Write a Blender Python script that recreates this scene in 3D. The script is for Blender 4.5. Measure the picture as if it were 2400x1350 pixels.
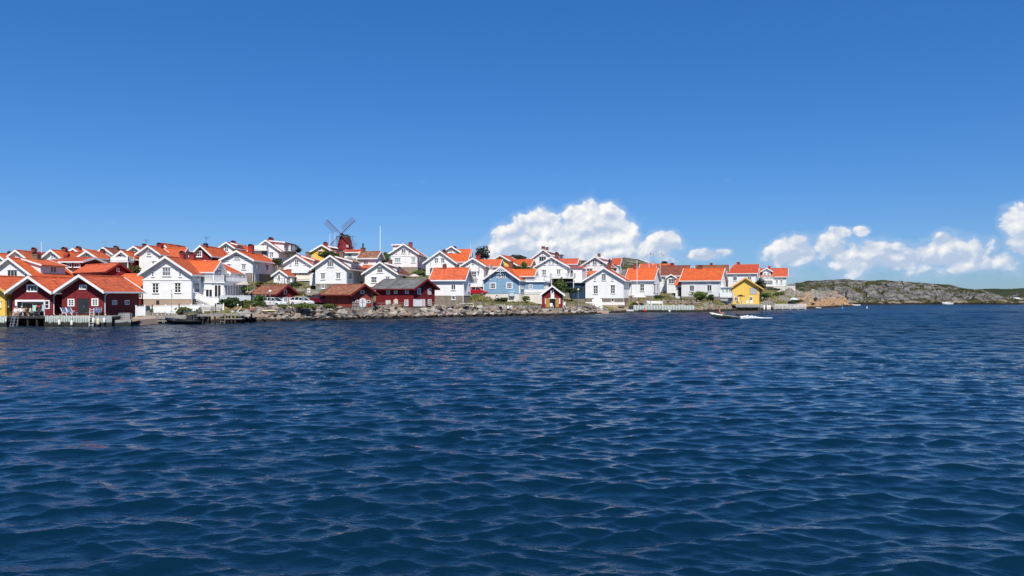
import bpy, bmesh, math, random
import numpy as np
from mathutils import Vector

for o in list(bpy.data.objects): bpy.data.objects.remove(o)
scn = bpy.context.scene
COL = scn.collection
rnd = random.Random(7)
rad = math.radians

# ------------------------------------------------------------------ camera
FPX, HZ, CH = 1733.33, 690.0, 4.1          # focal length (px of the 2400 px photo), horizon row, eye height over water
cam = bpy.data.cameras.new('camera'); camo = bpy.data.objects.new('camera', cam); COL.objects.link(camo)
cam.sensor_width = 36.0; cam.lens = 26.0; cam.shift_y = 0.00625
cam.clip_start = 0.2; cam.clip_end = 20000
camo.location = (0, 0, CH); camo.rotation_euler = (rad(90), 0, 0)
scn.camera = camo

# ------------------------------------------------------------------ light
SUN_DIR = Vector((0.10, -0.63, 0.77)).normalized()        # towards the sun
SUN_EL = math.asin(SUN_DIR.z); SUN_AZ = math.atan2(SUN_DIR.x, SUN_DIR.y)
sl = bpy.data.lights.new('sun', 'SUN'); sl.energy = 5.0; sl.angle = rad(0.5); sl.color = (1.0, 0.94, 0.845)
so = bpy.data.objects.new('sun', sl); COL.objects.link(so)
so.rotation_euler = SUN_DIR.to_track_quat('Z', 'Y').to_euler(); so.location = (-60, -60, 90)

scn.view_settings.view_transform = 'Standard'; scn.view_settings.look = 'None'
scn.view_settings.gamma = 1.0; scn.view_settings.use_curve_mapping = False
scn.view_settings.exposure = 0.2

# ------------------------------------------------------------------ world: Nishita sky with cumulus near the horizon
world = bpy.data.worlds.new('World'); scn.world = world; world.use_nodes = True
wn = world.node_tree; wn.nodes.clear()
def N(nt, typ, **kw):
    n = nt.nodes.new(typ)
    for k, v in kw.items():
        if k == 'inp':
            for i, val in v.items(): n.inputs[i].default_value = val
        else: setattr(n, k, v)
    return n
def math_n(nt, op, a, b=None, c=None, clamp=False):
    n = nt.nodes.new('ShaderNodeMath'); n.operation = op; n.use_clamp = clamp
    for i, x in enumerate((a, b, c)):
        if x is None: continue
        if isinstance(x, (int, float)): n.inputs[i].default_value = x
        else: nt.links.new(x, n.inputs[i])
    return n.outputs[0]
def maprange(nt, x, a, b, c=0.0, d=1.0, smooth=True):
    n = nt.nodes.new('ShaderNodeMapRange'); n.clamp = True
    n.interpolation_type = 'SMOOTHSTEP' if smooth else 'LINEAR'
    nt.links.new(x, n.inputs[0])
    for i, v in enumerate((a, b, c, d)): n.inputs[1 + i].default_value = v
    return n.outputs[0]
def mixc(nt, fac, a, b, mode='MIX'):
    n = nt.nodes.new('ShaderNodeMix'); n.data_type = 'RGBA'; n.blend_type = mode; n.clamp_factor = True
    for i, x in ((0, fac), (6, a), (7, b)):
        if isinstance(x, (int, float)): n.inputs[i].default_value = x
        elif isinstance(x, (tuple, list)): n.inputs[i].default_value = tuple(x) + ((1,) if len(x) == 3 else ())
        else: nt.links.new(x, n.inputs[i])
    return n.outputs[2]

def az_el(px, py):
    x = (px - 1200) / FPX; az = math.atan(x)
    return az, math.atan((HZ - py) / FPX * math.cos(az))
# cumulus heaps: centre px, py and half sizes of the photograph turned into azimuth / elevation
CLOUDS = [(1265, 540, 62, 44), (1390, 527, 80, 46), (1205, 578, 72, 40), (1320, 572, 130, 52), (1400, 580, 110, 40), (1440, 540, 36, 32), (1470, 590, 60, 26), (1320, 606, 170, 34),
          (1545, 580, 58, 34), (1575, 562, 22, 22), (1660, 597, 48, 15), (1690, 592, 26, 12),
          (1962, 548, 30, 16), (2020, 541, 20, 12), (1860, 592, 64, 34), (1930, 585, 70, 36), (1990, 605, 70, 34), (2070, 595, 55, 36), (2120, 612, 60, 30),
          (2180, 600, 60, 30), (2225, 585, 50, 34), (2295, 580, 34, 32), (2270, 615, 60, 26), (2400, 521, 40, 38), (2440, 566, 56, 42), (2330, 612, 50, 20), (2090, 628, 310, 40), (1540, 606, 120, 30)]
cf = bpy.data.node_groups.new('cloud_field', 'ShaderNodeTree')
cf.interface.new_socket('P', in_out='INPUT', socket_type='NodeSocketVector')
cf.interface.new_socket('F', in_out='OUTPUT', socket_type='NodeSocketFloat')
gi = cf.nodes.new('NodeGroupInput'); go = cf.nodes.new('NodeGroupOutput')
acc = None
for ci, (px, py, rx, ry) in enumerate(CLOUDS):
    a, e = az_el(px, py); ix, iy = FPX / (rx * 1.18), FPX / (ry * 1.18)
    m = N(cf, 'ShaderNodeVectorMath', operation='MULTIPLY_ADD'); cf.links.new(gi.outputs[0], m.inputs[0]); m.inputs[1].default_value = (ix, iy, 0)
    m.inputs[2].default_value = (-a * ix, -e * iy, 0.0 if ci < 8 else (0.62 if ci < 12 else (0.64 if ci < 26 else 1.02)))
    l = N(cf, 'ShaderNodeVectorMath', operation='DOT_PRODUCT'); cf.links.new(m.outputs[0], l.inputs[0]); cf.links.new(m.outputs[0], l.inputs[1])
    v = l.outputs['Value']
    acc = v if acc is None else math_n(cf, 'SMOOTH_MIN', acc, v, 0.35)
acc = math_n(cf, 'MULTIPLY', math_n(cf, 'SUBTRACT', 1.22, acc), 1.5)
acc = math_n(cf, 'MAXIMUM', acc, -1.2)
# far round the sky, outside the photograph, the same low heaps go on
sx = N(cf, 'ShaderNodeSeparateXYZ'); cf.links.new(gi.outputs[0], sx.inputs[0])
nz0 = N(cf, 'ShaderNodeTexNoise', noise_dimensions='2D', inp={'Scale': 4.0, 'Detail': 2.0}); cf.links.new(gi.outputs[0], nz0.inputs['Vector'])
band = math_n(cf, 'MULTIPLY', math_n(cf, 'ABSOLUTE', math_n(cf, 'SUBTRACT', sx.outputs[1], 0.05)), 14.0)
away = maprange(cf, math_n(cf, 'ABSOLUTE', sx.outputs[0]), 0.66, 0.8)
far = math_n(cf, 'SUBTRACT', math_n(cf, 'MULTIPLY', math_n(cf, 'SUBTRACT', nz0.outputs[0], 0.42), 5.0), band)
far = math_n(cf, 'SUBTRACT', math_n(cf, 'MULTIPLY', math_n(cf, 'ADD', far, 1.4), away), 1.4)
acc = math_n(cf, 'MAXIMUM', acc, far)
cf.links.new(acc, go.inputs[0])
mk = cf
cf = bpy.data.node_groups.new('cloud_billows', 'ShaderNodeTree')
cf.interface.new_socket('P', in_out='INPUT', socket_type='NodeSocketVector')
cf.interface.new_socket('F', in_out='OUTPUT', socket_type='NodeSocketFloat')
gi = cf.nodes.new('NodeGroupInput'); go = cf.nodes.new('NodeGroupOutput')
sc = N(cf, 'ShaderNodeVectorMath', operation='MULTIPLY'); cf.links.new(gi.outputs[0], sc.inputs[0]); sc.inputs[1].default_value = (1.0, 1.25, 1.0)
n1 = N(cf, 'ShaderNodeTexNoise', noise_dimensions='2D', inp={'Scale': 24.0, 'Detail': 8.0, 'Roughness': 0.55, 'Distortion': 0.25}); cf.links.new(sc.outputs[0], n1.inputs['Vector'])
vo = N(cf, 'ShaderNodeTexVoronoi', voronoi_dimensions='2D', feature='F1', inp={'Scale': 30.0, 'Detail': 2.0, 'Roughness': 0.5}); cf.links.new(sc.outputs[0], vo.inputs['Vector'])
t1 = math_n(cf, 'MULTIPLY', math_n(cf, 'SUBTRACT', n1.outputs[0], 0.5), 2.9)
t2 = math_n(cf, 'MULTIPLY', math_n(cf, 'SUBTRACT', 0.42, vo.outputs['Distance']), 0.85)
f = math_n(cf, 'ADD', t1, t2)
cf.links.new(f, go.inputs[0])

tc = N(wn, 'ShaderNodeTexCoord'); sp = N(wn, 'ShaderNodeSeparateXYZ'); wn.links.new(tc.outputs['Generated'], sp.inputs[0])
az = math_n(wn, 'ARCTAN2', sp.outputs[0], sp.outputs[1]); el = math_n(wn, 'ARCSINE', sp.outputs[2])
cv = N(wn, 'ShaderNodeCombineXYZ'); wn.links.new(az, cv.inputs[0]); wn.links.new(el, cv.inputs[1])
g1 = N(wn, 'ShaderNodeGroup'); g1.node_tree = cf; wn.links.new(cv.outputs[0], g1.inputs[0])
off = N(wn, 'ShaderNodeVectorMath', operation='ADD'); wn.links.new(cv.outputs[0], off.inputs[0]); off.inputs[1].default_value = (-0.005, 0.0075, 0)
g2 = N(wn, 'ShaderNodeGroup'); g2.node_tree = cf; wn.links.new(off.outputs[0], g2.inputs[0])
gm_ = N(wn, 'ShaderNodeGroup'); gm_.node_tree = mk; wn.links.new(cv.outputs[0], gm_.inputs[0])
FD = math_n(wn, 'ADD', gm_.outputs[0], g1.outputs[0])
dens = maprange(wn, FD, 0.0, 0.5)
thin = math_n(wn, 'MULTIPLY', maprange(wn, FD, -0.85, 0.3), 0.42)
lit = maprange(wn, math_n(wn, 'ADD', math_n(wn, 'SUBTRACT', g1.outputs[0], g2.outputs[0]), maprange(wn, el, 0.03, 0.11, -0.22, 0.32)), -0.36, 0.72, 0, 1, smooth=False)
sky = N(wn, 'ShaderNodeTexSky', sky_type='NISHITA', sun_disc=False)
sky.sun_elevation = SUN_EL; sky.sun_rotation = SUN_AZ; sky.altitude = 0; sky.air_density = 1.0; sky.dust_density = 0.0; sky.ozone_density = 1.0
hs = N(wn, 'ShaderNodeHueSaturation', inp={'Saturation': 1.3, 'Value': 1.0}); wn.links.new(sky.outputs[0], hs.inputs['Color'])
# colour response of the camera for the blue of the sky, the same for every direction
sr = N(wn, 'ShaderNodeSeparateColor'); wn.links.new(hs.outputs[0], sr.inputs[0])
def resp(o_, k, g): return math_n(wn, 'MULTIPLY', math_n(wn, 'POWER', math_n(wn, 'MULTIPLY', o_, 0.1), g), k * 10)
sk = N(wn, 'ShaderNodeCombineColor'); wn.links.new(resp(sr.outputs[0], 0.295, 0.82), sk.inputs[0]); wn.links.new(resp(sr.outputs[1], 0.495, 0.69), sk.inputs[1]); wn.links.new(resp(sr.outputs[2], 0.90, 0.69), sk.inputs[2])
cc = mixc(wn, lit, (4.7, 5.7, 7.4), (9.6, 9.5, 9.2))
alpha = math_n(wn, 'MULTIPLY', dens, maprange(wn, el, 0.004, 0.05, 0.55, 0.97))
skyc = mixc(wn, alpha, mixc(wn, thin, sk.outputs[0], (4.6, 5.9, 8.0)), cc)
bg = N(wn, 'ShaderNodeBackground'); wn.links.new(skyc, bg.inputs[0]); bg.inputs[1].default_value = 0.09
bg0 = N(wn, 'ShaderNodeBackground'); wn.links.new(sk.outputs[0], bg0.inputs[0]); bg0.inputs[1].default_value = 0.09
low = math_n(wn, 'MULTIPLY', math_n(wn, 'LESS_THAN', el, 0.17), math_n(wn, 'GREATER_THAN', el, -0.01))
mx = N(wn, 'ShaderNodeMixShader'); wn.links.new(low, mx.inputs[0]); wn.links.new(bg0.outputs[0], mx.inputs[1]); wn.links.new(bg.outputs[0], mx.inputs[2])
wo = N(wn, 'ShaderNodeOutputWorld'); wn.links.new(mx.outputs[0], wo.inputs[0])
world.cycles.sampling_method = 'MANUAL'; world.cycles.sample_map_resolution = 1024

# ------------------------------------------------------------------ helpers
def lin(r, g, b):
    def f(c):
        c /= 255.0
        return c / 12.92 if c <= 0.04045 else ((c + 0.055) / 1.055) ** 2.4
    return (f(r), f(g), f(b))
def P(px, py, Y): return Vector(((px - 1200) / FPX * Y, Y, CH + (HZ - py) / FPX * Y))
def W(px, Y, z): return Vector(((px - 1200) / FPX * Y, Y, z))
def zat(py, Y): return CH + (HZ - py) / FPX * Y
def ywat(py): return CH * FPX / (py - HZ)

class MB:
    def __init__(s): s.v = []; s.f = []; s.m = []
    def face(s, pts, mi=0):
        n = len(s.v); s.v += [tuple(p) for p in pts]; s.f.append(tuple(range(n, n + len(pts)))); s.m.append(mi)
    def hexa(s, p, mi=0):      # p: bottom 4 (ccw), top 4
        n = len(s.v); s.v += [tuple(q) for q in p]
        for q in ((3, 2, 1, 0), (4, 5, 6, 7), (0, 1, 5, 4), (1, 2, 6, 5), (2, 3, 7, 6), (3, 0, 4, 7)):
            s.f.append(tuple(n + i for i in q)); s.m.append(mi)
    def box(s, x0, x1, y0, y1, z0, z1, mi=0):
        s.hexa([(x0, y0, z0), (x1, y0, z0), (x1, y1, z0), (x0, y1, z0), (x0, y0, z1), (x1, y0, z1), (x1, y1, z1), (x0, y1, z1)], mi)
    def beam(s, p, q, w, h, mi=0, up=(0, 0, 1)):
        p, q = Vector(p), Vector(q); d = (q - p).normalized(); r = d.cross(Vector(up))
        if r.length < 1e-4: r = d.cross(Vector((0, 1, 0)))
        r.normalize(); u = r.cross(d); r *= w / 2; u *= h / 2
        s.hexa([p - r - u, p + r - u, q + r - u, q - r - u, p - r + u, p + r + u, q + r + u, q - r + u], mi)
    def extr(s, poly, vec, mi=0, caps=True, cmi=None):
        n = len(s.v); k = len(poly); vec = Vector(vec)
        s.v += [tuple(p) for p in poly] + [tuple(Vector(p) + vec) for p in poly]
        if caps:
            s.f.append(tuple(range(n + k - 1, n - 1, -1))); s.m.append(mi if cmi is None else cmi)
            s.f.append(tuple(range(n + k, n + 2 * k))); s.m.append(mi if cmi is None else cmi)
        for i in range(k):
            j = (i + 1) % k
            s.f.append((n + i, n + j, n + k + j, n + k + i)); s.m.append(mi)
    def tube(s, p, q, r, r2=None, n=6, mi=0, caps=True):
        p, q = Vector(p), Vector(q); r2 = r if r2 is None else r2
        d = (q - p).normalized(); a = d.orthogonal().normalized(); b = d.cross(a); k = len(s.v)
        for c, rr in ((p, r), (q, r2)):
            for i in range(n):
                t = 2 * math.pi * i / n; s.v.append(tuple(c + (a * math.cos(t) + b * math.sin(t)) * rr))
        for i in range(n):
            j = (i + 1) % n; s.f.append((k + i, k + j, k + n + j, k + n + i)); s.m.append(mi)
        if caps:
            s.f.append(tuple(range(k + n - 1, k - 1, -1))); s.m.append(mi); s.f.append(tuple(range(k + n, k + 2 * n))); s.m.append(mi)
    def path(s, pts, r, n=6, mi=0):
        for i in range(len(pts) - 1): s.tube(pts[i], pts[i + 1], r, n=n, mi=mi)
    def rings(s, rings, mi=0, cap=True, closed=True):
        n = len(rings[0]); k = len(s.v)
        for r in rings: s.v += [tuple(p) for p in r]
        for i in range(len(rings) - 1):
            for j in range(n if closed else n - 1):
                j2 = (j + 1) % n; s.f.append((k + i * n + j, k + i * n + j2, k + (i + 1) * n + j2, k + (i + 1) * n + j)); s.m.append(mi)
        if cap and closed:
            s.f.append(tuple(range(k + n - 1, k - 1, -1))); s.m.append(mi)
            e = k + (len(rings) - 1) * n; s.f.append(tuple(range(e, e + n))); s.m.append(mi)
    def lathe(s, prof, n=12, c=(0, 0, 0), mi=0):
        s.rings([[(c[0] + r * math.cos(2 * math.pi * i / n), c[1] + r * math.sin(2 * math.pi * i / n), c[2] + z) for i in range(n)] for r, z in prof], mi)
    def build(s, name, mats, parent=None, loc=None, rotz=None, smooth=False, uv=True):
        me = bpy.data.meshes.new(name); me.from_pydata(s.v, [], s.f)
        if not isinstance(mats, (list, tuple)): mats = [mats]
        for m in mats: me.materials.append(m)
        if len(mats) > 1: me.polygons.foreach_set('material_index', s.m)
        if smooth: me.polygons.foreach_set('use_smooth', [True] * len(s.f))
        me.update()
        if uv: auto_uv(me)
        o = bpy.data.objects.new(name, me); COL.objects.link(o)
        if parent is not None: o.parent = parent
        if loc is not None: o.location = loc
        if rotz is not None: o.rotation_euler = (0, 0, rotz)
        return o
def auto_uv(me):
    uvl = me.uv_layers.new(name='UVMap')
    nl = len(me.loops); npoly = len(me.polygons)
    vi = np.zeros(nl, np.int32); me.loops.foreach_get('vertex_index', vi)
    co = np.zeros(len(me.vertices) * 3, np.float32); me.vertices.foreach_get('co', co); co = co.reshape(-1, 3)
    nr = np.zeros(npoly * 3, np.float32); me.polygons.foreach_get('normal', nr); nr = nr.reshape(-1, 3)
    tot = np.zeros(npoly, np.int32); me.polygons.foreach_get('loop_total', tot)
    n = np.repeat(nr, tot, axis=0)
    t = np.stack([-n[:, 1], n[:, 0], np.zeros(nl, np.float32)], 1); ln = np.linalg.norm(t, axis=1)
    flat = ln < 0.05; t[flat] = (1, 0, 0); ln[flat] = 1; t /= ln[:, None]
    b = np.cross(n, t); b[flat] = (0, 1, 0)
    p = co[vi]; uv = np.stack([(p * t).sum(1), (p * b).sum(1)], 1).astype(np.float32)
    uvl.data.foreach_set('uv', uv.ravel())
def tag(o, label, cat, group=None):
    o['label'] = label; o['category'] = cat
    if group: o['group'] = group
    return o
def struct(o): o['kind'] = 'structure'; return o
def stuff(o): o['kind'] = 'stuff'; return o
def empty(name, loc, rotz=0.0):
    o = bpy.data.objects.new(name, None); COL.objects.link(o); o.location = loc; o.rotation_euler = (0, 0, rotz); o.empty_display_size = 0.3
    return o

# ------------------------------------------------------------------ materials
MAT = {}
def M(name, c1, c2=None, scale=1.5, rough=0.75, spec=0.25, bump=0.0, bscale=12.0, boards=None, tiles=None, vary=0.10, detail=4.0, metal=0.0, horiz=False, band=None):
    if name in MAT: return MAT[name]
    m = bpy.data.materials.new(name); m.use_nodes = True; nt = m.node_tree; b = nt.nodes['Principled BSDF']
    b.inputs['Roughness'].default_value = rough; b.inputs['Specular IOR Level'].default_value = spec; b.inputs['Metallic'].default_value = metal
    tcn = N(nt, 'ShaderNodeTexCoord'); c2 = c2 or tuple(x * 0.86 for x in c1)
    nz = N(nt, 'ShaderNodeTexNoise', inp={'Scale': scale, 'Detail': detail, 'Roughness': 0.6}); nt.links.new(tcn.outputs['Object'], nz.inputs['Vector'])
    col = mixc(nt, maprange(nt, nz.outputs[0], 0.32, 0.68), c1, c2)
    oi = N(nt, 'ShaderNodeObjectInfo')
    if tiles:        # lichen, soot and replaced areas; every roof has aged differently
        ofs = N(nt, 'ShaderNodeVectorMath', operation='ADD'); nt.links.new(tcn.outputs['Object'], ofs.inputs[0]); cmo = N(nt, 'ShaderNodeCombineXYZ'); nt.links.new(math_n(nt, 'MULTIPLY', oi.outputs['Random'], 40.0), cmo.inputs[0]); nt.links.new(cmo.outputs[0], ofs.inputs[1])
        nl = N(nt, 'ShaderNodeTexNoise', inp={'Scale': 0.9, 'Detail': 7.0, 'Roughness': 0.72}); nt.links.new(ofs.outputs[0], nl.inputs['Vector'])
        col = mixc(nt, math_n(nt, 'MULTIPLY', maprange(nt, nl.outputs[0], 0.50, 0.72), 0.55), col, (0.20, 0.11, 0.07) if c1[0] > 2 * c1[1] else (0.11, 0.115, 0.10))
        if c1[0] > 2 * c1[1]: col = mixc(nt, math_n(nt, 'MULTIPLY', maprange(nt, oi.outputs['Random'], 0.35, 1.0), 0.34), col, (0.40, 0.115, 0.06))
    hv = N(nt, 'ShaderNodeHueSaturation', inp={'Saturation': 1.0}); nt.links.new(maprange(nt, math_n(nt, 'FRACT', math_n(nt, 'MULTIPLY', oi.outputs['Random'], 7.31)), 0, 1, 0.88 if tiles else 0.95, 1.12 if tiles else 1.03, smooth=False), hv.inputs['Value']); nt.links.new(col, hv.inputs['Color']); col = hv.outputs[0]
    h = None
    if boards or tiles:
        sp_ = N(nt, 'ShaderNodeSeparateXYZ'); nt.links.new(tcn.outputs['UV'], sp_.inputs[0])
        u, v = sp_.outputs[0], sp_.outputs[1]
        if horiz: u, v = v, u
        if boards:
            q = math_n(nt, 'DIVIDE', u, boards); fl = math_n(nt, 'FLOOR', q); fr = math_n(nt, 'FRACT', q)
            wh = N(nt, 'ShaderNodeTexWhiteNoise', noise_dimensions='1D'); nt.links.new(fl, wh.inputs['W'])
            h = maprange(nt, math_n(nt, 'PINGPONG', fr, 0.5), 0.02, 0.14)
        else:
            qu = math_n(nt, 'DIVIDE', u, tiles[0]); qv = math_n(nt, 'DIVIDE', v, tiles[1])
            cmb = N(nt, 'ShaderNodeCombineXYZ'); nt.links.new(math_n(nt, 'FLOOR', qu), cmb.inputs[0]); nt.links.new(math_n(nt, 'FLOOR', qv), cmb.inputs[1])
            wh = N(nt, 'ShaderNodeTexWhiteNoise', noise_dimensions='2D'); nt.links.new(cmb.outputs[0], wh.inputs['Vector'])
            h = math_n(nt, 'SINE', math_n(nt, 'MULTIPLY', qu, 2 * math.pi))
            h = math_n(nt, 'ADD', math_n(nt, 'MULTIPLY', h, 0.5), math_n(nt, 'FRACT', math_n(nt, 'MULTIPLY', qv, -1.0)))
        tint = maprange(nt, wh.outputs['Value'], 0, 1, 1 - vary, 1 + vary, smooth=False)
        vm = N(nt, 'ShaderNodeVectorMath', operation='SCALE'); nt.links.new(col, vm.inputs[0]); nt.links.new(tint, vm.inputs['Scale']); col = vm.outputs[0]
    if band:     # algae / tar belt below a height: (z, colour)
        ge = N(nt, 'ShaderNodeNewGeometry'); s2 = N(nt, 'ShaderNodeSeparateXYZ'); nt.links.new(ge.outputs['Position'], s2.inputs[0])
        nb = N(nt, 'ShaderNodeTexNoise', inp={'Scale': 1.6, 'Detail': 4.0}); nt.links.new(ge.outputs['Position'], nb.inputs['Vector'])
        zz = math_n(nt, 'ADD', s2.outputs[2], math_n(nt, 'MULTIPLY', math_n(nt, 'SUBTRACT', nb.outputs[0], 0.5), 0.55))
        col = mixc(nt, maprange(nt, zz, band[0] - 0.12, band[0] + 0.12), band[1], col)
    nt.links.new(col, b.inputs['Base Color'])
    if bump or h is not None:
        bn = N(nt, 'ShaderNodeBump'); bn.inputs['Strength'].default_value = 0.6 if h is not None else 0.8
        bn.inputs['Distance'].default_value = 0.025 if h is not None else bump
        if h is None:
            n2 = N(nt, 'ShaderNodeTexNoise', inp={'Scale': bscale, 'Detail': 6.0, 'Roughness': 0.6}); nt.links.new(tcn.outputs['Object'], n2.inputs['Vector']); h = n2.outputs[0]
        nt.links.new(h, bn.inputs['Height']); nt.links.new(bn.outputs[0], b.inputs['Normal'])
    MAT[name] = m; return m

white = M('white_boards', (0.80, 0.80, 0.785), (0.74, 0.745, 0.735), scale=0.8, boards=0.22, vary=0.03, rough=0.6)
white_h = M('white_lap_boards', (0.80, 0.80, 0.785), (0.74, 0.745, 0.735), scale=0.8, boards=0.2, vary=0.03, rough=0.6, horiz=True)
trimw = M('white_trim', (0.82, 0.82, 0.81), (0.78, 0.78, 0.77), rough=0.5)
cream = M('cream_boards', (0.78, 0.73, 0.63), (0.72, 0.67, 0.57), boards=0.2, vary=0.04)
red = M('falu_red_boards', (0.195, 0.022, 0.025), (0.155, 0.016, 0.020), boards=0.24, vary=0.12, rough=0.85)
redb = M('faded_red_boards', (0.30, 0.055, 0.04), (0.24, 0.04, 0.03), boards=0.22, vary=0.2, rough=0.9)
darkred = M('dark_red_boards', (0.185, 0.014, 0.020), (0.155, 0.012, 0.017), boards=0.2, vary=0.06, rough=0.8)
redtrim = M('red_trim', (0.17, 0.018, 0.022), rough=0.8)
yellow = M('yellow_boards', (0.80, 0.53, 0.11), (0.74, 0.48, 0.095), boards=0.22, vary=0.05, rough=0.7)
yeltrim = M('ochre_trim', (0.72, 0.42, 0.12), rough=0.7)
blue = M('blue_boards', (0.215, 0.375, 0.53), (0.195, 0.345, 0.49), boards=0.2, vary=0.05, rough=0.65)
navy = M('navy_boards', (0.02, 0.05, 0.10), boards=0.2, rough=0.6)
orange = M('orange_tiles', (0.62, 0.125, 0.034), (0.52, 0.098, 0.030), scale=0.5, tiles=(0.24, 0.36), vary=0.16, rough=0.75)
oranger = M('aged_orange_tiles', (0.60, 0.125, 0.045), (0.46, 0.095, 0.042), scale=0.7, tiles=(0.24, 0.36), vary=0.3, rough=0.85)
redroof = M('red_roof', (0.52, 0.088, 0.036), (0.42, 0.07, 0.034), scale=0.5, tiles=(0.24, 0.36), vary=0.16, rough=0.7)
brownroof = M('brown_tiles', (0.21, 0.062, 0.040), (0.16, 0.058, 0.042), scale=0.8, tiles=(0.24, 0.36), vary=0.3, rough=0.85)
moss = M('mottled_brown_tiles', (0.24, 0.07, 0.05), (0.20, 0.13, 0.075), scale=1.1, tiles=(0.24, 0.36), vary=0.45, rough=0.9)
greyroof = M('grey_sheet_roof', (0.165, 0.165, 0.155), (0.105, 0.108, 0.105), scale=1.2, tiles=(0.9, 1.6), vary=0.22, rough=0.85)
brick = M('chimney_brick', (0.25, 0.075, 0.05), (0.18, 0.07, 0.055), scale=3.0, bump=0.02, rough=0.9)
brickold = M('old_chimney_brick', (0.23, 0.15, 0.10), (0.17, 0.11, 0.08), scale=3.0, bump=0.02, rough=0.9)
redmetal = M('red_painted_metal', (0.32, 0.04, 0.03), rough=0.5)
dark = M('dark_metal', (0.03, 0.03, 0.033), rough=0.5, spec=0.4)
black = M('black_paint_and_shade', (0.012, 0.012, 0.014), rough=0.6)
soffit = M('white_soffit', (0.62, 0.63, 0.63), rough=0.7)
soffitr = M('red_soffit', (0.10, 0.014, 0.016), rough=0.8)
stone = M('stone_foundation', (0.30, 0.25, 0.19), (0.19, 0.165, 0.14), scale=1.6, bump=0.12, bscale=3.0, rough=0.95)
conc = M('pinkish_render', (0.42, 0.30, 0.22), (0.36, 0.27, 0.21), scale=0.7, bump=0.02, bscale=6.0, rough=0.95)
whitestone = M('whitewashed_stone', (0.74, 0.72, 0.66), (0.62, 0.59, 0.52), scale=2.2, bump=0.1, bscale=3.0, rough=0.9)
greyw = M('weathered_planks', (0.33, 0.31, 0.27), (0.24, 0.23, 0.21), boards=0.16, vary=0.2, rough=0.9)
darkw = M('dark_timber_and_shade', (0.045, 0.035, 0.03), (0.03, 0.025, 0.022), rough=0.9)
picket = M('pale_green_white_pickets', (0.62, 0.68, 0.62), (0.52, 0.60, 0.54), scale=3.0, rough=0.85, band=(0.55, (0.035, 0.035, 0.03)))
picketg = M('grey_pickets', (0.36, 0.40, 0.40), (0.28, 0.32, 0.33), scale=3.0, rough=0.85, band=(0.5, (0.03, 0.03, 0.028)))
glass = M('window_glass', (0.018, 0.022, 0.028), (0.03, 0.035, 0.04), rough=0.06, spec=0.5, scale=0.6)
glassc = M('curtained_glass', (0.20, 0.22, 0.23), (0.06, 0.07, 0.08), rough=0.08, spec=0.5, scale=1.5)
glassl = M('pale_green_glass', (0.35, 0.46, 0.42), (0.28, 0.38, 0.36), rough=0.08, spec=0.5, scale=0.8)
metal = M('galvanised_metal', (0.45, 0.47, 0.48), rough=0.4, metal=0.6)
canvasw = M('white_canvas', (0.82, 0.81, 0.78), rough=0.8)
canvasb = M('beige_canvas', (0.48, 0.42, 0.36), rough=0.8)
bluefab = M('blue_fabric', (0.045, 0.09, 0.20), (0.08, 0.14, 0.28), scale=9.0, rough=0.9)
rub = M('black_rubber', (0.015, 0.016, 0.02), rough=0.6)
fend = M('white_fender', (0.80, 0.78, 0.68), rough=0.5)
wood = M('light_wood', (0.45, 0.26, 0.11), (0.36, 0.2, 0.09), rough=0.7)
ochre = M('ochre_wood', (0.48, 0.24, 0.05), rough=0.7)
# ------------------------------------------------------------------ houses
GROUND = []          # control points (x, y, z) for the island surface
CAMP = Vector((0, 0, CH))
def ray(px, py): return Vector(((px - 1200) / FPX, 1.0, (HZ - py) / FPX))

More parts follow.
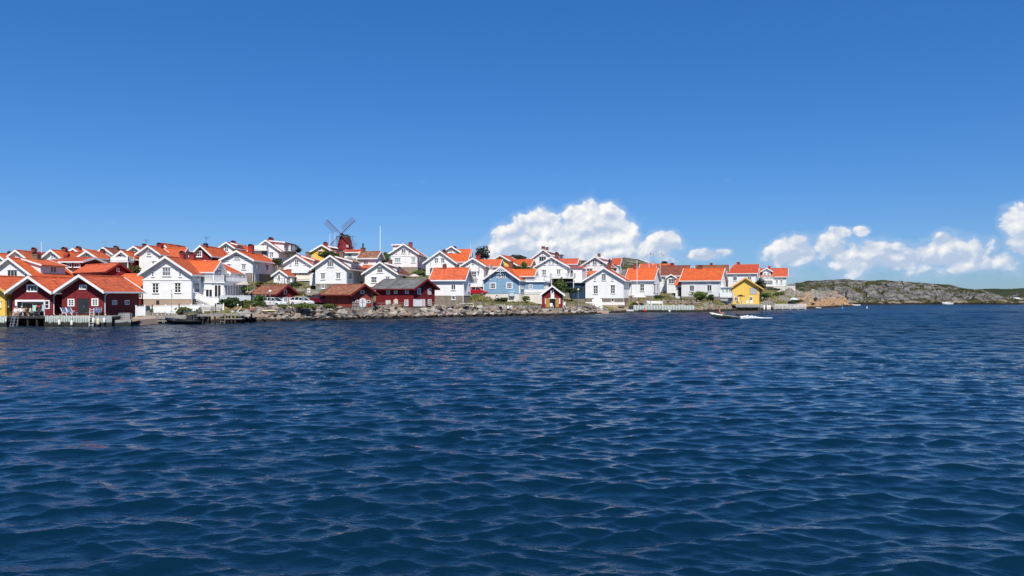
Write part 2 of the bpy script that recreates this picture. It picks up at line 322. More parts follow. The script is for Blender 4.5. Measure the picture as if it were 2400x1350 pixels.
class House:
    """local axes: x along the front (right), y into the house, z up; origin at the middle of the front wall's foot"""
    def __init__(s, label, L, R, base, Y, a=0.0, D=9.0, RR=None, name='wooden_house', cat='house', wall=white, roof=orange, trim=trimw, sof=None,
                 G=None, E=None, fb=None, fmat=stone, og=0.55, oe=0.45, group='wooden houses on the island', rise=0.6, th=0.16, gutter=True, back=True):
        s.a = rad(a); s.u = Vector((math.cos(s.a), -math.sin(s.a), 0)); s.vv = Vector((math.sin(s.a), math.cos(s.a), 0))
        s.P0 = P((L + R) / 2, base, Y)
        xl = s.at(L, base)[0]; xr = s.at(R, base)[0]
        s.P0 = s.P0 + s.u * ((xl + xr) / 2); s.w = xr - xl
        if RR is not None: D = s.atx(RR, base)[1]
        s.D = D; s.wall = wall; s.roofm = roof; s.trim = trim; s.th = th
        s.sof = sof or (soffitr if trim is redtrim else soffit)
        zg = 0.0 if fb is None else s.at((L + R) / 2, fb)[2]
        s.zg = zg
        s.root = empty(name, s.P0 + Vector((0, 0, zg)), -s.a); tag(s.root, label, cat, group)
        s.zoff = -zg                      # parts are modelled from the wall foot; the root sits on the ground
        for (lx, ly, dz) in ((-s.w / 2, 0, 0), (s.w / 2, 0, 0), (0, 0, 0), (-s.w / 2, D, rise), (s.w / 2, D, rise), (0, D, rise), (0, D / 2, rise / 2)):
            q = s.P0 + s.u * lx + s.vv * ly; GROUND.append((q.x, q.y, s.P0.z + zg + dz - 0.05))
        s.og = og
        if G:
            TL, TR, ty, ay = G
            xa, _, za = s.at(TL, ty, -og); xb, _, zb = s.at(TR, ty, -og)
            s.S = (xb - xa) / 2; s.ze = (za + zb) / 2; s.zr = s.at((TL + TR) / 2, ay, -og)[2]
            s.mode = 'G'; s.B = s.w / 2; s.t0 = -og; s.t1 = D + (og if back else 0.3); s.tw0, s.tw1 = 0.0, D
            s.mp = lambda S, T, Z: (S, T, Z)
        else:
            apx, apy, ey = E
            s.ze = s.at(R, ey, -oe)[2]; s.zr = s.at(apx, apy, D / 2)[2]; s.S = D / 2 + oe
            s.mode = 'E'; s.B = D / 2; s.t0 = -s.w / 2 - og; s.t1 = s.w / 2 + og; s.tw0, s.tw1 = -s.w / 2, s.w / 2
            s.mp = lambda S, T, Z: (T, D / 2 + S, Z)
        s.slope = (s.zr - s.ze) / s.S
        k = math.sqrt(1 + s.slope ** 2); s.drop = th * k
        s.zw = s.zr - s.slope * s.B - s.drop
        prof = [(-s.B, 0), (s.B, 0), (s.B, s.zw), (0, s.zr - s.drop), (-s.B, s.zw)]
        mb = MB(); mb.extr([s.mp(x, s.tw0, z) for x, z in prof], Vector(s.mp(0, s.tw1, 0)) - Vector(s.mp(0, s.tw0, 0)))
        s.part(mb, 'wall', wall)
        mb = MB()
        mb.box(-s.w / 2 + 0.06, s.w / 2 - 0.06, 0.06, D - 0.06, zg - 1.6, -0.003)
        s.part(mb, 'foundation', fmat)
        s.roof = s.roof_part(s.mp, s.S, s.zr, s.ze, s.t0, s.t1, roof, trim, s.sof, th)
        if gutter:
            for sg in (-1, 1):
                mb = MB(); p = s.mp(sg * (s.S + 0.05), s.t0 + 0.06, s.ze - s.drop * 0.75); q = s.mp(sg * (s.S + 0.05), s.t1 - 0.06, s.ze - s.drop * 0.75)
                mb.beam(p, q, 0.09, 0.1); s.part(mb, 'gutter', trim)
        if gutter and s.mode == 'G':
            mb = MB(); zt = s.ze - s.drop; xx = s.w / 2 + 0.07
            mb.path([(s.S + 0.02, 0.1, zt - 0.02), (xx, 0.1, zt - 0.28), (xx, 0.1, zg + 0.15), (xx + 0.12, 0.1, zg + 0.05)], 0.05, 6); s.part(mb, 'downpipe', trim)
        elif gutter:
            mb = MB(); zt = s.ze - s.drop; xx = s.w / 2 - 0.12
            mb.path([(xx, -oe + 0.02, zt - 0.02), (xx, -0.07, zt - 0.25), (xx, -0.07, zg + 0.1)], 0.05, 6); s.part(mb, 'downpipe', trim)
    def part(s, mb, name, mats, parent=None, smooth=False):
        o = mb.build(name, mats, parent or s.root, smooth=smooth)
        if parent is None: o.location = (0, 0, s.zoff)
        return o
    def roof_part(s, mp, S, zr, ze, t0, t1, roofm, trim, sof, th, sub=False, both=True):
        slope = (zr - ze) / S; k = math.sqrt(1 + slope ** 2); dr = th * k; run = S * k
        nC = max(3, int(run / 0.36)); mb = MB()
        for sg in (-1, 1):
            top = []
            for i in range(nC):
                f0 = i / nC; f1 = (i + 1) / nC
                top.append((sg * S * f0, zr - slope * S * f0 - (0.0 if i else 0.0)))
                top.append((sg * S * f1, zr - slope * S * f1 + 0.045))
            n = len(top)
            vec = Vector(mp(0, t1, 0)) - Vector(mp(0, t0, 0))
            for i in range(n - 1):
                a, b = mp(top[i][0], t0, top[i][1]), mp(top[i + 1][0], t0, top[i + 1][1])
                mb.face([a, b, Vector(b) + vec, Vector(a) + vec], 0)
            bot = [(sg * S, ze - dr), (0, zr - dr)]
            a, b = mp(bot[0][0], t0, bot[0][1]), mp(bot[1][0], t0, bot[1][1]); mb.face([a, b, Vector(b) + vec, Vector(a) + vec], 1)
            a, b = mp(sg * S, t0, ze + 0.045), mp(sg * S, t0, ze - dr); mb.face([a, b, Vector(b) + vec, Vector(a) + vec], 1)
            for tt in (t0, t1): mb.face([mp(x, tt, z) for x, z in top + bot], 1)
        mb.tube(mp(0, t0, zr + 0.03), mp(0, t1, zr + 0.03), 0.12, n=6, mi=0)
        o = s.part(mb, 'roof', [roofm, sof])
        for tt, sg2 in ((t0, -1), (t1, 1)):
            if not both and sg2 == 1: continue
            mb = MB(); H_ = 0.36
            pl = [(-S - 0.06, ze + 0.10), (0, zr + 0.11), (S + 0.06, ze + 0.10), (S + 0.06, ze + 0.10 - H_), (0, zr + 0.11 - H_), (-S - 0.06, ze + 0.10 - H_)]
            ta, tb = (tt - 0.05, tt + 0.03) if sg2 < 0 else (tt - 0.03, tt + 0.05)
            for h in (pl[0:2] + pl[4:6], pl[1:3] + pl[3:5]):
                q = [h[0], h[1], h[2], h[3]]
                mb.extr([mp(x, ta, z) for x, z in q], Vector(mp(0, tb, 0)) - Vector(mp(0, ta, 0)))
            b_ = mb.build('bargeboard', trim, o)
        return o
    # pixel -> local point on the plane y = y0 or x = x0
    def at(s, px, py, y0=0.0):
        d = ray(px, py); t = (y0 + (s.P0 - CAMP).dot(s.vv)) / d.dot(s.vv); q = CAMP + d * t - s.P0
        return (q.dot(s.u), y0, q.z)
    def atx(s, px, py, x0=None):
        x0 = s.w / 2 if x0 is None else x0
        d = ray(px, py); t = (x0 + (s.P0 - CAMP).dot(s.u)) / d.dot(s.u); q = CAMP + d * t - s.P0
        return (x0, q.dot(s.vv), q.z)
    def win(s, x0, x1, y0, y1, c=2, r=2, face='F', fm=trimw, gm=None, name='window', at=None, cas=0.10, mul=0.055, hood=True):
        if face == 'F':
            yy = 0.0 if at is None else at
            xa, _, zt = s.at(x0, (y0), yy); xb = s.at(x1, y0, yy)[0]; zb = s.at(x0, y1, yy)[2]
            f = lambda u, d, z: (u, yy - d, z)
        else:
            xx = s.w / 2 if at is None else at
            _, xa, _ = s.atx(x0, (y0 + y1) / 2, xx); _, xb, _ = s.atx(x1, (y0 + y1) / 2, xx)
            m = (xa + xb) / 2; zt = s.atx((x0 + x1) / 2, y0, xx)[2]; zb = s.atx((x0 + x1) / 2, y1, xx)[2]
            if xb - xa > 3.0: xa, xb = m - 0.8, m + 0.8
            f = lambda u, d, z: (xx + d, u, z)
        s.window(f, xa, xb, zb, zt, c, r, fm, gm, name, cas, mul, hood)
    def window(s, f, xa, xb, zb, zt, c, r, fm=trimw, gm=None, name='window', cas=0.10, mul=0.055, hood=True):
        mb = MB()
        def bar(u0, u1, z0, z1, d):
            mb.hexa([f(u0, 0.004, z0), f(u1, 0.004, z0), f(u1, d, z0), f(u0, d, z0), f(u0, 0.004, z1), f(u1, 0.004, z1), f(u1, d, z1), f(u0, d, z1)])
        bar(xa - cas * 0.4, xa + cas * 0.6, zb, zt, 0.07); bar(xb - cas * 0.6, xb + cas * 0.4, zb, zt, 0.07)
        bar(xa - cas * 0.4, xb + cas * 0.4, zt, zt + cas * 0.9, 0.08); bar(xa - cas * 0.4, xb + cas * 0.4, zb - cas * 0.7, zb + 0.02, 0.08)
        if hood:
            bar(xa - cas, xb + cas, zt + cas * 0.9, zt + cas * 0.9 + 0.05, 0.15); bar(xa - cas, xb + cas, zb - cas * 0.7 - 0.05, zb - cas * 0.7, 0.16)
        for i in range(1, c):
            u = xa + (xb - xa) * i / c; bar(u - mul / 2 - (0.02 if c % 2 == 0 and i == c // 2 else 0), u + mul / 2 + (0.02 if c % 2 == 0 and i == c // 2 else 0), zb, zt, 0.055)
        for i in range(1, r):
            z = zb + (zt - zb) * i / r; bar(xa, xb, z - mul / 2, z + mul / 2, 0.05)
        w = s.part(mb, name, fm)
        mb = MB(); mb.face([f(xa, 0.02, zb), f(xb, 0.02, zb), f(xb, 0.02, zt), f(xa, 0.02, zt)])
        mb.build('pane', gm or (glass if rnd.random() < 0.72 else glassc), w)
        return w
    def door(s, x0, x1, y0, y1, mat=dark, face='F', leaves=2, handle=True, at=None, frame=trimw, name='door'):
        if face == 'F':
            yy = 0.0 if at is None else at
            xa, _, zt = s.at(x0, y0, yy); xb = s.at(x1, y0, yy)[0]; zb = s.at(x0, y1, yy)[2]; f = lambda u, d, z: (u, yy - d, z)
        else:
            xx = s.w / 2 if at is None else at
            xa = s.atx(x0, y0, xx)[1]; xb = s.atx(x1, y0, xx)[1]; zt = s.atx((x0 + x1) / 2, y0, xx)[2]; zb = s.atx((x0 + x1) / 2, y1, xx)[2]; f = lambda u, d, z: (xx + d, u, z)
        mb = MB(); wd = (xb - xa) / leaves
        for i in range(leaves):
            u0, u1 = xa + wd * i + 0.012, xa + wd * (i + 1) - 0.012
            mb.hexa([f(u0, 0.004, zb), f(u1, 0.004, zb), f(u1, 0.05, zb), f(u0, 0.05, zb), f(u0, 0.004, zt), f(u1, 0.004, zt), f(u1, 0.05, zt), f(u0, 0.05, zt)])
        d = s.part(mb, name, mat)
        mb = MB()
        for (u0, u1, z0, z1) in ((xa - 0.1, xa, zb, zt + 0.1), (xb, xb + 0.1, zb, zt + 0.1), (xa, xb, zt, zt + 0.1)):
            mb.hexa([f(u0, 0.004, z0), f(u1, 0.004, z0), f(u1, 0.07, z0), f(u0, 0.07, z0), f(u0, 0.004, z1), f(u1, 0.004, z1), f(u1, 0.07, z1), f(u0, 0.07, z1)])
        mb.build('frame', frame, d)
        if handle:
            mb = MB(); u = (xa + xb) / 2 + 0.08; z = (zb + zt) / 2 - 0.05
            mb.tube(f(u, 0.055, z - 0.12), f(u, 0.055, z + 0.12), 0.03); mb.build('handle', metal, d)
        return d
    def ridge_t(s, px):
        k = (px - 1200) / FPX
        dirv, org = (s.vv, s.P0) if s.mode == 'G' else (s.u, s.P0 + s.vv * (s.D / 2))
        return (k * org.y - org.x) / (dirv.x - k * dirv.y)
    def chimney(s, px, ytop, wpx=10, mat=brick, hood='barrel', off=0.0, pot=False):
        t = s.ridge_t(px); lo, hi = s.t0 + 0.6, s.t1 - 0.6; t = min(max(t, lo), hi)
        c = s.P0 + (s.vv * t if s.mode == 'G' else s.u * t + s.vv * (s.D / 2))
        Yd = c.y; ztop = zat(ytop, Yd) - s.P0.z; hw = max(0.3, wpx * Yd / FPX / 2); hd = min(hw, 0.42)
        zb = s.zr - abs(off) * s.slope - 0.5; mp = lambda S, T, Z: s.mp(S + off, T, Z)
        mb = MB(); h = max(0.5, ztop - s.zr)
        zs = ztop - (0.42 if hood else 0.0)
        def bx(S0, S1, T0, T1, z0, z1, mi):
            mb.hexa([mp(S0, T0, z0), mp(S1, T0, z0), mp(S1, T1, z0), mp(S0, T1, z0), mp(S0, T0, z1), mp(S1, T0, z1), mp(S1, T1, z1), mp(S0, T1, z1)], mi)
        ax = hd if s.mode == 'G' else hw; tx = hw if s.mode == 'G' else hd
        if s.mode == 'G': ax, tx = hd, hw
        else: ax, tx = hd, hw
        bx(-ax, ax, t - tx, t + tx, zb, zs, 0)
        bx(-ax - 0.06, ax + 0.06, t - tx - 0.06, t + tx + 0.06, zs - 0.14, zs + 0.02, 0)
        if hood == 'barrel':
            pts = [(-ax - 0.05, zs + 0.02)] + [(-(ax + 0.05) * math.cos(math.pi * i / 8), zs + 0.02 + 0.42 * math.sin(math.pi * i / 8)) for i in range(1, 8)] + [(ax + 0.05, zs + 0.02)]
            mb.extr([mp(x, t - tx - 0.05, z) for x, z in pts], Vector(mp(0, t + tx + 0.05, 0)) - Vector(mp(0, t - tx - 0.05, 0)), 1, cmi=2)
        elif hood == 'flat':
            bx(-ax - 0.1, ax + 0.1, t - tx - 0.1, t + tx + 0.1, zs + 0.18, zs + 0.26, 1); bx(-ax + 0.1, ax - 0.1, t - tx + 0.1, t + tx - 0.1, zs, zs + 0.2, 2)
        else: bx(-ax + 0.1, ax - 0.1, t - tx + 0.1, t + tx - 0.1, zs, zs + 0.08, 2)
        if pot: mb.tube(mp(0, t, zs), mp(0, t, zs + 1.0), 0.16, n=8, mi=2)
        mb.build('chimney', [mat, redmetal, black], s.roof)
    def tx(s, px, x0): return s.atx(px, 600, x0)[1]
    def shed(s, t0, t1, s1=None, lift=0.25, wall=None, roof=None, wins=1, gm=None, sg=1):
        """shed dormer on the right-hand slope"""
        s1 = s1 or s.S * 0.72; zt = s.zr - lift * s1; zb = s.zr - s.slope * s1
        mb = MB(); mb.extr([(sg * 0.25, t0, s.zr - 0.25 * s.slope - 0.06), (sg * s1, t0, zb - 0.08), (sg * s1, t0, zt), (sg * 0.25, t0, s.zr - 0.12 - 0.25 * lift)], (0, t1 - t0, 0))
        d = s.part(mb, 'dormer', wall or white)
        mb = MB(); ov = 0.35
        mb.hexa([(sg * 0.1, t0 - ov, s.zr - 0.10), (sg * (s1 + ov), t0 - ov, zt - lift * ov), (sg * (s1 + ov), t1 + ov, zt - lift * ov), (sg * 0.1, t1 + ov, s.zr - 0.10),
                 (sg * 0.1, t0 - ov, s.zr + 0.05), (sg * (s1 + ov), t0 - ov, zt - lift * ov + 0.14), (sg * (s1 + ov), t1 + ov, zt - lift * ov + 0.14), (sg * 0.1, t1 + ov, s.zr + 0.05)])
        mb.build('dormer_roof', roof or s.roofm, d)
        for tt, e in ((t0 - ov, -1), (t1 + ov, 1)):
            mb = MB(); q = 0.24
            mb.hexa([(sg * 0.1, tt + min(0, 0.05 * e), s.zr + 0.09 - q), (sg * (s1 + ov + .04), tt + min(0, 0.05 * e), zt - lift * ov + 0.18 - q), (sg * (s1 + ov + .04), tt + max(0, 0.05 * e), zt - lift * ov + 0.18 - q), (sg * 0.1, tt + max(0, 0.05 * e), s.zr + 0.09 - q),
                     (sg * 0.1, tt + min(0, 0.05 * e), s.zr + 0.09), (sg * (s1 + ov + .04), tt + min(0, 0.05 * e), zt - lift * ov + 0.18), (sg * (s1 + ov + .04), tt + max(0, 0.05 * e), zt - lift * ov + 0.18), (sg * 0.1, tt + max(0, 0.05 * e), s.zr + 0.09)])
            mb.build('bargeboard', trimw, d)
        n = wins
        for i in range(n):
            c_ = t0 + (t1 - t0) * (i + 0.5) / n; hw = min(0.75, (t1 - t0) / n * 0.36)
            s.window(lambda u, dd, z: (sg * (s1 + dd), u, z), c_ - hw, c_ + hw, zb + 0.25, zt - 0.2, 2, 1, trimw, gm)
        return d
    def cross(s, tc_, wid, s1, zr2=None, wall=None, roof=None, win=(0.5, 2, 2), sl=None, ze2=None):
        """cross gable on the right-hand slope with its gable facing right"""
        zr2 = zr2 if zr2 is not None else s.zr - 0.12; sl = sl or s.slope * 0.95; hw = wid / 2
        mp = lambda S, T, Z: (T, tc_ + S, Z)
        zw = zr2 - sl * hw - 0.18; zb = s.zr - s.slope * s1 - 0.3 if ze2 is None else ze2
        mb = MB(); mb.extr([mp(x, 0.2, z) for x, z in ((-hw, zb), (hw, zb), (hw, zw), (0, zr2 - 0.18), (-hw, zw))], (s1 - 0.2, 0, 0))
        s.part(mb, 'cross_gable', wall or white)
        ho = hw + 0.4
        s.roof_part(mp, ho, zr2, zr2 - sl * ho, 0.15, s1 + 0.5, roof or s.roofm, trimw, s.sof, 0.14)
        if win:
            q, c_, r_ = win; s.window(lambda u, dd, z: (s1 + dd, u, z), tc_ - q, tc_ + q, zw - 0.75, zw + 0.45, c_, r_)
    def boxp(s, name, mat, x0, x1, y0, y1, z0, z1, parent=None):
        mb = MB(); mb.box(x0, x1, y0, y1, z0, z1); return s.part(mb, name, mat, parent)
    def balcony(s, x0, x1, y0, y1, z, h=1.0, mat=trimw, fm=None, solid=False, posts=None, name='balcony', slab=0.18):
        """slab with a railing on the front and on both ends; y0 is the outer edge"""
        mb = MB(); mb.box(x0, x1, y0, y1, z - slab, z)
        b = s.part(mb, name, trimw)
        mb = MB(); ed = [((x0, y0), (x1, y0)), ((x0, y0), (x0, y1)), ((x1, y0), (x1, y1))]
        for p, q in ed:
            p, q = Vector((p[0], p[1], 0)), Vector((q[0], q[1], 0)); L_ = (q - p).length
            if L_ < 0.2: continue
            mb.beam(p + Vector((0, 0, z + h)), q + Vector((0, 0, z + h)), 0.09, 0.07)
            if solid: mb.beam(p + Vector((0, 0, z + h * 0.5)), q + Vector((0, 0, z + h * 0.5)), 0.04, h - 0.16)
            else:
                mb.beam(p + Vector((0, 0, z + 0.12)), q + Vector((0, 0, z + 0.12)), 0.06, 0.06)
                k = max(2, int(L_ / 0.16))
                for i in range(k + 1):
                    c_ = p.lerp(q, i / k); mb.box(c_.x - 0.03, c_.x + 0.03, c_.y - 0.02, c_.y + 0.02, z, z + h - 0.02)
            k = max(1, int(L_ / 1.6))
            for i in range(k + 1):
                c_ = p.lerp(q, i / k); mb.box(c_.x - 0.06, c_.x + 0.06, c_.y - 0.06, c_.y + 0.06, z, z + h + 0.12)
        mb.build('railing', fm or mat, b)
        if posts:
            for (px_, py_) in posts:
                mb = MB(); mb.box(px_ - 0.07, px_ + 0.07, py_ - 0.07, py_ + 0.07, z - slab - posts_h(s), z - slab); mb.build('post', trimw, b)
        return b
def posts_h(s): return 2.6
def antenna(h, px, ytop, ybot, Y=None, kind=0, label=None):
    t = h.ridge_t(px); t = min(max(t, h.t0 + .3), h.t1 - .3)
    c = h.mp(0, t, h.zr); Yd = (h.P0 + h.u * c[0] + h.vv * c[1]).y
    z1 = zat(ytop, Yd) - h.P0.z; mb = MB()
    mb.tube((c[0], c[1], h.zr - 0.1), (c[0], c[1], z1), 0.035, n=5)
    mb.tube((c[0] - 0.5, c[1], z1 - 0.1), (c[0] + 0.5, c[1], z1 - 0.02), 0.025, n=4)
    for i in range(6):
        x = c[0] - 0.45 + 0.18 * i; mb.tube((x, c[1] - 0.28, z1 - 0.08), (x, c[1] + 0.28, z1 - 0.05), 0.016, n=4)
    if kind: mb.tube((c[0], c[1], z1 - 0.5), (c[0] + 0.35, c[1], z1 - 0.3), 0.03, n=4)
    mb.build('antenna', metal if kind == 0 else dark, h.roof)
# ------------------------------------------------------------------ left group
BG = 'red boathouses on the quay'
h = House('yellow boathouse with orange roof beside a red boathouse holding bathers', -78, 12, 741, 98, D=9, wall=yellow, trim=yeltrim, sof=yeltrim, G=(-92, 20, 684, 646), name='boathouse', cat='boathouse', og=0.9, group=None or 'boathouses')
h.win(-8, 2, 707, 720, 2, 2); h.win(19, 23, 705, 718, 2, 2, face='R')
YB = h
h = House('red boathouse with a wide open front where bathers sit', 29, 124, 739, 98, D=9.5, wall=red, G=(18, 126, 686, 648), name='boathouse', cat='boathouse', og=1.0, group='boathouses', roof=oranger)
h.win(64, 88, 670, 682, 3, 1, hood=False, cas=0.2, gm=glass)
h.win(105, 116, 706, 722, 1, 2, hood=False, cas=0.16, gm=glass)
xa, _, zt = h.at(41, 707); xb = h.at(103, 707)[0]
mb = MB(); mb.box(xa, xb, -0.02, -0.006, 0.02, zt); op = h.part(mb, 'opening_shade', black)  # black sheet on the wall, painted shade of the open interior
mb = MB(); mb.box(xa - 0.28, xa, -0.08, -0.004, 0.9, zt + 0.25); mb.box(xa, xb + 0.1, -0.08, -0.004, zt, zt + 0.25); mb.box(xb, xb + 0.14, -0.08, -0.004, 0.9, zt); mb.build('frame', trimw, op)
RB1 = h
h = House('red boathouse with dark grey double doors and four deck chairs', 145, 244, 739, 98, D=9.2, wall=red, G=(129, 245, 684, 645), name='boathouse', cat='boathouse', og=1.0, group='boathouses', roof=oranger)
h.win(187, 203, 670, 677, 3, 1, hood=False, cas=0.16, gm=glass)
h.win(160, 174, 703, 716, 2, 3, hood=False, cas=0.16, gm=glass); h.win(216, 230, 702, 715, 2, 3, hood=False, cas=0.16, gm=glass)
h.door(182, 209, 700, 735, M('charcoal_boards', (0.028, 0.034, 0.04), boards=0.2, rough=0.6), frame=redtrim)
h.win(263, 273, 705, 713, 3, 1, face='R', hood=False); h.win(292, 302, 705, 713, 3, 1, face='R', hood=False)
RB2 = h
HG = 'wooden houses on the island'
h = House('white house with long shed dormer and brown chimney above the boathouses', -27, 76, 692, 113, D=11, wall=white_h, G=(-34, 82, 649, 604), fb=700)
h.win(18, 41, 634, 651, 3, 1); h.win(58, 63, 643, 651, 1, 1)
h.chimney(86, 590, 15, brickold); h.shed(2.6, 9.0, h.S * 0.78, 0.33, gm=glassc)
h = House('small white house with orange roof and slim red chimney on the left hillside', 20, 60, 622, 134, D=9, G=(13, 67, 607, 586.5), fb=626)
h.win(38, 45, 595, 603, 2, 1); h.chimney(80, 580, 8, brick)
h = House('white gable peeping out at the edge beside the slim red chimney house', -28, 12, 625, 132, D=9, G=(-36, 16, 612, 593), fb=630)
h.win(0, 4, 604, 612, 1, 2); h.chimney(25, 589, 10)
h = House('white house with two lattice windows and red barrel chimney behind the shed dormer', 105, 140, 622, 136, D=9.5, G=(98, 148, 606, 585.5), fb=628)
h.win(120, 130, 597, 604.5, 2, 2); h.chimney(151, 579, 9, brick); h.chimney(140, 592, 6, brick)
h = House('dark red house with pale roof edge and shaded veranda windows', 128, 190, 633, 126, E=(192, 604, 613), D=6, wall=red, fb=640, a=4, roof=redroof)
h.win(157, 168, 618, 626, 2, 1); h.win(174, 186, 618, 626, 2, 1); h.chimney(141, 594, 9, redmetal)
h = House('orange roofed house with thin dormer behind the lattice window house', 158, 190, 610, 150, D=10, G=(152, 197, 598, 582), fb=620)
h.chimney(184, 577, 8, brick); h.shed(3, 8, None, 0.4)
h = House('white house with grey side wall and tiny chimney in the left hillside row', 184, 228, 621, 136, D=9.5, G=(178, 229, 605, 588), fb=626, RR=262)
h.win(202, 210, 595, 604, 2, 2); h.win(195, 206, 614, 620, 1, 1); h.chimney(247, 583, 6, brick)
h = House('long red building with weathered orange roof and little gable window', 176, 252, 656, 121, a=38, RR=302, E=(278, 617.5, 637), wall=red, trim=redtrim, fb=660, name='storehouse', cat='storehouse', roof=oranger, og=0.5)
h.win(273, 279, 629, 636, 2, 1, face='R', hood=False)
h = House('low red building with bright orange roof and red box chimney behind boathouse', 226, 331, 713, 116, D=7, E=(336, 643, 674), wall=red, trim=redtrim, fb=722, name='storehouse', cat='storehouse', og=0.3)
h.chimney(279, 634, 14, redmetal, hood=None); h.win(326, 332, 688, 698, 1, 2)
h.cross  # front gablet
mp_ = lambda S, T, Z: (S - 3.1, T, Z)
h.roof_part(mp_, 0.6, h.zr + 0.05, h.zr - 0.45, h.D / 2 - 1.6, h.D / 2 + 0.2, orange, redtrim, soffitr, 0.1)
h = House('white house with broad balcony over a red and white veranda', 268, 306, 628, 134, D=9, G=(263, 313, 607, 588), fb=640, wall=red)
h.win(284, 291, 597, 603, 2, 1)
xa, _, z0 = h.at(258, 612, -1.8); xb = h.at(301, 612, -1.8)[0]
h.balcony(xa, xb, -1.8, -0.02, z0, 0.75, solid=True, posts=[(xa + 0.2, -1.6), (xb - 0.2, -1.6), ((xa + xb) / 2, -1.6)])
for q in (262, 271, 280, 289): h.win(q, q + 7, 615, 627, 2, 2)
h = House('brown roofed house with white gable tip and aerial on the skyline', 228, 262, 604, 152, D=10, G=(224, 268, 596, 580), fb=610, roof=brownroof)
h.chimney(272, 576, 8, brickold); antenna(h, 246, 566, 580)
h = House('white gabled house with red roof sheets under a chimney aerial', 303, 329, 604, 154, D=9, G=(297, 333, 589, 577), fb=612, roof=redroof, wall=cream)
h.chimney(339, 571, 8, brick); antenna(h, 342, 562, 572, kind=1); h.shed(1.5, 8, None, 0.25, sg=-1)
# the villa
V = House('large white villa with orange cross gable, glazed veranda and outdoor stairs', 335, 448, 701, 115, D=13, wall=white_h, G=(325, 451, 643.5, 601), fb=721, fmat=conc, name='villa', cat='villa', og=0.7, th=0.2)
V.win(381, 400, 628, 646, 3, 2); V.win(358, 372, 665, 686, 2, 3); V.win(410, 424, 664, 685, 2, 3)
for q in (358.5, 422.5): V.win(q - 2.6, q + 2.6, 638, 647.5, 1, 2, hood=True)
z = V.at(390, 656)[2]; V.boxp('string_course', trimw, -V.w / 2 - 0.05, V.w / 2 + 0.05, -0.09, -0.004, z - 0.07, z + 0.07)
V.boxp('basement_window', dark, V.at(366, 705)[0], V.at(373, 705)[0], 0.0, 0.05, V.at(366, 713)[2], V.at(366, 704)[2])
V.chimney(427, 588, 9, redmetal); V.chimney(451, 591, 12, redmetal)
V.cross(6.6, 5.0, 4.1 + 1.2, zr2=V.zr - 0.45, win=(1.3, 4, 2), ze2=1.5)
V.win(454, 466, 664, 684, 3, 2, face='R'); V.win(462, 466, 646, 652, 2, 1, face='R')
hw = V.w / 2
# glazed veranda ground floor, rounded balcony above, its own orange roof behind
V.boxp('veranda', trimw, hw + 0.02, hw + 3.4, 4.2, 13.2, -0.6, 2.55)
for i in range(7): V.window(lambda u, dd, z: (hw + 3.4 + dd, u, z), 4.55 + i * 1.22, 5.5 + i * 1.22, 0.35, 2.2, 2, 1, trimw, glass, cas=0.08, hood=False)
for i in range(2): V.window(lambda u, dd, z: (u, 4.2 - dd, z), hw + 0.55 + i * 1.4, hw + 1.6 + i * 1.4, 0.35, 2.2, 2, 1, trimw, glass, cas=0.08, hood=False)
V.balcony(hw + 0.05, hw + 3.75, 3.9, 13.4, 2.75, 1.0, solid=False)
V.boxp('wing', white_h, hw * 0.2, hw + 2.2, 9.6, 15.5, -1.5, 4.6)
mpw = lambda S, T, Z: (hw * 0.55 + S, T, Z)
V.roof_part(mpw, 4.3, 6.4, 4.3, 9.2, 16.0, orange, trimw, soffit, 0.14)
# terrace and stairs
xa, _, z0 = V.at(500, 696, 2.0); 
V.boxp('terrace', trimw, hw + 3.5, hw + 8.6, 2.2, 9.0, -0.75, -0.55)
V.balcony(hw + 3.5, hw + 8.6, 2.2, 9.0, -0.45, 1.0, fm=M('pale_blue_grey_panels', (0.55, 0.6, 0.63)), solid=True)
mb = MB(); n = 9; x_a, x_b = V.at(462, 698, 1.0)[0], V.at(510, 717, 1.0)[0]
for i in range(n):
    f0 = i / n; xx = x_a + (x_b - x_a) * f0; zz = 0.0 + (V.zg + 0.1) * f0
    mb.box(xx, xx + (x_b - x_a) / n + 0.02, 0.6, 2.0, zz - 0.25, zz)
st = V.part(mb, 'stairs', trimw)
mb = MB()
for k in range(13):
    f0 = k / 12; xx = x_a + (x_b - x_a) * f0; zz = V.zg * f0
    mb.box(xx - 0.04, xx + 0.04, 0.5, 0.56, zz, zz + 1.05)
mb.beam((x_a, 0.53, 1.05), (x_b, 0.53, V.zg + 1.05), 0.09, 0.09); mb.beam((x_a, 0.53, 0.5), (x_b, 0.53, V.zg + 0.5), 0.05, 0.75)
mb.build('railing', trimw, st)
mb = MB(); x_m = x_a + (x_b - x_a) * 0.75
for k in range(13):
    x0 = x_a + (x_m - x_a) * k / 12; zt = (V.zg) * (x0 - x_a) / (x_b - x_a) - 0.3
    mb.beam((x0, 0.52, V.zg), (min(x0 + 0.8, x_m), 0.52, min(V.zg + 0.9, zt)), 0.05, 0.03); mb.beam((x0, 0.50, min(V.zg + 0.9, zt)), (min(x0 + 0.8, x_m), 0.50, V.zg), 0.05, 0.03)
mb.build('lattice', trimw, st)
V.boxp('shade_under_stairs', darkw, x_a, x_m, 0.75, 1.0, V.zg, -0.45)  # dark box in place of the shade below the steps

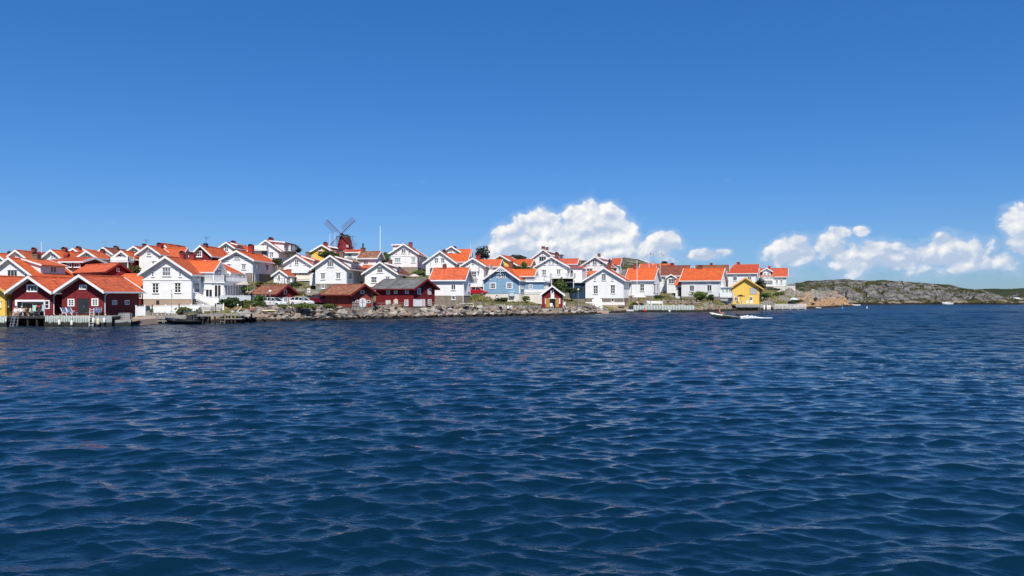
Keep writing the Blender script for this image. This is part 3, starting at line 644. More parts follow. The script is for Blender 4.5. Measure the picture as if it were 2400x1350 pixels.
# ------------------------------------------------------------------ hillside behind the villa
h = House('tall white house with rear dormer, its gable rising over the villa roof', 326, 372, 655, 136, D=9, G=(317, 376, 596.5, 575.5), fb=664, RR=398)
h.win(345, 354, 589, 599, 2, 2); h.win(357, 366, 613, 620, 2, 1); h.chimney(397, 569, 13, redmetal); h.cross(6.2, 4.6, h.S + 1.6, zr2=h.zr - 0.1)
h = House('small white gable with orange roof on the skyline over the tall white house', 372, 392, 600, 155, D=10, G=(366, 398, 585, 570), fb=608)
h.chimney(417, 574, 6); 
h = House('red house with white six pane window and sooty chimney', 450, 493, 628, 139, D=10, wall=red, G=(445, 498, 600, 575), fb=640, roof=orange)
h.win(459, 473, 590, 601, 3, 2, cas=0.16, gm=glass); h.chimney(482, 571, 8, dark, hood=None); antenna(h, 483, 555, 572, kind=1)
h = House('white house on a rubble stone basement with bright orange roof', 521, 591, 640, 137, D=11, RR=646, G=(511, 593, 610, 587.5), fb=664)
h.win(549, 562, 598, 606.5, 3, 2); h.win(530, 535, 605, 610, 1, 1); h.win(574, 578, 604, 608, 1, 1)
h.win(531.5, 540.5, 620, 631, 2, 3); h.win(567, 576, 619.5, 630.5, 2, 3); h.win(599, 605, 620, 632, 1, 2, face='R', gm=glassc); h.win(622, 629, 621, 632, 2, 2, face='R')
h.chimney(588, 572, 10, redmetal)
h.door(597, 605, 642, 663, M('pale_grey_boards', (0.5, 0.52, 0.53), boards=0.15), face='R', leaves=1)
h = House('white house with pointed attic window and two dormers on the skyline', 519, 545, 610, 160, D=11, G=(512, 551, 581, 567.5), fb=622, roof=redroof)
h.win(527, 535, 577, 589, 2, 2); h.chimney(547, 564, 9, redmetal); h.shed(2, 5.5, None, 0.3); h.cross(7.5, 3, h.S, zr2=h.zr - 0.6, win=None)
h = House('white house with glass railed balconies and shed dormer on the skyline', 597, 652, 612, 158, D=10.5, RR=690, G=(592, 664, 588, 562.5), fb=622, roof=redroof)
h.win(616, 624, 572, 585, 2, 1, gm=glassl); h.win(613, 626, 588.5, 597, 3, 1); h.win(632, 641, 592, 603, 2, 2); h.chimney(635, 556, 9, redmetal)
h.shed(1.5, 9.5, h.S * 1.0, 0.12, wins=3); h.win(668, 676, 592, 603, 2, 2, face='R', gm=glass)
h.balcony(h.w / 2 + 0.02, h.w / 2 + 1.6, 4.0, 10.0, h.zw + 0.1, 1.0, solid=True, fm=M('frosted_panels', (0.62, 0.66, 0.68), rough=0.3))
x0 = h.at(598, 585)[0]; h.balcony(h.at(600, 585)[0], h.at(630, 585)[0], -1.2, -0.01, h.at(620, 586)[2], 0.9, solid=True)
h = House('white house with pale blue awning and orange roof above the little annex', 661, 730, 664, 150, D=10, G=(653, 735, 623.5, 597.5), fb=668)
h.win(691, 700, 610, 620.5, 2, 2); h.win(678, 682, 617, 621, 1, 1); h.win(711, 715, 616, 620, 1, 1); h.chimney(722, 591, 9, brickold, hood=None)
h.shed(3.0, 9.0, h.S * 0.72, 0.35); h.win(671, 684, 632, 638, 1, 1, gm=glass)
aw0 = h.at(690, 632, -0.02); aw1 = h.at(727, 632, -0.02)
mb = MB(); mb.hexa([(aw0[0], -0.02, aw0[2] - 0.05), (aw1[0], -0.02, aw0[2] - 0.05), (aw1[0], -2.2, aw0[2] - 0.75), (aw0[0], -2.2, aw0[2] - 0.75), (aw0[0], -0.02, aw0[2]), (aw1[0], -0.02, aw0[2]), (aw1[0], -2.2, aw0[2] - 0.70), (aw0[0], -2.2, aw0[2] - 0.70)])
h.part(mb, 'awning', M('pale_blue_awning', (0.55, 0.63, 0.74)))
zf = h.at(700, 656, -2.4)[2]
h.balcony(h.at(693, 660, -2.4)[0], h.at(727, 660, -2.4)[0], -2.4, -0.02, zf, 0.95, fm=cream, solid=True)
h.boxp('terrace_base', stone, h.at(693, 660, -2.4)[0] + 0.1, h.at(727, 660, -2.4)[0] - 0.1, -2.2, -0.05, zf - 3.2, zf - 0.2)
h.win(700, 722, 639, 653, 3, 1, gm=glass)
h = House('tiny white annex with orange roof and dark door on the terrace', 641, 671, 664, 142, D=6.5, G=(637, 675, 646.5, 632.5), fb=665, name='annex', cat='annex', th=0.12, og=0.4)
h.door(652.5, 656, 645, 658, dark, leaves=1, handle=False); 
h = House('large white house with brown roof and wide dormer over a stone basement', 739, 811, 665, 140, D=12, RR=856, wall=white_h, G=(731, 822, 630, 598.5), fb=681, roof=brownroof)
h.win(767, 782, 613, 625, 3, 1); h.win(752, 762, 641, 654, 2, 1, gm=glassc); h.win(788, 798, 640, 653, 2, 1, gm=glassc)
h.win(753, 761, 666, 675.5, 2, 1, at=0.04); h.win(788, 796, 665.5, 671, 2, 1, at=0.04); h.win(818, 824, 640, 653, 2, 2, face='R'); h.win(838, 844, 641, 655, 2, 1, face='R')
h.chimney(801, 590, 10, brickold, hood=None); h.shed(3.2, 10.5, h.S * 0.86, 0.3, wins=2)
x0 = h.at(726, 660, 2)[0]; h.boxp('annex', white_h, x0, -h.w / 2 + 0.01, 2.0, 6.5, -0.3, h.at(730, 638, 2)[2])
mb = MB(); za = h.at(730, 638, 2)[2]; mb.hexa([(x0 - 0.3, 1.6, za - 0.1), (-h.w / 2, 1.6, za + 0.75), (-h.w / 2, 6.9, za + 0.75), (x0 - 0.3, 6.9, za - 0.1), (x0 - 0.3, 1.6, za + 0.05), (-h.w / 2, 1.6, za + 0.9), (-h.w / 2, 6.9, za + 0.9), (x0 - 0.3, 6.9, za + 0.05)]); h.part(mb, 'annex_roof', brownroof)
h.win(733, 738, 644, 650, 1, 1, at=1.99)
h = House('yellow house with white bargeboards and orange roof below the windmill', 731, 779, 612, 174, D=10, wall=yellow, G=(724, 792, 593.5, 573.5), fb=618)
h.win(747, 754, 579, 587.5, 2, 1); h.chimney(763, 567, 8, redmetal); h.shed(4.0, 9.5, h.S * 0.72, 0.22, wall=M('slate_cladding', (0.16, 0.18, 0.19)), wins=2)
h = House('low white house with flat dark window band beside the windmill foot', 806, 838, 606, 168, D=7, E=(840, 586, 591), fb=612, roof=redroof, a=6)
h.win(814, 825, 594.5, 602, 3, 1); h.chimney(800, 586, 7, brickold, hood=None)
h = House('white house with lichen mottled brown roof under the tall flagpole', 843, 881, 628, 160, D=7, RR=895, a=14, E=(890, 589.5, 605), fb=632, roof=moss)
h.chimney(843, 581, 8, brick, hood=None, pot=True); h.win(853, 863, 606.5, 609, 3, 1); h.win(852, 863, 613, 619, 3, 1)
x0, _, z0 = h.at(846, 624, -1.6); x1 = h.at(874, 624, -1.6)[0]
mb = MB(); mb.hexa([(x0, -2.6, z0 - 0.5), (x1, -2.6, z0 - 0.5), (x1, -0.02, z0 + 0.2), (x0, -0.02, z0 + 0.2), (x0, -2.6, z0 - 0.4), (x1, -2.6, z0 - 0.4), (x1, -0.02, z0 + 0.3), (x0, -0.02, z0 + 0.3)]); h.part(mb, 'porch_roof', redroof)
h.boxp('porch', white, x0 + 0.3, x1 - 0.3, -2.2, -0.02, -0.8, z0 - 0.42)
h = House('white house with brown roof, long dormer and parasol terrace behind the grey roofed boathouse', 855, 927, 672, 147, D=11, RR=978, G=(847, 932, 642, 613.5), fb=684, fmat=M('grey_render', (0.33, 0.33, 0.31), bump=0.02), roof=brownroof, wall=white_h)
h.win(884, 897, 627, 638, 3, 2); h.win(870, 883, 650, 662, 3, 2); h.win(904, 913, 649, 657, 2, 1); h.chimney(915, 609, 8, brick, hood=None); h.shed(4.5, 10.0, h.S * 0.72, 0.3)
h = House('white house with brick chimney and curtained windows standing high on the ridge', 916, 977, 626, 172, D=10, RR=1000, G=(910, 982, 595, 571.5), fb=640, roof=oranger, wall=white)
h.win(941, 951, 583.5, 593, 2, 1, gm=glassc); h.win(928, 931, 590, 594, 1, 1); h.win(957, 961, 589, 593, 1, 1); h.win(925, 939, 605, 615.5, 3, 1, gm=glassl); h.win(964, 974, 604, 614.5, 1, 1, gm=glassl)
h.win(982, 985, 603, 612, 1, 2, face='R'); h.chimney(962, 566.5, 9, brick, hood='flat'); h.shed(2.0, 5.0, h.S * 0.8, 0.05, sg=-1, wins=1)
z = h.at(940, 600)[2]; h.boxp('string_course', trimw, -h.w / 2 - .05, h.w / 2 + .05, -0.08, -0.004, z - 0.06, z + 0.06)
# ------------------------------------------------------------------ red sheds on the waterfront
h = House('dark red garage with mottled brown roof behind the white cars', 598, 650, 709, 127, a=40, RR=690, E=(673, 668, 690), wall=darkred, trim=redtrim, fb=712, roof=moss, name='garage', cat='garage', group=None or 'red sheds', oe=0.6, og=0.7)
h.win(666, 671.5, 680, 689, 1, 1, face='R', hood=False); h.door(661, 674, 698, 709, trimw, face='R'); h.win(655, 660, 698, 706, 2, 1, face='R', hood=False); h.win(678, 683, 698, 706, 2, 1, face='R', hood=False)
h = House('faded red shed with brown roof and arched white door on the breakwater', 763, 823, 719, 124, a=40, RR=875, E=(851, 667, 691), wall=redb, trim=redtrim, fb=722, roof=moss, name='shed', cat='shed', group='red sheds', oe=0.65, og=0.8)
h.win(845, 853, 682, 687, 1, 1, face='R', hood=False, cas=0.14); h.win(833, 839, 704.5, 708, 1, 1, face='R', hood=False, cas=0.12); h.win(860, 867, 705, 709, 1, 1, face='R', hood=False, cas=0.12)
SHED = h
xx = h.w / 2; ya = h.atx(842, 710)[1]; yb = h.atx(858, 710)[1]; zb = 0.02; zs = h.atx(850, 706)[2]; zt = h.atx(850, 698.5)[2]
mb = MB(); pts = [(ya, zb), (yb, zb), (yb, zs)] + [((ya + yb) / 2 + (yb - ya) / 2 * math.cos(math.pi * i / 10), zs + (zt - zs) * math.sin(math.pi * i / 10)) for i in range(1, 10)] + [(ya, zs)]
mb.extr([(xx + 0.004, y, z) for y, z in pts], (0.06, 0, 0)); dr = h.part(mb, 'arched_door', trimw)
DD = House('large dark red boathouse with weathered grey roof and white windows', 881, 968, 719, 131, a=27, RR=1019, E=(996, 654, 677), wall=darkred, trim=redtrim, fb=722, roof=greyroof, name='boathouse', cat='boathouse', group='boathouses', oe=0.55, og=0.75)
for q in ((906.5, 913.5, 680, 688.5), (924.5, 931, 679, 687), (950.5, 957.5, 678, 687)): DD.win(*q, 2, 2, hood=False, cas=0.16)
DD.win(905, 915, 705, 711.5, 1, 1, hood=False, cas=0.12, gm=canvasw); DD.win(924, 932, 704, 711, 1, 1, hood=False, cas=0.16); DD.win(949, 956.5, 704, 716, 2, 3, hood=False, cas=0.14)
DD.win(978, 985.5, 677, 689, 2, 3, face='R', hood=False, cas=0.14); DD.win(1003, 1009.5, 677, 689, 2, 3, face='R', hood=False, cas=0.14)
DD.door(990.5, 1000.5, 674, 690, darkred, face='R', leaves=1, frame=redtrim, handle=False, name='loft_hatch'); DD.door(976, 986, 703, 718, trimw, face='R', leaves=2); DD.win(1003, 1010, 703, 715, 2, 3, face='R', hood=False, cas=0.14)
DD.door(969.5, 975, 702.5, 718, trimw, face='R', leaves=1, handle=False, name='shutter'); DD.door(988, 995, 702.5, 718, M('pinkish_white', (0.72, 0.6, 0.55)), face='R', leaves=1, handle=False, name='shutter')
# ------------------------------------------------------------------ middle
h = House('long white house with aged orange roof on a rubble stone basement', 1012, 1087, 693, 140, a=9, RR=1103, E=(1097.5, 628.5, 656.5), fb=714, roof=oranger, og=0.5)
h.win(1058, 1067.5, 666.5, 679, 2, 1); h.win(1059, 1067, 695, 702, 1, 1, at=0.04); h.chimney(1042, 617, 8, brick, hood='flat'); h.win(1097, 1100, 667, 682, 1, 2, face='R')
h = House('white house with fretted balcony and stepped orange roofs', 998, 1065, 645, 167, D=10.5, RR=1080, G=(989, 1069, 617, 588), fb=655, a=4)
h.win(1019, 1027, 606, 616.5, 2, 2); h.win(1033.5, 1042, 606, 616.5, 2, 2); x0, _, z0 = h.at(1009, 626, -1.2); h.balcony(x0, h.at(1043, 626, -1.2)[0], -1.2, -0.02, z0, 0.95)
h.chimney(1041, 583, 6, dark, hood='flat'); h.cross(7.0, 5.0, h.S + 1.5, zr2=h.zr - 0.3)
h = House('white gabled house with two chimneys and twin orange roofs on the ridge top', 1043, 1073, 606, 188, D=12, G=(1038, 1082, 591, 577), fb=612)
h.win(1053, 1060, 586, 591, 2, 1); h.chimney(1085, 577, 6, redmetal); h.cross(7.5, 5.5, h.S + 2.0, zr2=h.zr - 0.35)
h = House('white house with bay window and small balcony behind the parked red car', 1085, 1133, 664, 161, D=11, RR=1172, a=10, G=(1078, 1139, 623.5, 604.5), fb=672)
h.win(1105.5, 1112.5, 614, 622.5, 2, 2); x0, _, z0 = h.at(1100, 634, -1.1); h.balcony(x0, h.at(1122, 634, -1.1)[0], -1.1, -0.02, z0, 0.95, solid=True)
h.boxp('bay', trimw, h.at(1103, 640, -0.9)[0], h.at(1119, 640, -0.9)[0], -0.9, -0.02, h.at(1110, 653, -.9)[2], z0 - 0.2)
h.win(1105, 1117, 638, 649, 3, 2, at=-0.9); h.chimney(1121, 594, 11, redmetal); h.cross(5.6, 5.0, h.S + 2.0, zr2=h.zr - 0.15, ze2=0.0); h.win(1148, 1153, 622, 631, 2, 2, face='R', at=h.S + 2.02)
h.boxp('garage_block', trimw, h.at(1103, 668, -3)[0], h.at(1131, 668, -3)[0], -3.0, -0.05, -0.8, h.at(1110, 664, -3)[2])
B = House('pale blue house with white fretwork gable and orange roof', 1133, 1218, 688, 153, D=10, a=14, RR=1238, wall=blue, G=(1131, 1222, 657, 624.5), fb=706, fmat=whitestone, name='wooden_house', og=0.7)
B.win(1165, 1173.5, 642, 651.5, 2, 3, hood=False, cas=0.12); B.win(1176, 1184.5, 642, 651.5, 2, 3, hood=False, cas=0.12)
B.win(1146.5, 1150.5, 649, 654.5, 1, 1, hood=False, cas=0.16); B.win(1198.5, 1202.5, 648.5, 654, 1, 1, hood=False, cas=0.16)
B.win(1148.5, 1162, 664.5, 676, 3, 3, hood=False, cas=0.2); B.win(1187.5, 1200.5, 664, 675.5, 3, 3, hood=False, cas=0.2)
for sx_ in (-1, 1): B.boxp('corner_board', trimw, sx_ * (B.w / 2 - 0.06) - 0.09, sx_ * (B.w / 2 - 0.06) + 0.09, -0.06, -0.004, 0, B.zw)
mb = MB(); zt = B.zr - 0.35; y = -B.og - 0.02
mb.beam((-1.0, y, zt - 0.62), (1.0, y, zt - 0.62), 0.05, 0.13); mb.beam((0, y, zt - 1.0), (0, y, zt + 0.2), 0.06, 0.14); mb.beam((-0.62, y + .01, zt - 0.62), (0, y + .01, zt - 0.05), 0.05, 0.1); mb.beam((0.62, y + .01, zt - 0.62), (0, y + .01, zt - 0.05), 0.05, 0.1)
B.part(mb, 'fretwork', trimw)
B.chimney(1201, 613, 9, brick, hood=None); B.cross(6.0, 3.6, B.S + 1.6, zr2=B.zr - 0.5, wall=blue, win=(0.9, 2, 2), ze2=2.4)
B.win(1222, 1227, 664, 676, 2, 2, face='R')
bw = B.w / 2
B.boxp('veranda', blue, bw + 0.02, bw + 4.2, 4.4, 9.8, -0.3, 2.4); B.boxp('veranda_roof', trimw, bw + 0.02, bw + 4.5, 4.0, 10.0, 2.42, 2.6)
B.win(1240, 1247.5, 668, 676, 2, 2, at=4.4, hood=False, cas=0.14); 
B.balcony(bw + 0.3, bw + 4.3, 4.1, 9.8, 2.65, 0.95)
for i in range(3): B.window(lambda u, dd, z: (bw + 4.2 + dd, u, z), 4.8 + i * 1.6, 6.1 + i * 1.6, 0.6, 2.1, 3, 1, trimw, glassc, hood=False)
x1 = B.at(1292, 684, 4.0)[0]
B.boxp('terrace', whitestone, bw + 0.02, x1, 4.0, 8.5, B.zg - 1.0, -0.02)
B.balcony(bw + 0.05, x1, 3.9, 8.4, 0.12, 0.75, solid=True)
mb = MB()
for i in range(16):
    t0_, t1_ = 2 * math.pi * i / 16, 2 * math.pi * (i + 1) / 16; cx, _, cz = B.at(1165, 694.5)
    mb.tube((cx + .33 * math.cos(t0_), -0.03, cz + .33 * math.sin(t0_)), (cx + .33 * math.cos(t1_), -0.03, cz + .33 * math.sin(t1_)), 0.07, n=6, mi=(1 if i % 4 == 0 else 0))
lb = mb.build('lifebuoy', [M('white_ring', (0.75, 0.73, 0.68)), brickold]); lb.location = B.P0; lb.rotation_euler = (0, 0, -B.a); tag(lb, 'round lifebuoy hung on the whitewashed wall of the blue house', 'lifebuoy')
x0, _, zc = B.at(1194, 684, -0.5); x1b = B.at(1205, 684, -0.5)[0]; z1b = B.at(1200, 694, -0.5)[2]
B.boxp('wall_cabinet', M('pale_blue_paint', (0.55, 0.68, 0.76)), x0, x1b, -0.55, -0.01, z1b, zc - 0.1); B.boxp('cabinet_lid', trimw, x0 - 0.08, x1b + 0.08, -0.65, -0.01, zc - 0.1, zc)
h = House('yellow house with orange roof partly hidden behind the blue house', 1150, 1197, 640, 186, D=9, wall=yellow, G=(1141, 1222, 622, 597.5), fb=646, a=16)
h.win(1176, 1180, 611, 616, 1, 1)
h.cross(6.5, 6, h.S + 2, zr2=h.zr - 0.9, win=None, wall=yellow)
h = House('big white house with brown roof and two brick chimneys behind another white house', 1236, 1312, 650, 192, D=11, G=(1227, 1318, 618, 584.5), fb=660, roof=brownroof, a=12)
h.win(1263.5, 1280, 602, 612.5, 3, 1); h.win(1270, 1273.5, 592, 597, 1, 1); h.win(1247.5, 1252, 609, 615, 1, 1); h.chimney(1275, 578, 7, brick, hood=None, off=-.2); h.chimney(1282, 580, 6, brick, hood=None); h.shed(3, 10, None, 0.3)
h = House('white house with wide rear deck and barrel chimney above the little red boathouse', 1257, 1329, 664, 176, D=10.5, RR=1356, a=14, wall=white_h, G=(1250, 1335, 626, 601.5), fb=674, roof=brownroof)
for q in (1286, 1294): h.win(q, q + 5, 610, 619, 2, 2)
h.win(1275, 1279, 615.5, 620, 1, 1); h.win(1304.5, 1308.5, 615, 619.5, 1, 1); h.win(1271, 1280, 633, 644.5, 2, 2); h.win(1305, 1314, 632, 643.5, 2, 2); h.chimney(1305, 591, 9, brick)
h.cross(6, 4.2, h.S + 0.8, zr2=h.zr - 0.3, roof=redroof, win=None, ze2=1.0)
x0, _, z0 = h.at(1290, 651, -2.2); x1 = h.at(1346, 651, -2.2)[0]
h.balcony(x0, x1, -2.2, -0.02, z0, 0.95, fm=M('clear_wire_rail', (0.6, 0.62, 0.62)), posts=[(x0 + .2, -2.0), ((x0 + x1) / 2, -2.0), (x1 - .2, -2.0)])
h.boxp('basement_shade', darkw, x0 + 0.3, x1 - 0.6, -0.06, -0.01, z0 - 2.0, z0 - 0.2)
h.boxp('wing', white_h, h.w / 2 + .02, h.w / 2 + 3.4, 1.2, 7.5, -1.5, h.at(1345, 628, 1.2)[2]); h.door(1337, 1343, 633, 648, glass, leaves=1, handle=False, at=1.2)
mb = MB(); zt = h.at(1345, 628, 1.2)[2]; mb.hexa([(h.w / 2 - .2, .8, zt), (h.w / 2 + 3.7, .8, zt), (h.w / 2 + 3.7, 7.7, zt + .5), (h.w / 2 - .2, 7.7, zt + .5), (h.w / 2 - .2, .8, zt + .14), (h.w / 2 + 3.7, .8, zt + .14), (h.w / 2 + 3.7, 7.7, zt + .64), (h.w / 2 - .2, 7.7, zt + .64)]); h.part(mb, 'wing_roof', redroof)
h = House('white house with red roof, stove pipe and white dormer edge under the rocky hill', 1365, 1426, 655, 195, D=10, RR=1440, G=(1358, 1434, 625, 601), a=16, fb=664, roof=redroof)
h.win(1389, 1399, 609, 621, 2, 1); h.win(1378, 1383, 615.5, 621, 1, 1); h.win(1406.5, 1412, 614.5, 620.5, 1, 1); h.win(1375, 1389, 630, 636, 4, 1); h.chimney(1404, 593, 6, brickold, hood='flat'); h.shed(2, 9, None, 0.25)
x0, _, z0 = h.at(1376, 646, -2.0); x1 = h.at(1396, 646, -2.0)[0]
mb = MB(); mb.hexa([(x0, -3.2, z0), (x1, -3.2, z0), (x1, -0.02, z0 + 1.2), (x0, -0.02, z0 + 1.2), (x0, -3.2, z0 + .14), (x1, -3.2, z0 + .14), (x1, -0.02, z0 + 1.34), (x0, -0.02, z0 + 1.34)]); h.part(mb, 'porch_roof', orange); h.boxp('porch', white, x0 + .3, x1 - .3, -2.9, -0.03, -0.5, z0 - 0.02)
h = House('house with a plain red gable roof at the foot of the rocky hill', 1434, 1450, 640, 222, D=7, E=(1453, 606, 622), a=16, fb=648, roof=redroof)
OO = House('little red boathouse with white bargeboards and open ochre doors', 1270, 1319, 721, 147, D=4.6, wall=red, G=(1266, 1324.5, 692, 669.5), fb=723, name='boathouse', cat='boathouse', group='boathouses', og=0.6, a=4)
OO.win(1291.5, 1297.5, 681, 687, 1, 1, hood=False, cas=0.18); OO.boxp('hatch', trimw, OO.at(1291, 690)[0], OO.at(1299, 690)[0], -0.06, -0.004, OO.at(1295, 699)[2], OO.at(1295, 689.5)[2])
xa = OO.at(1287, 700)[0]; xb = OO.at(1303, 700)[0]; zt = OO.at(1295, 700)[2]
OO.boxp('opening_shade', black, xa, xb, -0.02, -0.005, 0.02, zt); OO.boxp('lintel', trimw, xa - .1, xb + .1, -0.07, -0.005, zt, zt + 0.14)  # flat black panel stands for the unlit inside behind the doors
for (q0, q1) in ((1280, 1287), (1303, 1309)): OO.door(q0, q1, 700, 720.5, ochre, leaves=1, handle=False, frame=ochre)
for q in (1278.3, 1311.5): OO.boxp('white_trim', trimw, OO.at(q, 700)[0] - .08, OO.at(q, 700)[0] + .14, -0.06, -0.005, OO.at(q, 712)[2], OO.at(q, 699)[2])
h = House('flat roofed navy outbuilding beside the white waterfront house', 1336, 1374, 700, 174, D=6, a=8, E=(1373, 658, 661), wall=navy, fb=706, roof=M('pale_felt_roof', (0.6, 0.6, 0.58)), name='outbuilding', cat='outbuilding')
PP = House('white waterfront house with tall gable, red chimney and stove pipe', 1372, 1461, 699, 172, D=9, a=17, G=(1364, 1465, 658, 627.5), fb=717, fmat=M('brown_grey_plinth', (0.26, 0.19, 0.15), (0.2, 0.16, 0.13)), og=0.6, roof=redroof)
PP.win(1410.5, 1420, 643, 656.5, 2, 3); PP.win(1392.5, 1396.5, 651, 657.5, 2, 2); PP.win(1433.5, 1438, 650.5, 657, 2, 2); PP.win(1391.5, 1401.5, 670, 688, 2, 3); PP.win(1431.5, 1441.5, 669, 687, 2, 3); PP.win(1433, 1439, 700, 706.5, 1, 1, at=.04)
PP.chimney(1428, 617, 8, brick, hood=None, pot=True)
PP.boxp('white_base_wall', trimw, -PP.w / 2 - .5, PP.w / 2 + .5, -1.4, -1.15, PP.at(1400, 714.5, -1.3)[2], PP.at(1400, 708, -1.3)[2])
PP.boxp('retaining_wall', conc, -PP.w / 2 - .5, PP.w / 2 - 1.0, -1.5, -1.1, PP.zg - 2.5, PP.at(1400, 714.5, -1.3)[2] - .004)
h = House('long white house with orange roof beside the white flagpole', 1468, 1531, 693, 179, a=22, RR=1546, E=(1540, 628.5, 657), fb=700, og=0.45, roof=orange)
h.win(1500.5, 1510, 666, 681.5, 2, 2, gm=glass); h.win(1532.5, 1535.5, 666, 684, 1, 3, face='R'); h.win(1539.5, 1542, 666, 685, 1, 3, face='R'); h.chimney(1489, 620, 7, brick, hood=None)
h.door(1460, 1465.5, 663, 690, M('pale_door', (0.7, 0.75, 0.74)), leaves=1)
x0, _, z0 = h.at(1456, 694, -1.4); x1 = h.at(1468, 694, -1.4)[0]; h.balcony(x0, x1, -1.5, -.02, h.at(1460, 694, -1.5)[2], 1.0)
# ------------------------------------------------------------------ right
h = House('low house with weathered orange roof and pale chimney behind the flagpoles', 1502, 1566, 650, 224, a=14, D=7, E=(1569, 618.5, 632), fb=656, roof=oranger)
h.chimney(1531, 613, 6, M('pale_chimney', (0.5, 0.42, 0.34)), hood=None); h.chimney(1490, 621, 6, brickold, hood=None)
h = House('white house with wide brown roof and maroon chimney beside the wooden stair', 1540, 1612, 684, 206, a=18, D=8, E=(1619, 622.5, 646), fb=690, roof=brownroof)
h.chimney(1575.5, 615, 8, redmetal, hood='flat'); h.win(1555, 1561, 652, 662, 2, 2)
x0 = h.at(1563, 674, -2.5)[0]; x1 = h.at(1583, 674, -2.5)[0]; zt = h.at(1573, 650, -2.5)[2]
h.boxp('porch', white, x0, x1, -2.5, -0.02, -0.4, zt); h.win(1567, 1582, 654.5, 664, 4, 2, at=-2.5)
h.roof_part(lambda S, T, Z: ((x0 + x1) / 2 + S, T, Z), (x1 - x0) / 2 + .35, zt + 0.8, zt - 0.1, -2.9, 1.0, brownroof, trimw, soffit, .12)
mb = MB()
for i in range(9):
    f0 = i / 9; mb.box(x0 - 1.6 - 2.4 * f0, x0 - 1.3 - 2.4 * f0, -2.2, -1.2, 0.4 - 2.4 * f0, 0.48 - 2.4 * f0)
mb.beam((x0 - 1.2, -2.25, 1.4), (x0 - 4.0, -2.25, -0.9), 0.07, 0.07); mb.beam((x0 - 1.2, -2.25, 0.3), (x0 - 4.0, -2.25, -2.1), 0.07, 0.2)
h.part(mb, 'wooden_stair', greyw)
UU = House('long white house with vivid orange roof above the dry grass slope', 1597, 1687, 695, 190, a=25, RR=1702, E=(1697, 628.5, 657.5), fb=702, og=0.5)
UU.win(1617, 1627, 670, 682, 2, 1, gm=glass); UU.win(1658, 1668, 669, 682, 2, 1, gm=glass); UU.chimney(1641, 620, 11, brick, hood='flat')
UU.boxp('entrance', white, UU.at(1583, 690, 1.0)[0], -UU.w / 2 + .02, 1.0, 4.5, -.6, UU.at(1590, 667, 1.0)[2]); UU.door(1589, 1597, 673, 694, dark, leaves=1, at=0.995)
mb = MB(); xq = UU.at(1580, 690, .8)[0]; zq = UU.at(1590, 667, .8)[2]; mb.hexa([(xq, .6, zq - .2), (-UU.w / 2, .6, zq - .2), (-UU.w / 2, 4.6, zq + 1.6), (xq, 4.6, zq + 1.6), (xq, .6, zq), (-UU.w / 2, .6, zq), (-UU.w / 2, 4.6, zq + 1.8), (xq, 4.6, zq + 1.8)]); UU.part(mb, 'entrance_roof', orange)
xw = UU.w / 2
UU.boxp('sunroom', trimw, xw + .02, xw + 2.0, 1.5, 6.0, -.1, 2.3)
for i in range(2): UU.window(lambda u, dd, z: (u, 1.5 - dd, z), xw + .15 + i * .95, xw + .95 + i * .95, 0.9, 2.1, 1, 1, trimw, glassl, hood=False)
UU.boxp('sunroom_roof', trimw, xw + .02, xw + 2.4, 1.1, 6.3, 2.32, 2.46)
x22 = UU.at(1717, 690, -.2)[0]; UU.balcony(xw + .03, x22, -.2, 1.45, -.05, 1.0, solid=True)
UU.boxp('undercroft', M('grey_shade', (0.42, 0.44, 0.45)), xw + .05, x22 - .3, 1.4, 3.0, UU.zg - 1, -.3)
mb = MB()
for i in range(12):
    x = xw + .1 + i * .17; mb.box(x, x + .05, 0.0, .04, UU.zg - .4, -.25)
for i in range(7): mb.box(xw + .1, xw + 2.05, -.02, -.001, UU.zg - .2 + i * .24, UU.zg - .14 + i * .24)
UU.part(mb, 'lattice', trimw)
h = House('brown roofed house with maroon chimney seen over the vivid orange roof', 1633, 1706, 652, 226, a=14, D=7, E=(1711, 621.5, 637), fb=660, roof=M('olive_brown_tiles', (0.17, 0.065, 0.04), (0.20, 0.11, 0.045), scale=0.4, tiles=(0.24, .36), vary=.25), )
h.chimney(1667, 615, 6, redmetal, hood='flat')
h = House('white house with plain red orange roof and capped chimney above the yellow boathouse', 1706, 1772, 672, 214, a=19, RR=1780, E=(1771, 620, 640.5), fb=680, roof=redroof)
h.win(1718.5, 1727, 649.5, 657, 2, 1); h.win(1752.5, 1761, 649, 656, 2, 1); h.chimney(1730.5, 613, 7, redmetal, hood='flat')
XX = House('white house with gabled dormer, balcony and terrace at the rocky point', 1784, 1843, 671, 236, a=20, D=8, E=(1839, 629, 648.5), fb=684, fmat=M('white_plinth', (0.66, 0.63, 0.58)), roof=redroof)
XX.win(1818.5, 1823, 657, 664, 2, 2); XX.win(1829.5, 1834, 656.5, 664, 2, 2); XX.chimney(1803, 623, 5, redmetal)
xa, _, z0 = XX.at(1785, 652, -1.5); xb = XX.at(1813, 652, -1.5)[0]
XX.boxp('bay', trimw, xa, xb, -1.5, -.01, -.05, z0 - .15)
XX.win(1788, 1811, 657.5, 666, 6, 2, at=-1.5, gm=glassc, hood=False)
XX.balcony(xa - .1, xb + .1, -1.6, .5, z0, .9, fm=M('grey_rail', (0.45, 0.45, 0.44)))
xm = XX.at(1797, 640, .3)[0]; hwid = (XX.at(1807, 640, .3)[0] - XX.at(1788, 640, .3)[0]) / 2
zr_ = XX.at(1797, 628, 0)[2]; zz0 = XX.at(1797, 648, .3)[2]
mb = MB(); mb.extr([(xm - hwid, .3, zz0 - .5), (xm + hwid, .3, zz0 - .5), (xm + hwid, .3, zr_ - .9), (xm, .3, zr_ - .2), (xm - hwid, .3, zr_ - .9)], (0, 3.5, 0)); XX.part(mb, 'dormer', white)
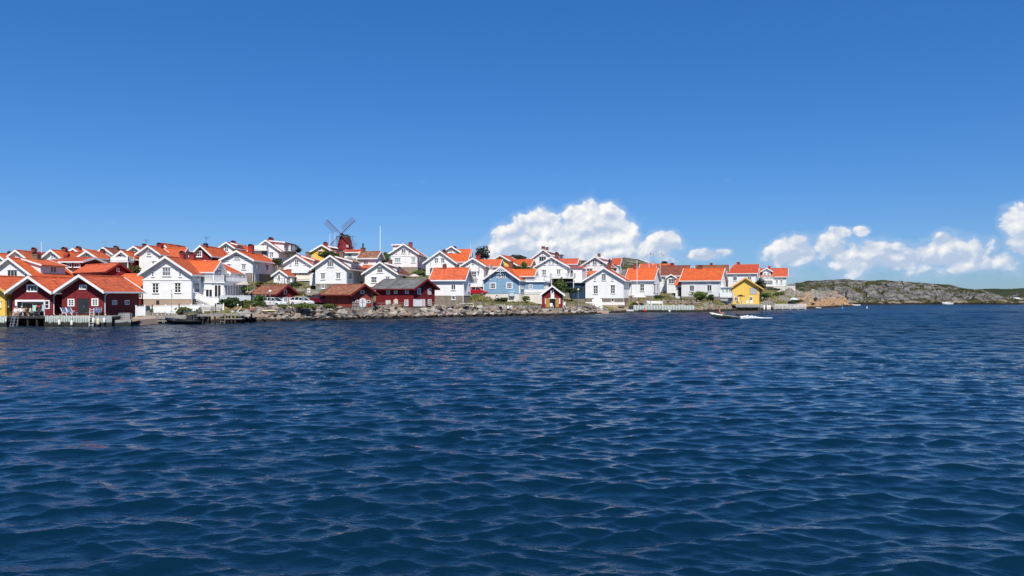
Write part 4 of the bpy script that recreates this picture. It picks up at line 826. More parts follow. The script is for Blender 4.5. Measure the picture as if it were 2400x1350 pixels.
XX.roof_part(lambda S, T, Z: (xm + S, T, Z), hwid + .6, zr_, zr_ - .62 * (hwid + .6), -.2, 3.8, redroof, trimw, soffit, .12)
XX.win(1790.5, 1795, 639.5, 646, 2, 2, at=.3, hood=False); XX.win(1799, 1803.5, 639.5, 646, 2, 2, at=.3, hood=False)
x1 = XX.at(1864, 680, .5)[0]; XX.boxp('terrace', M('white_plinth', (0.6, 0.6, .6)), XX.w / 2 + .02, x1, .5, 6, XX.zg - 1.2, XX.at(1850, 671, .5)[2]); XX.balcony(XX.w / 2 + .05, x1, .45, 6, XX.at(1850, 670.5, .5)[2], 1.05, fm=M('grey_rail', (0.45, .45, .44)))
YY = House('bright yellow boathouse with grey loft hatch on a timber deck', 1716, 1779, 713, 195, D=9, a=15, wall=yellow, trim=yeltrim, sof=M('ochre_soffit', (0.4, 0.25, .1)), G=(1701, 1785, 678, 651), fb=715, name='boathouse', cat='boathouse', group='boathouses', og=0.7, roof=orange)
YY.win(1722, 1730, 697, 704, 2, 1, hood=False, cas=.14); YY.win(1756, 1764, 696.5, 704, 2, 1, hood=False, cas=.14)
YY.door(1758, 1774, 675, 690, M('silver_grey_boards', (0.42, .43, .44), boards=.2, vary=.1), leaves=1, handle=False, frame=yeltrim, name='loft_hatch')
# ------------------------------------------------------------------ water
def vnoise(x, y, seed=0):
    xi = np.floor(x).astype(np.int64); yi = np.floor(y).astype(np.int64); fx = x - xi; fy = y - yi
    fx = fx * fx * fx * (fx * (fx * 6 - 15) + 10); fy = fy * fy * fy * (fy * (fy * 6 - 15) + 10)
    def hsh(a, b):
        n = (a * 374761393 + b * 668265263 + seed * 974634777) & 0x7fffffff
        n = ((n ^ (n >> 13)) * 1274126177) & 0x7fffffff
        return ((n ^ (n >> 16)) & 0xffff) / 65535.0
    return (hsh(xi, yi) * (1 - fx) + hsh(xi + 1, yi) * fx) * (1 - fy) + (hsh(xi, yi + 1) * (1 - fx) + hsh(xi + 1, yi + 1) * fx) * fy
def fbm(x, y, oct=5, seed=0, gain=0.5):
    s = 0; a = 1.0; t = 0
    for i in range(oct):
        s = s + a * (vnoise(x * 2 ** i + 17.3 * i, y * 2 ** i - 9.1 * i, seed + i) - 0.5); t += a; a *= gain
    return s / t
def grid_mesh(name, X, Y, Z, mats, smooth=True):
    nr, nc = X.shape
    co = np.stack([X, Y, Z], -1).reshape(-1, 3).astype(np.float32)
    i = np.arange(nr * nc).reshape(nr, nc)
    q = np.stack([i[:-1, :-1], i[:-1, 1:], i[1:, 1:], i[1:, :-1]], -1).reshape(-1, 4)
    me = bpy.data.meshes.new(name); me.vertices.add(len(co)); me.vertices.foreach_set('co', co.ravel())
    me.loops.add(q.size); me.loops.foreach_set('vertex_index', q.ravel().astype(np.int32))
    me.polygons.add(len(q)); me.polygons.foreach_set('loop_start', np.arange(0, q.size, 4, dtype=np.int32))
    if smooth: me.polygons.foreach_set('use_smooth', np.ones(len(q), bool))
    me.update(calc_edges=True); me.validate()
    for m in (mats if isinstance(mats, (list, tuple)) else [mats]): me.materials.append(m)
    o = bpy.data.objects.new(name, me); COL.objects.link(o); return o

def water_mat():
    m = bpy.data.materials.new('sea_water'); m.use_nodes = True; nt = m.node_tree; b = nt.nodes['Principled BSDF']
    b.inputs['Base Color'].default_value = (0.0015, 0.0145, 0.031, 1); b.inputs['Roughness'].default_value = 0.04; b.inputs['IOR'].default_value = 1.333
    ge = N(nt, 'ShaderNodeNewGeometry')
    def lay(sc, ry, rot, det):
        mp1 = N(nt, 'ShaderNodeMapping'); mp1.inputs['Scale'].default_value = (1.0, ry, 1.0); mp1.inputs['Rotation'].default_value = (0, 0, rad(rot)); nt.links.new(ge.outputs['Position'], mp1.inputs[0])
        n1 = N(nt, 'ShaderNodeTexNoise', noise_dimensions='2D', inp={'Scale': sc, 'Detail': det, 'Roughness': 0.5, 'Distortion': 0.3}); nt.links.new(mp1.outputs[0], n1.inputs['Vector']); return n1.outputs[0]
    n0 = N(nt, 'ShaderNodeTexNoise', noise_dimensions='2D', inp={'Scale': 0.05, 'Detail': 3.0}); nt.links.new(ge.outputs['Position'], n0.inputs['Vector'])
    amp = maprange(nt, n0.outputs[0], 0.3, 0.7, 0.6, 1.3)
    ln = N(nt, 'ShaderNodeVectorMath', operation='LENGTH'); nt.links.new(ge.outputs['Position'], ln.inputs[0])
    open_ = maprange(nt, ln.outputs['Value'], 14, 100, 0.02, 0.36)        # the chop that the mesh is too coarse to carry
    nt.links.new(maprange(nt, ln.outputs['Value'], 20, 130, 0.03, 0.27), b.inputs['Roughness'])       # waves finer than the mesh
    hh = math_n(nt, 'ADD', math_n(nt, 'MULTIPLY', lay(7.0, 1.9, 10, 3.0), 0.010), math_n(nt, 'MULTIPLY', lay(1.25, 1.8, -8, 4.0), open_))
    bn = N(nt, 'ShaderNodeBump'); bn.inputs['Strength'].default_value = 1.0; bn.inputs['Distance'].default_value = 1.0
    nt.links.new(math_n(nt, 'MULTIPLY', hh, amp), bn.inputs['Height']); nt.links.new(bn.outputs[0], b.inputs['Normal'])
    return m
rng = np.random.default_rng(11); WAVE_RMS = 0.225
NA, NR = 1060, 980
ang = np.linspace(rad(-50), rad(50), NA); r = np.concatenate([np.geomspace(7.0, 420, NR - 30), np.geomspace(440, 9000, 30)])
Rg, Ag = np.meshgrid(r, ang, indexing='ij'); WX = Rg * np.sin(Ag); WY = Rg * np.cos(Ag)
dr = np.gradient(r)[:, None]; res = np.maximum(dr * 0.9, Rg * (ang[1] - ang[0]))
ZZ = np.zeros_like(WX); DX = np.zeros_like(WX); DY = np.zeros_like(WX)
# gusts: slow modulation of the chop
gust = 0.8 + 0.9 * (fbm(WX * 0.02, WY * 0.02, 3, 5) + 0.25)
gust = np.clip(gust, 0.55, 1.35)
nW = 110
lam = np.geomspace(0.16, 4.2, nW) * rng.uniform(0.95, 1.05, nW)
sl_ = np.exp(-(np.log(lam / 0.5)) ** 2 / (2 * 1.05 ** 2)) * rng.uniform(0.6, 1.4, nW); sl_ *= WAVE_RMS / math.sqrt((sl_ ** 2).sum() / 2)
for L_, slope in zip(lam, sl_):
    th = rad(-90) + rng.normal(0, 0.24) + (0.34 if rng.random() < 0.5 else -0.30)
    k = 2 * math.pi / L_; A = slope / k
    ph = k * (WX * math.cos(th) + WY * math.sin(th)) + rng.uniform(0, 6.28)
    a_ = A * (1 + (0.9 if L_ > 1.2 else 0.0) * np.clip((Rg - 40) / 70, 0, 1)) * np.clip((L_ / res - 2.2) / 2.5, 0, 1) * gust * np.clip((450 - Rg) / 250, 0, 1)
    ZZ += a_ * np.cos(ph); s_ = a_ * np.sin(ph); DX -= 1.5 * s_ * math.cos(th); DY -= 1.5 * s_ * math.sin(th)
# low ridges of boat wash running across the sound
for (p0, p1, py, am) in ((1880, 2030, 738, 0.28), (1850, 2100, 741, 0.12), (2060, 2230, 735.5, 0.2), (2220, 2420, 732.5, 0.26), (1830, 2420, 745, 0.1), (1780, 1880, 735, 0.14)):
    yc = ywat(py); xa, xb = (p0 - 1200) / FPX * yc, (p1 - 1200) / FPX * yc
    ZZ += am * np.exp(-((WY - yc - 0.05 * (WX - xa)) / 1.3) ** 2) * np.clip((WX - xa) / 3, 0, 1) * np.clip((xb - WX) / 3, 0, 1)
water = grid_mesh('sea', WX + DX, WY + DY, ZZ, water_mat())
struct(water)
# the rest of the sea round the viewer, coarse
bmw = MB(); A2 = [rad(50) + (rad(260)) * i / 40 for i in range(41)]; RS = [0.0001, 7.0, 60, 600, 9000]
me_ = MB()
for i in range(40):
    for j in range(4):
        q = [(RS[j] * math.sin(A2[i]), RS[j] * math.cos(A2[i]), 0), (RS[j + 1] * math.sin(A2[i]), RS[j + 1] * math.cos(A2[i]), 0), (RS[j + 1] * math.sin(A2[i + 1]), RS[j + 1] * math.cos(A2[i + 1]), 0), (RS[j] * math.sin(A2[i + 1]), RS[j] * math.cos(A2[i + 1]), 0)]
        me_.face(q)
me_.face([(0, 0, 0)] + [(7 * math.sin(rad(-50 + 12.5 * i)), 7 * math.cos(rad(-50 + 12.5 * i)), 0) for i in range(9)])
struct(me_.build('sea_behind', water.data.materials[0], uv=False))

# ------------------------------------------------------------------ island ground
SHORE = [(-260, 764), (-60, 764), (0, 762), (200, 761.5), (310, 761), (335, 757), (450, 756.5), (560, 756), (600, 755.5), (700, 752), (850, 748.5), (1000, 745), (1200, 741), (1350, 738), (1400, 735.5), (1425, 734), (1470, 732), (1620, 731), (1660, 730), (1700, 728.8), (1745, 727.5), (1780, 726), (1815, 725), (1880, 723.5), (1950, 720), (1985, 718), (1996, 716.5), (1990, 715.2)]
shore_w = [W(px, ywat(py), 0.0) for px, py in SHORE]
def shore_pts(step):
    out = []
    for i in range(len(shore_w) - 1):
        a, b = shore_w[i], shore_w[i + 1]; L_ = (b - a).length; k = max(1, int(L_ / step))
        nrm = Vector(((b - a).y, -(b - a).x, 0)).normalized()
        for j in range(k): out.append((a.lerp(b, j / k), nrm))
    return out
for p, nrm in shore_pts(4.0):
    GROUND.append((p.x, p.y, -0.15)); q = p + nrm * 4.0; GROUND.append((q.x, q.y, -1.6)); q = p + nrm * 12; GROUND.append((q.x, q.y, -4))
def gp(px, py, Y): p = P(px, py, Y); GROUND.append((p.x, p.y, p.z))
# quay level under the boathouses
for q in range(-60, 320, 40):
    GROUND.append((W(q, 100, 0).x, 100, 0.9)); GROUND.append((W(q, 105, 0).x, 105, 1.4))
# breakwater crest, car park, lawns and rocks (photo row of the ground at a chosen depth)
for q in ((340, 735, 110), (400, 735, 110), (450, 733, 110), (540, 727, 112), (590, 725, 113), (560, 715, 120), (640, 726, 115), (700, 720, 119), (760, 719, 121), (640, 714, 124), (700, 712, 126), (750, 709, 129),
          (850, 719, 126), (880, 718, 131), (1000, 719, 133), (1050, 718, 137), (1120, 708, 145), (1120, 692, 151), (1180, 712, 147), (1150, 718, 143), (1240, 720, 146), (1330, 721, 152), (1250, 712, 152), (1345, 706, 165), (1380, 721, 160),
          (560, 685, 128), (600, 675, 131), (620, 668, 134), (700, 676, 136), (690, 690, 131), (740, 692, 131), (830, 690, 135), (560, 672, 131), (640, 690, 134),
          (1450, 722, 166), (1490, 716, 173), (1560, 714, 175), (1620, 716, 176), (1550, 700, 181), (1600, 703, 183), (1660, 706, 184), (1680, 712, 185), (1640, 716, 178), (1700, 716, 188), (1560, 690, 195), (1580, 686, 200),
          (1800, 702, 205), (1830, 690, 220), (1800, 680, 228), (1870, 684, 235), (1850, 705, 212), (1860, 716, 206), (1880, 690, 232), (1900, 686, 242), (1890, 702, 226), (1925, 689, 246), (1930, 702, 240), (1950, 696, 250), (1965, 706, 250), (1975, 702, 254), (1985, 710, 254), (1905, 686, 246), (1915, 687, 250), (1940, 691, 252), (1958, 697, 254), (1900, 692, 236), (1920, 695, 240), (1945, 700, 246), (1970, 704, 252), (1895, 685, 250), (1935, 690, 258), (1955, 694, 260),
          (640, 640, 150), (900, 620, 165), (1000, 650, 158), (1230, 640, 180), (1340, 660, 178)):
    gp(*q)
for x in range(-150, 60, 25): GROUND.append((x, 240, 6)); GROUND.append((x, 300, -2))
for x in range(-150, -60, 20): GROUND.append((x, 130, 6)); GROUND.append((x, 160, 10)); GROUND.append((x, 200, 10))
for x in range(60, 140, 20): GROUND.append((x, 285, -2)); GROUND.append((x, 300, -3))
sxs = np.array([p.x for p in shore_w[:-2]]); sys_ = np.array([p.y for p in shore_w[:-2]])
for x in range(-150, 150, 12):
    ys = float(np.interp(x, sxs, sys_))
    for y in range(84, int(ys) - 8, 10): GROUND.append((x, y, -5))
for x in range(134, 150, 6):
    for y in range(84, 310, 12): GROUND.append((x, y, -6))
CP = np.array(GROUND)
def idw(X, Y, chunk=4000):
    xs, ys = X.ravel(), Y.ravel(); out = np.empty(xs.shape)
    for i in range(0, len(xs), chunk):
        d2 = (xs[i:i + chunk, None] - CP[None, :, 0]) ** 2 + (ys[i:i + chunk, None] - CP[None, :, 1]) ** 2
        w_ = 1.0 / (d2 + 0.6) ** 2.0; out[i:i + chunk] = (w_ * CP[None, :, 2]).sum(1) / w_.sum(1)
    return out.reshape(X.shape)
GX0, GX1, GY0, GY1, ST = -150.0, 140.0, 88.0, 310.0, 1.1
gx = np.arange(GX0, GX1, ST); gy = np.arange(GY0, GY1, ST); TX, TY = np.meshgrid(gx, gy); TZ = idw(TX, TY)
TZ += np.where(TZ > 0.1, fbm(TX * 0.35, TY * 0.35, 4, 3) * 0.55 * np.clip(TZ, 0, 1.2), 0)
SXs = np.array([q[0] for q in SHORE[:-2]], float); SYs = np.array([ywat(q[1]) for q in SHORE[:-2]])
PXg = 1200 + FPX * TX / TY; dsh = TY - np.interp(PXg, SXs, SYs); inb = (PXg > 562) & (PXg < 1426) & (dsh > -1) & (dsh < 5.6)
TZ = np.where(inb, np.minimum(TZ, np.clip(dsh, 0, 6) / 4.9 * 1.9 - 0.85), TZ)        # bedding under the breakwater stones
hl = np.clip((TX - 78) / 12, 0, 1) * np.clip((TY - 192) / 10, 0, 1)       # bare rock head at the point: blocky
TZ += hl * np.clip(TZ, 0, 2) * (np.abs(fbm(TX * 0.22, TY * 0.22, 4, 9)) * 4.2 - 0.5)
def gz(x, y):
    i = (x - GX0) / ST; j = (y - GY0) / ST; i0 = int(i); j0 = int(j); fi, fj = i - i0, j - j0
    return float((TZ[j0, i0] * (1 - fi) + TZ[j0, i0 + 1] * fi) * (1 - fj) + (TZ[j0 + 1, i0] * (1 - fi) + TZ[j0 + 1, i0 + 1] * fi) * fj)
def ground_mat(name, rock1, rock2, grass1, grass2, gcover=0.5, tan=None, bumpd=0.35, scale=0.35, tanh=6.0, headrock=False):
    m = bpy.data.materials.new(name); m.use_nodes = True; nt = m.node_tree; b = nt.nodes['Principled BSDF']; b.inputs['Roughness'].default_value = 0.95; b.inputs['Specular IOR Level'].default_value = 0.15
    ge = N(nt, 'ShaderNodeNewGeometry'); ps = ge.outputs['Position']
    def nz(sc, det=6.0, seed=0.0, rough=0.6):
        n = N(nt, 'ShaderNodeTexNoise', inp={'Scale': sc, 'Detail': det, 'Roughness': rough}); a = N(nt, 'ShaderNodeVectorMath', operation='ADD'); a.inputs[1].default_value = (seed, seed * 2, 0); nt.links.new(ps, a.inputs[0]); nt.links.new(a.outputs[0], n.inputs['Vector']); return n.outputs[0]
    rock = mixc(nt, maprange(nt, nz(scale * 3, 8, 3), 0.35, 0.65), rock1, rock2)
    vo = N(nt, 'ShaderNodeTexVoronoi', feature='DISTANCE_TO_EDGE', inp={'Scale': scale * 1.2}); nt.links.new(ps, vo.inputs['Vector'])
    if tan:
        pz0 = N(nt, 'ShaderNodeSeparateXYZ'); nt.links.new(ps, pz0.inputs[0])       # wave washed rock near the water is cleaner and warmer
        rock = mixc(nt, maprange(nt, math_n(nt, 'SUBTRACT', math_n(nt, 'MULTIPLY', nz(scale * 0.9, 5, 40), (math_n(nt, 'ADD', tanh, maprange(nt, pz0.outputs[0], 86, 98, 0.0, 5.0)) if headrock else tanh)), pz0.outputs[2]), -0.5, 0.9), rock, tan)
    rock = mixc(nt, maprange(nt, nz(scale * 8, 4, 9), 0.60, 0.72), rock, tuple(x * 0.45 for x in rock2))
    grass = mixc(nt, maprange(nt, nz(scale * 2, 4, 21), 0.4, 0.6), grass1, grass2)
    sp_ = N(nt, 'ShaderNodeSeparateXYZ'); nt.links.new(ge.outputs['True Normal'], sp_.inputs[0])
    g = math_n(nt, 'ADD', nz(scale * 0.9, 6, 55), math_n(nt, 'MULTIPLY', math_n(nt, 'SUBTRACT', sp_.outputs[2], 0.9), 0.5))
    col = mixc(nt, maprange(nt, g, 1.0 - gcover - 0.04, 1.0 - gcover + 0.05), rock, grass)
    pz = N(nt, 'ShaderNodeSeparateXYZ'); nt.links.new(ps, pz.inputs[0])
    zz = math_n(nt, 'ADD', pz.outputs[2], math_n(nt, 'MULTIPLY', math_n(nt, 'SUBTRACT', nz(0.6, 3, 70), 0.5), 0.9))
    col = mixc(nt, maprange(nt, zz, 0.35, 0.75), (0.028, 0.024, 0.018), col)       # wet seaweed belt
    nt.links.new(col, b.inputs['Base Color'])
    hgt = math_n(nt, 'ADD', nz(scale * 2.5, 8, 3, 0.65), math_n(nt, 'MULTIPLY', maprange(nt, vo.outputs['Distance'], 0.0, 0.12), 0.4))
    bn = N(nt, 'ShaderNodeBump'); bn.inputs['Strength'].default_value = 1.0; bn.inputs['Distance'].default_value = bumpd; nt.links.new(hgt, bn.inputs['Height']); nt.links.new(bn.outputs[0], b.inputs['Normal'])
    return m
island_m = ground_mat('island_ground', (0.27, 0.235, 0.195), (0.17, 0.16, 0.14), (0.10, 0.115, 0.03), (0.20, 0.165, 0.06), gcover=0.53, tan=(0.40, 0.25, 0.13), bumpd=0.5, tanh=1.6, headrock=True)
ground = struct(grid_mesh('ground', TX, TY, TZ, island_m))
# sea bed so that nothing is open below the shore
# ------------------------------------------------------------------ rocky hills beyond
def hill(name, prof, Yf, Yb, mat, amp=3.0, seed=1, x0=None, x1=None, ridge=0.5, nx=420, ny=90, fr=0.05):
    """prof: (px, py of skyline); skyline stands at depth Yr, falling to the sea in front and behind"""
    pxs = np.array([p[0] for p in prof], float); Yr = Yf + (Yb - Yf) * ridge
    X_ = (pxs - 1200) / FPX * Yr; Z_ = np.array([zat(p[1], Yr) for p in prof])
    xs = np.linspace(X_[0], X_[-1], nx); v = np.linspace(0, 1, ny); XX_, VV = np.meshgrid(xs, v); top = np.interp(xs, X_, Z_)[None, :]
    Yg = Yf + (Yb - Yf) * VV; yy = np.where(VV < ridge, VV / ridge, (1 - VV) / (1 - ridge))
    sh = np.sin(np.clip(yy, 0, 1) * math.pi / 2) ** 0.8
    jag = fbm(XX_ * fr, Yg * fr, 6, seed, 0.55); led = np.abs(fbm(XX_ * fr * 2.2, Yg * fr * 2.2, 4, seed + 7))
    Zg = (top + 1.2) * sh - 1.2 + amp * np.clip(top / 11.0, 0.12, 1.0) * (jag * 1.4 + led * 1.2 - 0.25) * np.clip(sh * 2.2, 0, 1) * np.clip((1.04 - sh) * 2.2, 0.25, 1)
    return struct(grid_mesh(name, XX_, Yg, Zg, mat))
rockhill = ground_mat('bare_granite', (0.28, 0.265, 0.24), (0.14, 0.136, 0.128), (0.055, 0.062, 0.022), (0.10, 0.09, 0.035), gcover=0.55, tan=(0.38, 0.30, 0.22), bumpd=3.2, scale=0.16, tanh=3.4)
woodhill = ground_mat('wooded_hill', (0.05, 0.06, 0.035), (0.035, 0.045, 0.025), (0.030, 0.048, 0.018), (0.045, 0.06, 0.025), gcover=0.8, bumpd=3.0, scale=0.1)
hill('rocky_hill', [(1700, 712), (1780, 690), (1830, 672), (1860, 668), (1900, 660), (1940, 656.5), (1985, 655.5), (2050, 658.5), (2120, 662.5), (2180, 667.5), (2225, 675), (2240, 682), (2262, 689), (2300, 695), (2335, 700), (2352, 709), (2362, 714)], 300, 440, rockhill, amp=6.5, seed=4, ridge=0.42, nx=640, ny=150, fr=0.075)
hill('wooded_hill', [(2120, 705), (2200, 694), (2250, 684.5), (2300, 679), (2330, 676), (2370, 678), (2400, 677), (2480, 672), (2600, 680), (2800, 690), (3100, 705)], 620, 900, woodhill, amp=6.0, seed=14, ridge=0.4, nx=260, ny=50)
hill('rocky_islet', [(2366, 713), (2378, 700), (2392, 690), (2415, 680), (2500, 676), (2600, 690), (2700, 713)], 420, 480, rockhill, amp=4.0, seed=24, ridge=0.4, nx=160, ny=40)
hill('rocky_knoll', [(1180, 690), (1260, 640), (1310, 614), (1335, 610), (1365, 611), (1400, 612), (1440, 606), (1462, 603), (1490, 607), (1515, 616), (1540, 622), (1600, 640), (1680, 680)], 232, 330, ground_mat('scrubby_knoll', (0.26, 0.235, 0.20), (0.15, 0.14, 0.12), (0.05, 0.06, 0.02), (0.11, 0.10, 0.04), gcover=0.5, bumpd=1.2, scale=0.3), amp=3.0, seed=31, ridge=0.5, nx=260, ny=80, fr=0.1)
# ------------------------------------------------------------------ windmill
def windmill():
    Y = 185.0; c = W(808.5, Y, 0); zb = gz(c.x, Y) - 0.2; root = empty('windmill', (c.x, Y, zb)); tag(root, 'red wooden windmill with four lattice sails on the hilltop', 'windmill')
    s = Y / FPX; z1 = zat(559, Y) - zb; z0r, z1r = 0.0, z1; r1 = 12.5 * s; r0 = r1 + (19.5 - 12.5) * s * z1 / (28 * s)
    mb = MB(); mb.lathe([(r0, -1.5), (r0, 0), (r1, z1)], 8); t = mb.build('tower', red, root); t.rotation_euler = (0, 0, rad(22.5))
    mb = MB()
    for i in range(8):
        a = 2 * math.pi * (i + .5) / 8; mb.beam((r0 * math.cos(a), r0 * math.sin(a), 0), (r1 * math.cos(a) * 1.02, r1 * math.sin(a) * 1.02, z1), 0.1, 0.1)
    mb.build('corner_batten', redtrim, root)
    capm = M('dark_green_cap', (0.05, 0.07, 0.06), (0.03, 0.045, 0.04), scale=3)
    mb = MB(); R_ = 13.2 * s; H_ = 9.5 * s
    mb.lathe([(R_, z1 + .02), (R_ * 1.02, z1 + .3), (R_ * .95, z1 + H_ * .45), (R_ * .75, z1 + H_ * .75), (R_ * .4, z1 + H_ * .95), (.05, z1 + H_)], 12); mb.build('cap', capm, root)
    hub = Vector((W(803, Y, 0).x - c.x, -R_ - 0.45, zat(550, Y) - zb))
    mb = MB(); mb.tube(hub + Vector((0, -.25, 0)), hub + Vector((.2, R_ * .8, .1)), .22, n=8); mb.build('sail_axle', darkw, root)
    sailm = M('sail_timber', (0.14, 0.035, 0.03), rough=.8)
    for (dx, dz) in ((-32, 32), (34, 33), (33, -35), (-33, -34)):
        d = Vector((dx, 0, dz)).normalized(); p = Vector((-d.z, 0, d.x)); L_ = 4.9; mb = MB()
        mb.beam(hub, hub + d * L_, .15, .15, up=(0, 1, 0))
        for f in (.45, .8, 1.15): mb.beam(hub + d * 1.2 + p * f, hub + d * (L_ - .1) + p * f, .045, .045, up=(0, 1, 0))
        for i in range(11):
            q = hub + d * (1.2 + (L_ - 1.3) * i / 10); mb.beam(q - p * .4, q + p * 1.15, .045, .045, up=(0, 1, 0))
        mb.build('sail', sailm, root)
    mb = MB(); px_ = R_ * 1.0
    for sg in (-1, 1):
        tip = Vector((sg * (R_ + .75), -.1, z1 + .55)); mb.beam((sg * R_ * .6, 0, z1 + .55), tip, .1, .1); mb.beam(tip, (sg * (R_ * .95), -.1, z1 - 1.5), .08, .08); mb.beam((sg * R_ * .8, .1, z1 + .5), (sg * (R_ * .95), -.1, z1 - 1.5), .08, .08)
    mb.beam((1.2, -R_ * .6, z1 + .2), (r0 * .95, -r0 - .9, .2), .22, .22)
    mb.build('tail_frame', darkw, root)
    p = P(814, 577, Y - 1.75); o = MB(); xx, zz = p.x - c.x, p.z - zb
    fr = MB(); yy = -(r1 + (r0 - r1) * (1 - zz / z1)) * .94 - .03
    fr.box(xx - .28, xx + .28, yy - .05, yy + .1, zz - .28, zz + .28); w = fr.build('window', trimw, root)
    pn = MB()
    for (a, b) in ((-1, -1), (1, -1), (-1, 1), (1, 1)): pn.box(xx + a * .12 - .08, xx + a * .12 + .08, yy - .07, yy - .052, zz + b * .12 - .08, zz + b * .12 + .08)
    pn.build('pane', glass, w)
windmill()

# ------------------------------------------------------------------ trees, shrubs
def leaf_mat(name, c1, c2):
    m = M(name, c1, c2, scale=1.4, rough=.7, spec=.2); b = m.node_tree.nodes['Principled BSDF']; b.inputs['Subsurface Weight'].default_value = 0.0
    return m
lg = leaf_mat('green_leaves', (0.055, 0.095, 0.022), (0.10, 0.13, 0.03)); ld = leaf_mat('dark_leaves', (0.022, 0.042, 0.016), (0.045, 0.065, 0.022)); ly = leaf_mat('yellow_green_leaves', (0.12, 0.13, 0.035), (0.07, 0.085, 0.022)); lp = leaf_mat('pine_needles', (0.012, 0.022, 0.012), (0.03, 0.042, 0.02)); lb2 = leaf_mat('bright_leaves', (0.07, 0.13, 0.02), (0.05, 0.095, 0.018))
bark = M('bark', (0.09, 0.065, 0.045), (0.05, 0.04, 0.03), bump=.03)
def crown_mesh(rx, ry, rz, n, size, seed, flat=0.0, clumps=9):
    g = random.Random(seed); mb = MB(); cl = []
    for i in range(clumps):
        while True:
            p = Vector((g.uniform(-1, 1), g.uniform(-1, 1), g.uniform(-1, 1)))
            if .2 < p.length < .8: break
        cl.append((p, g.uniform(.30, .55)))
    for i in range(n):
        c, r = g.choice(cl); d = Vector((g.gauss(0, 1), g.gauss(0, 1), g.gauss(0, 1))).normalized() * r * g.uniform(.55, 1.08); q = c + d
        q = Vector((q.x * rx, q.y * ry, max(q.z, -.95) * rz)); s = size * g.uniform(.5, 1.3)
        u = Vector((g.gauss(0, 1), g.gauss(0, 1), g.gauss(0, 1))).normalized(); v = u.orthogonal().normalized(); v = (v + u.cross(v) * g.uniform(-1, 1)).normalized()
        a, b = u * s, v * s * g.uniform(.5, .9)
        mb.face([q - a, q - b * .8, q + a, q + b]); 
    return mb
tcount = [0]
def plant(label, px, py, w, h, Y, mat, name='shrub', cat='shrub', n=None, size=None, group=None, trunk=True, depth=None):
    s = Y / FPX; rx, rz = w * s / 2, h * s / 2; ry = depth or max(rx * .8, .5); c = P(px, py, Y); zg = min(gz(c.x, c.y), c.z - rz * .75)
    root = empty(name, (c.x, c.y, zg)); tag(root, label, cat, group); tcount[0] += 1
    n = n or int(500 + 900 * min(1.5, rx * rz / 2.0)); size = size or max(.09, min(.2, .14 * max(rx, rz)))
    cz = c.z - zg
    cr = crown_mesh(rx, ry, rz, n, size, 100 + tcount[0], clumps=10 + int(rx * 3)).build('crown', mat, root, uv=False); cr.location = (0, 0, cz)
    mb = MB(); tr = .05 + .035 * rz
    if trunk == 'tall': mb.tube((0, 0, -.3), (.1, 0, cz + rz * .3), tr * 2.2, tr, n=7)
    for i in range(3 if rx < 1.5 else 5):
        a = i * 2.2; mb.tube((.05 * math.cos(a), .05 * math.sin(a), -.2), (rx * .5 * math.cos(a), ry * .5 * math.sin(a), cz + rz * .25), tr, tr * .4, n=5)
    mb.build('trunk', bark, root)
    return root
SG = 'shrubs and hedges round the houses'; TG = 'trees on the island'
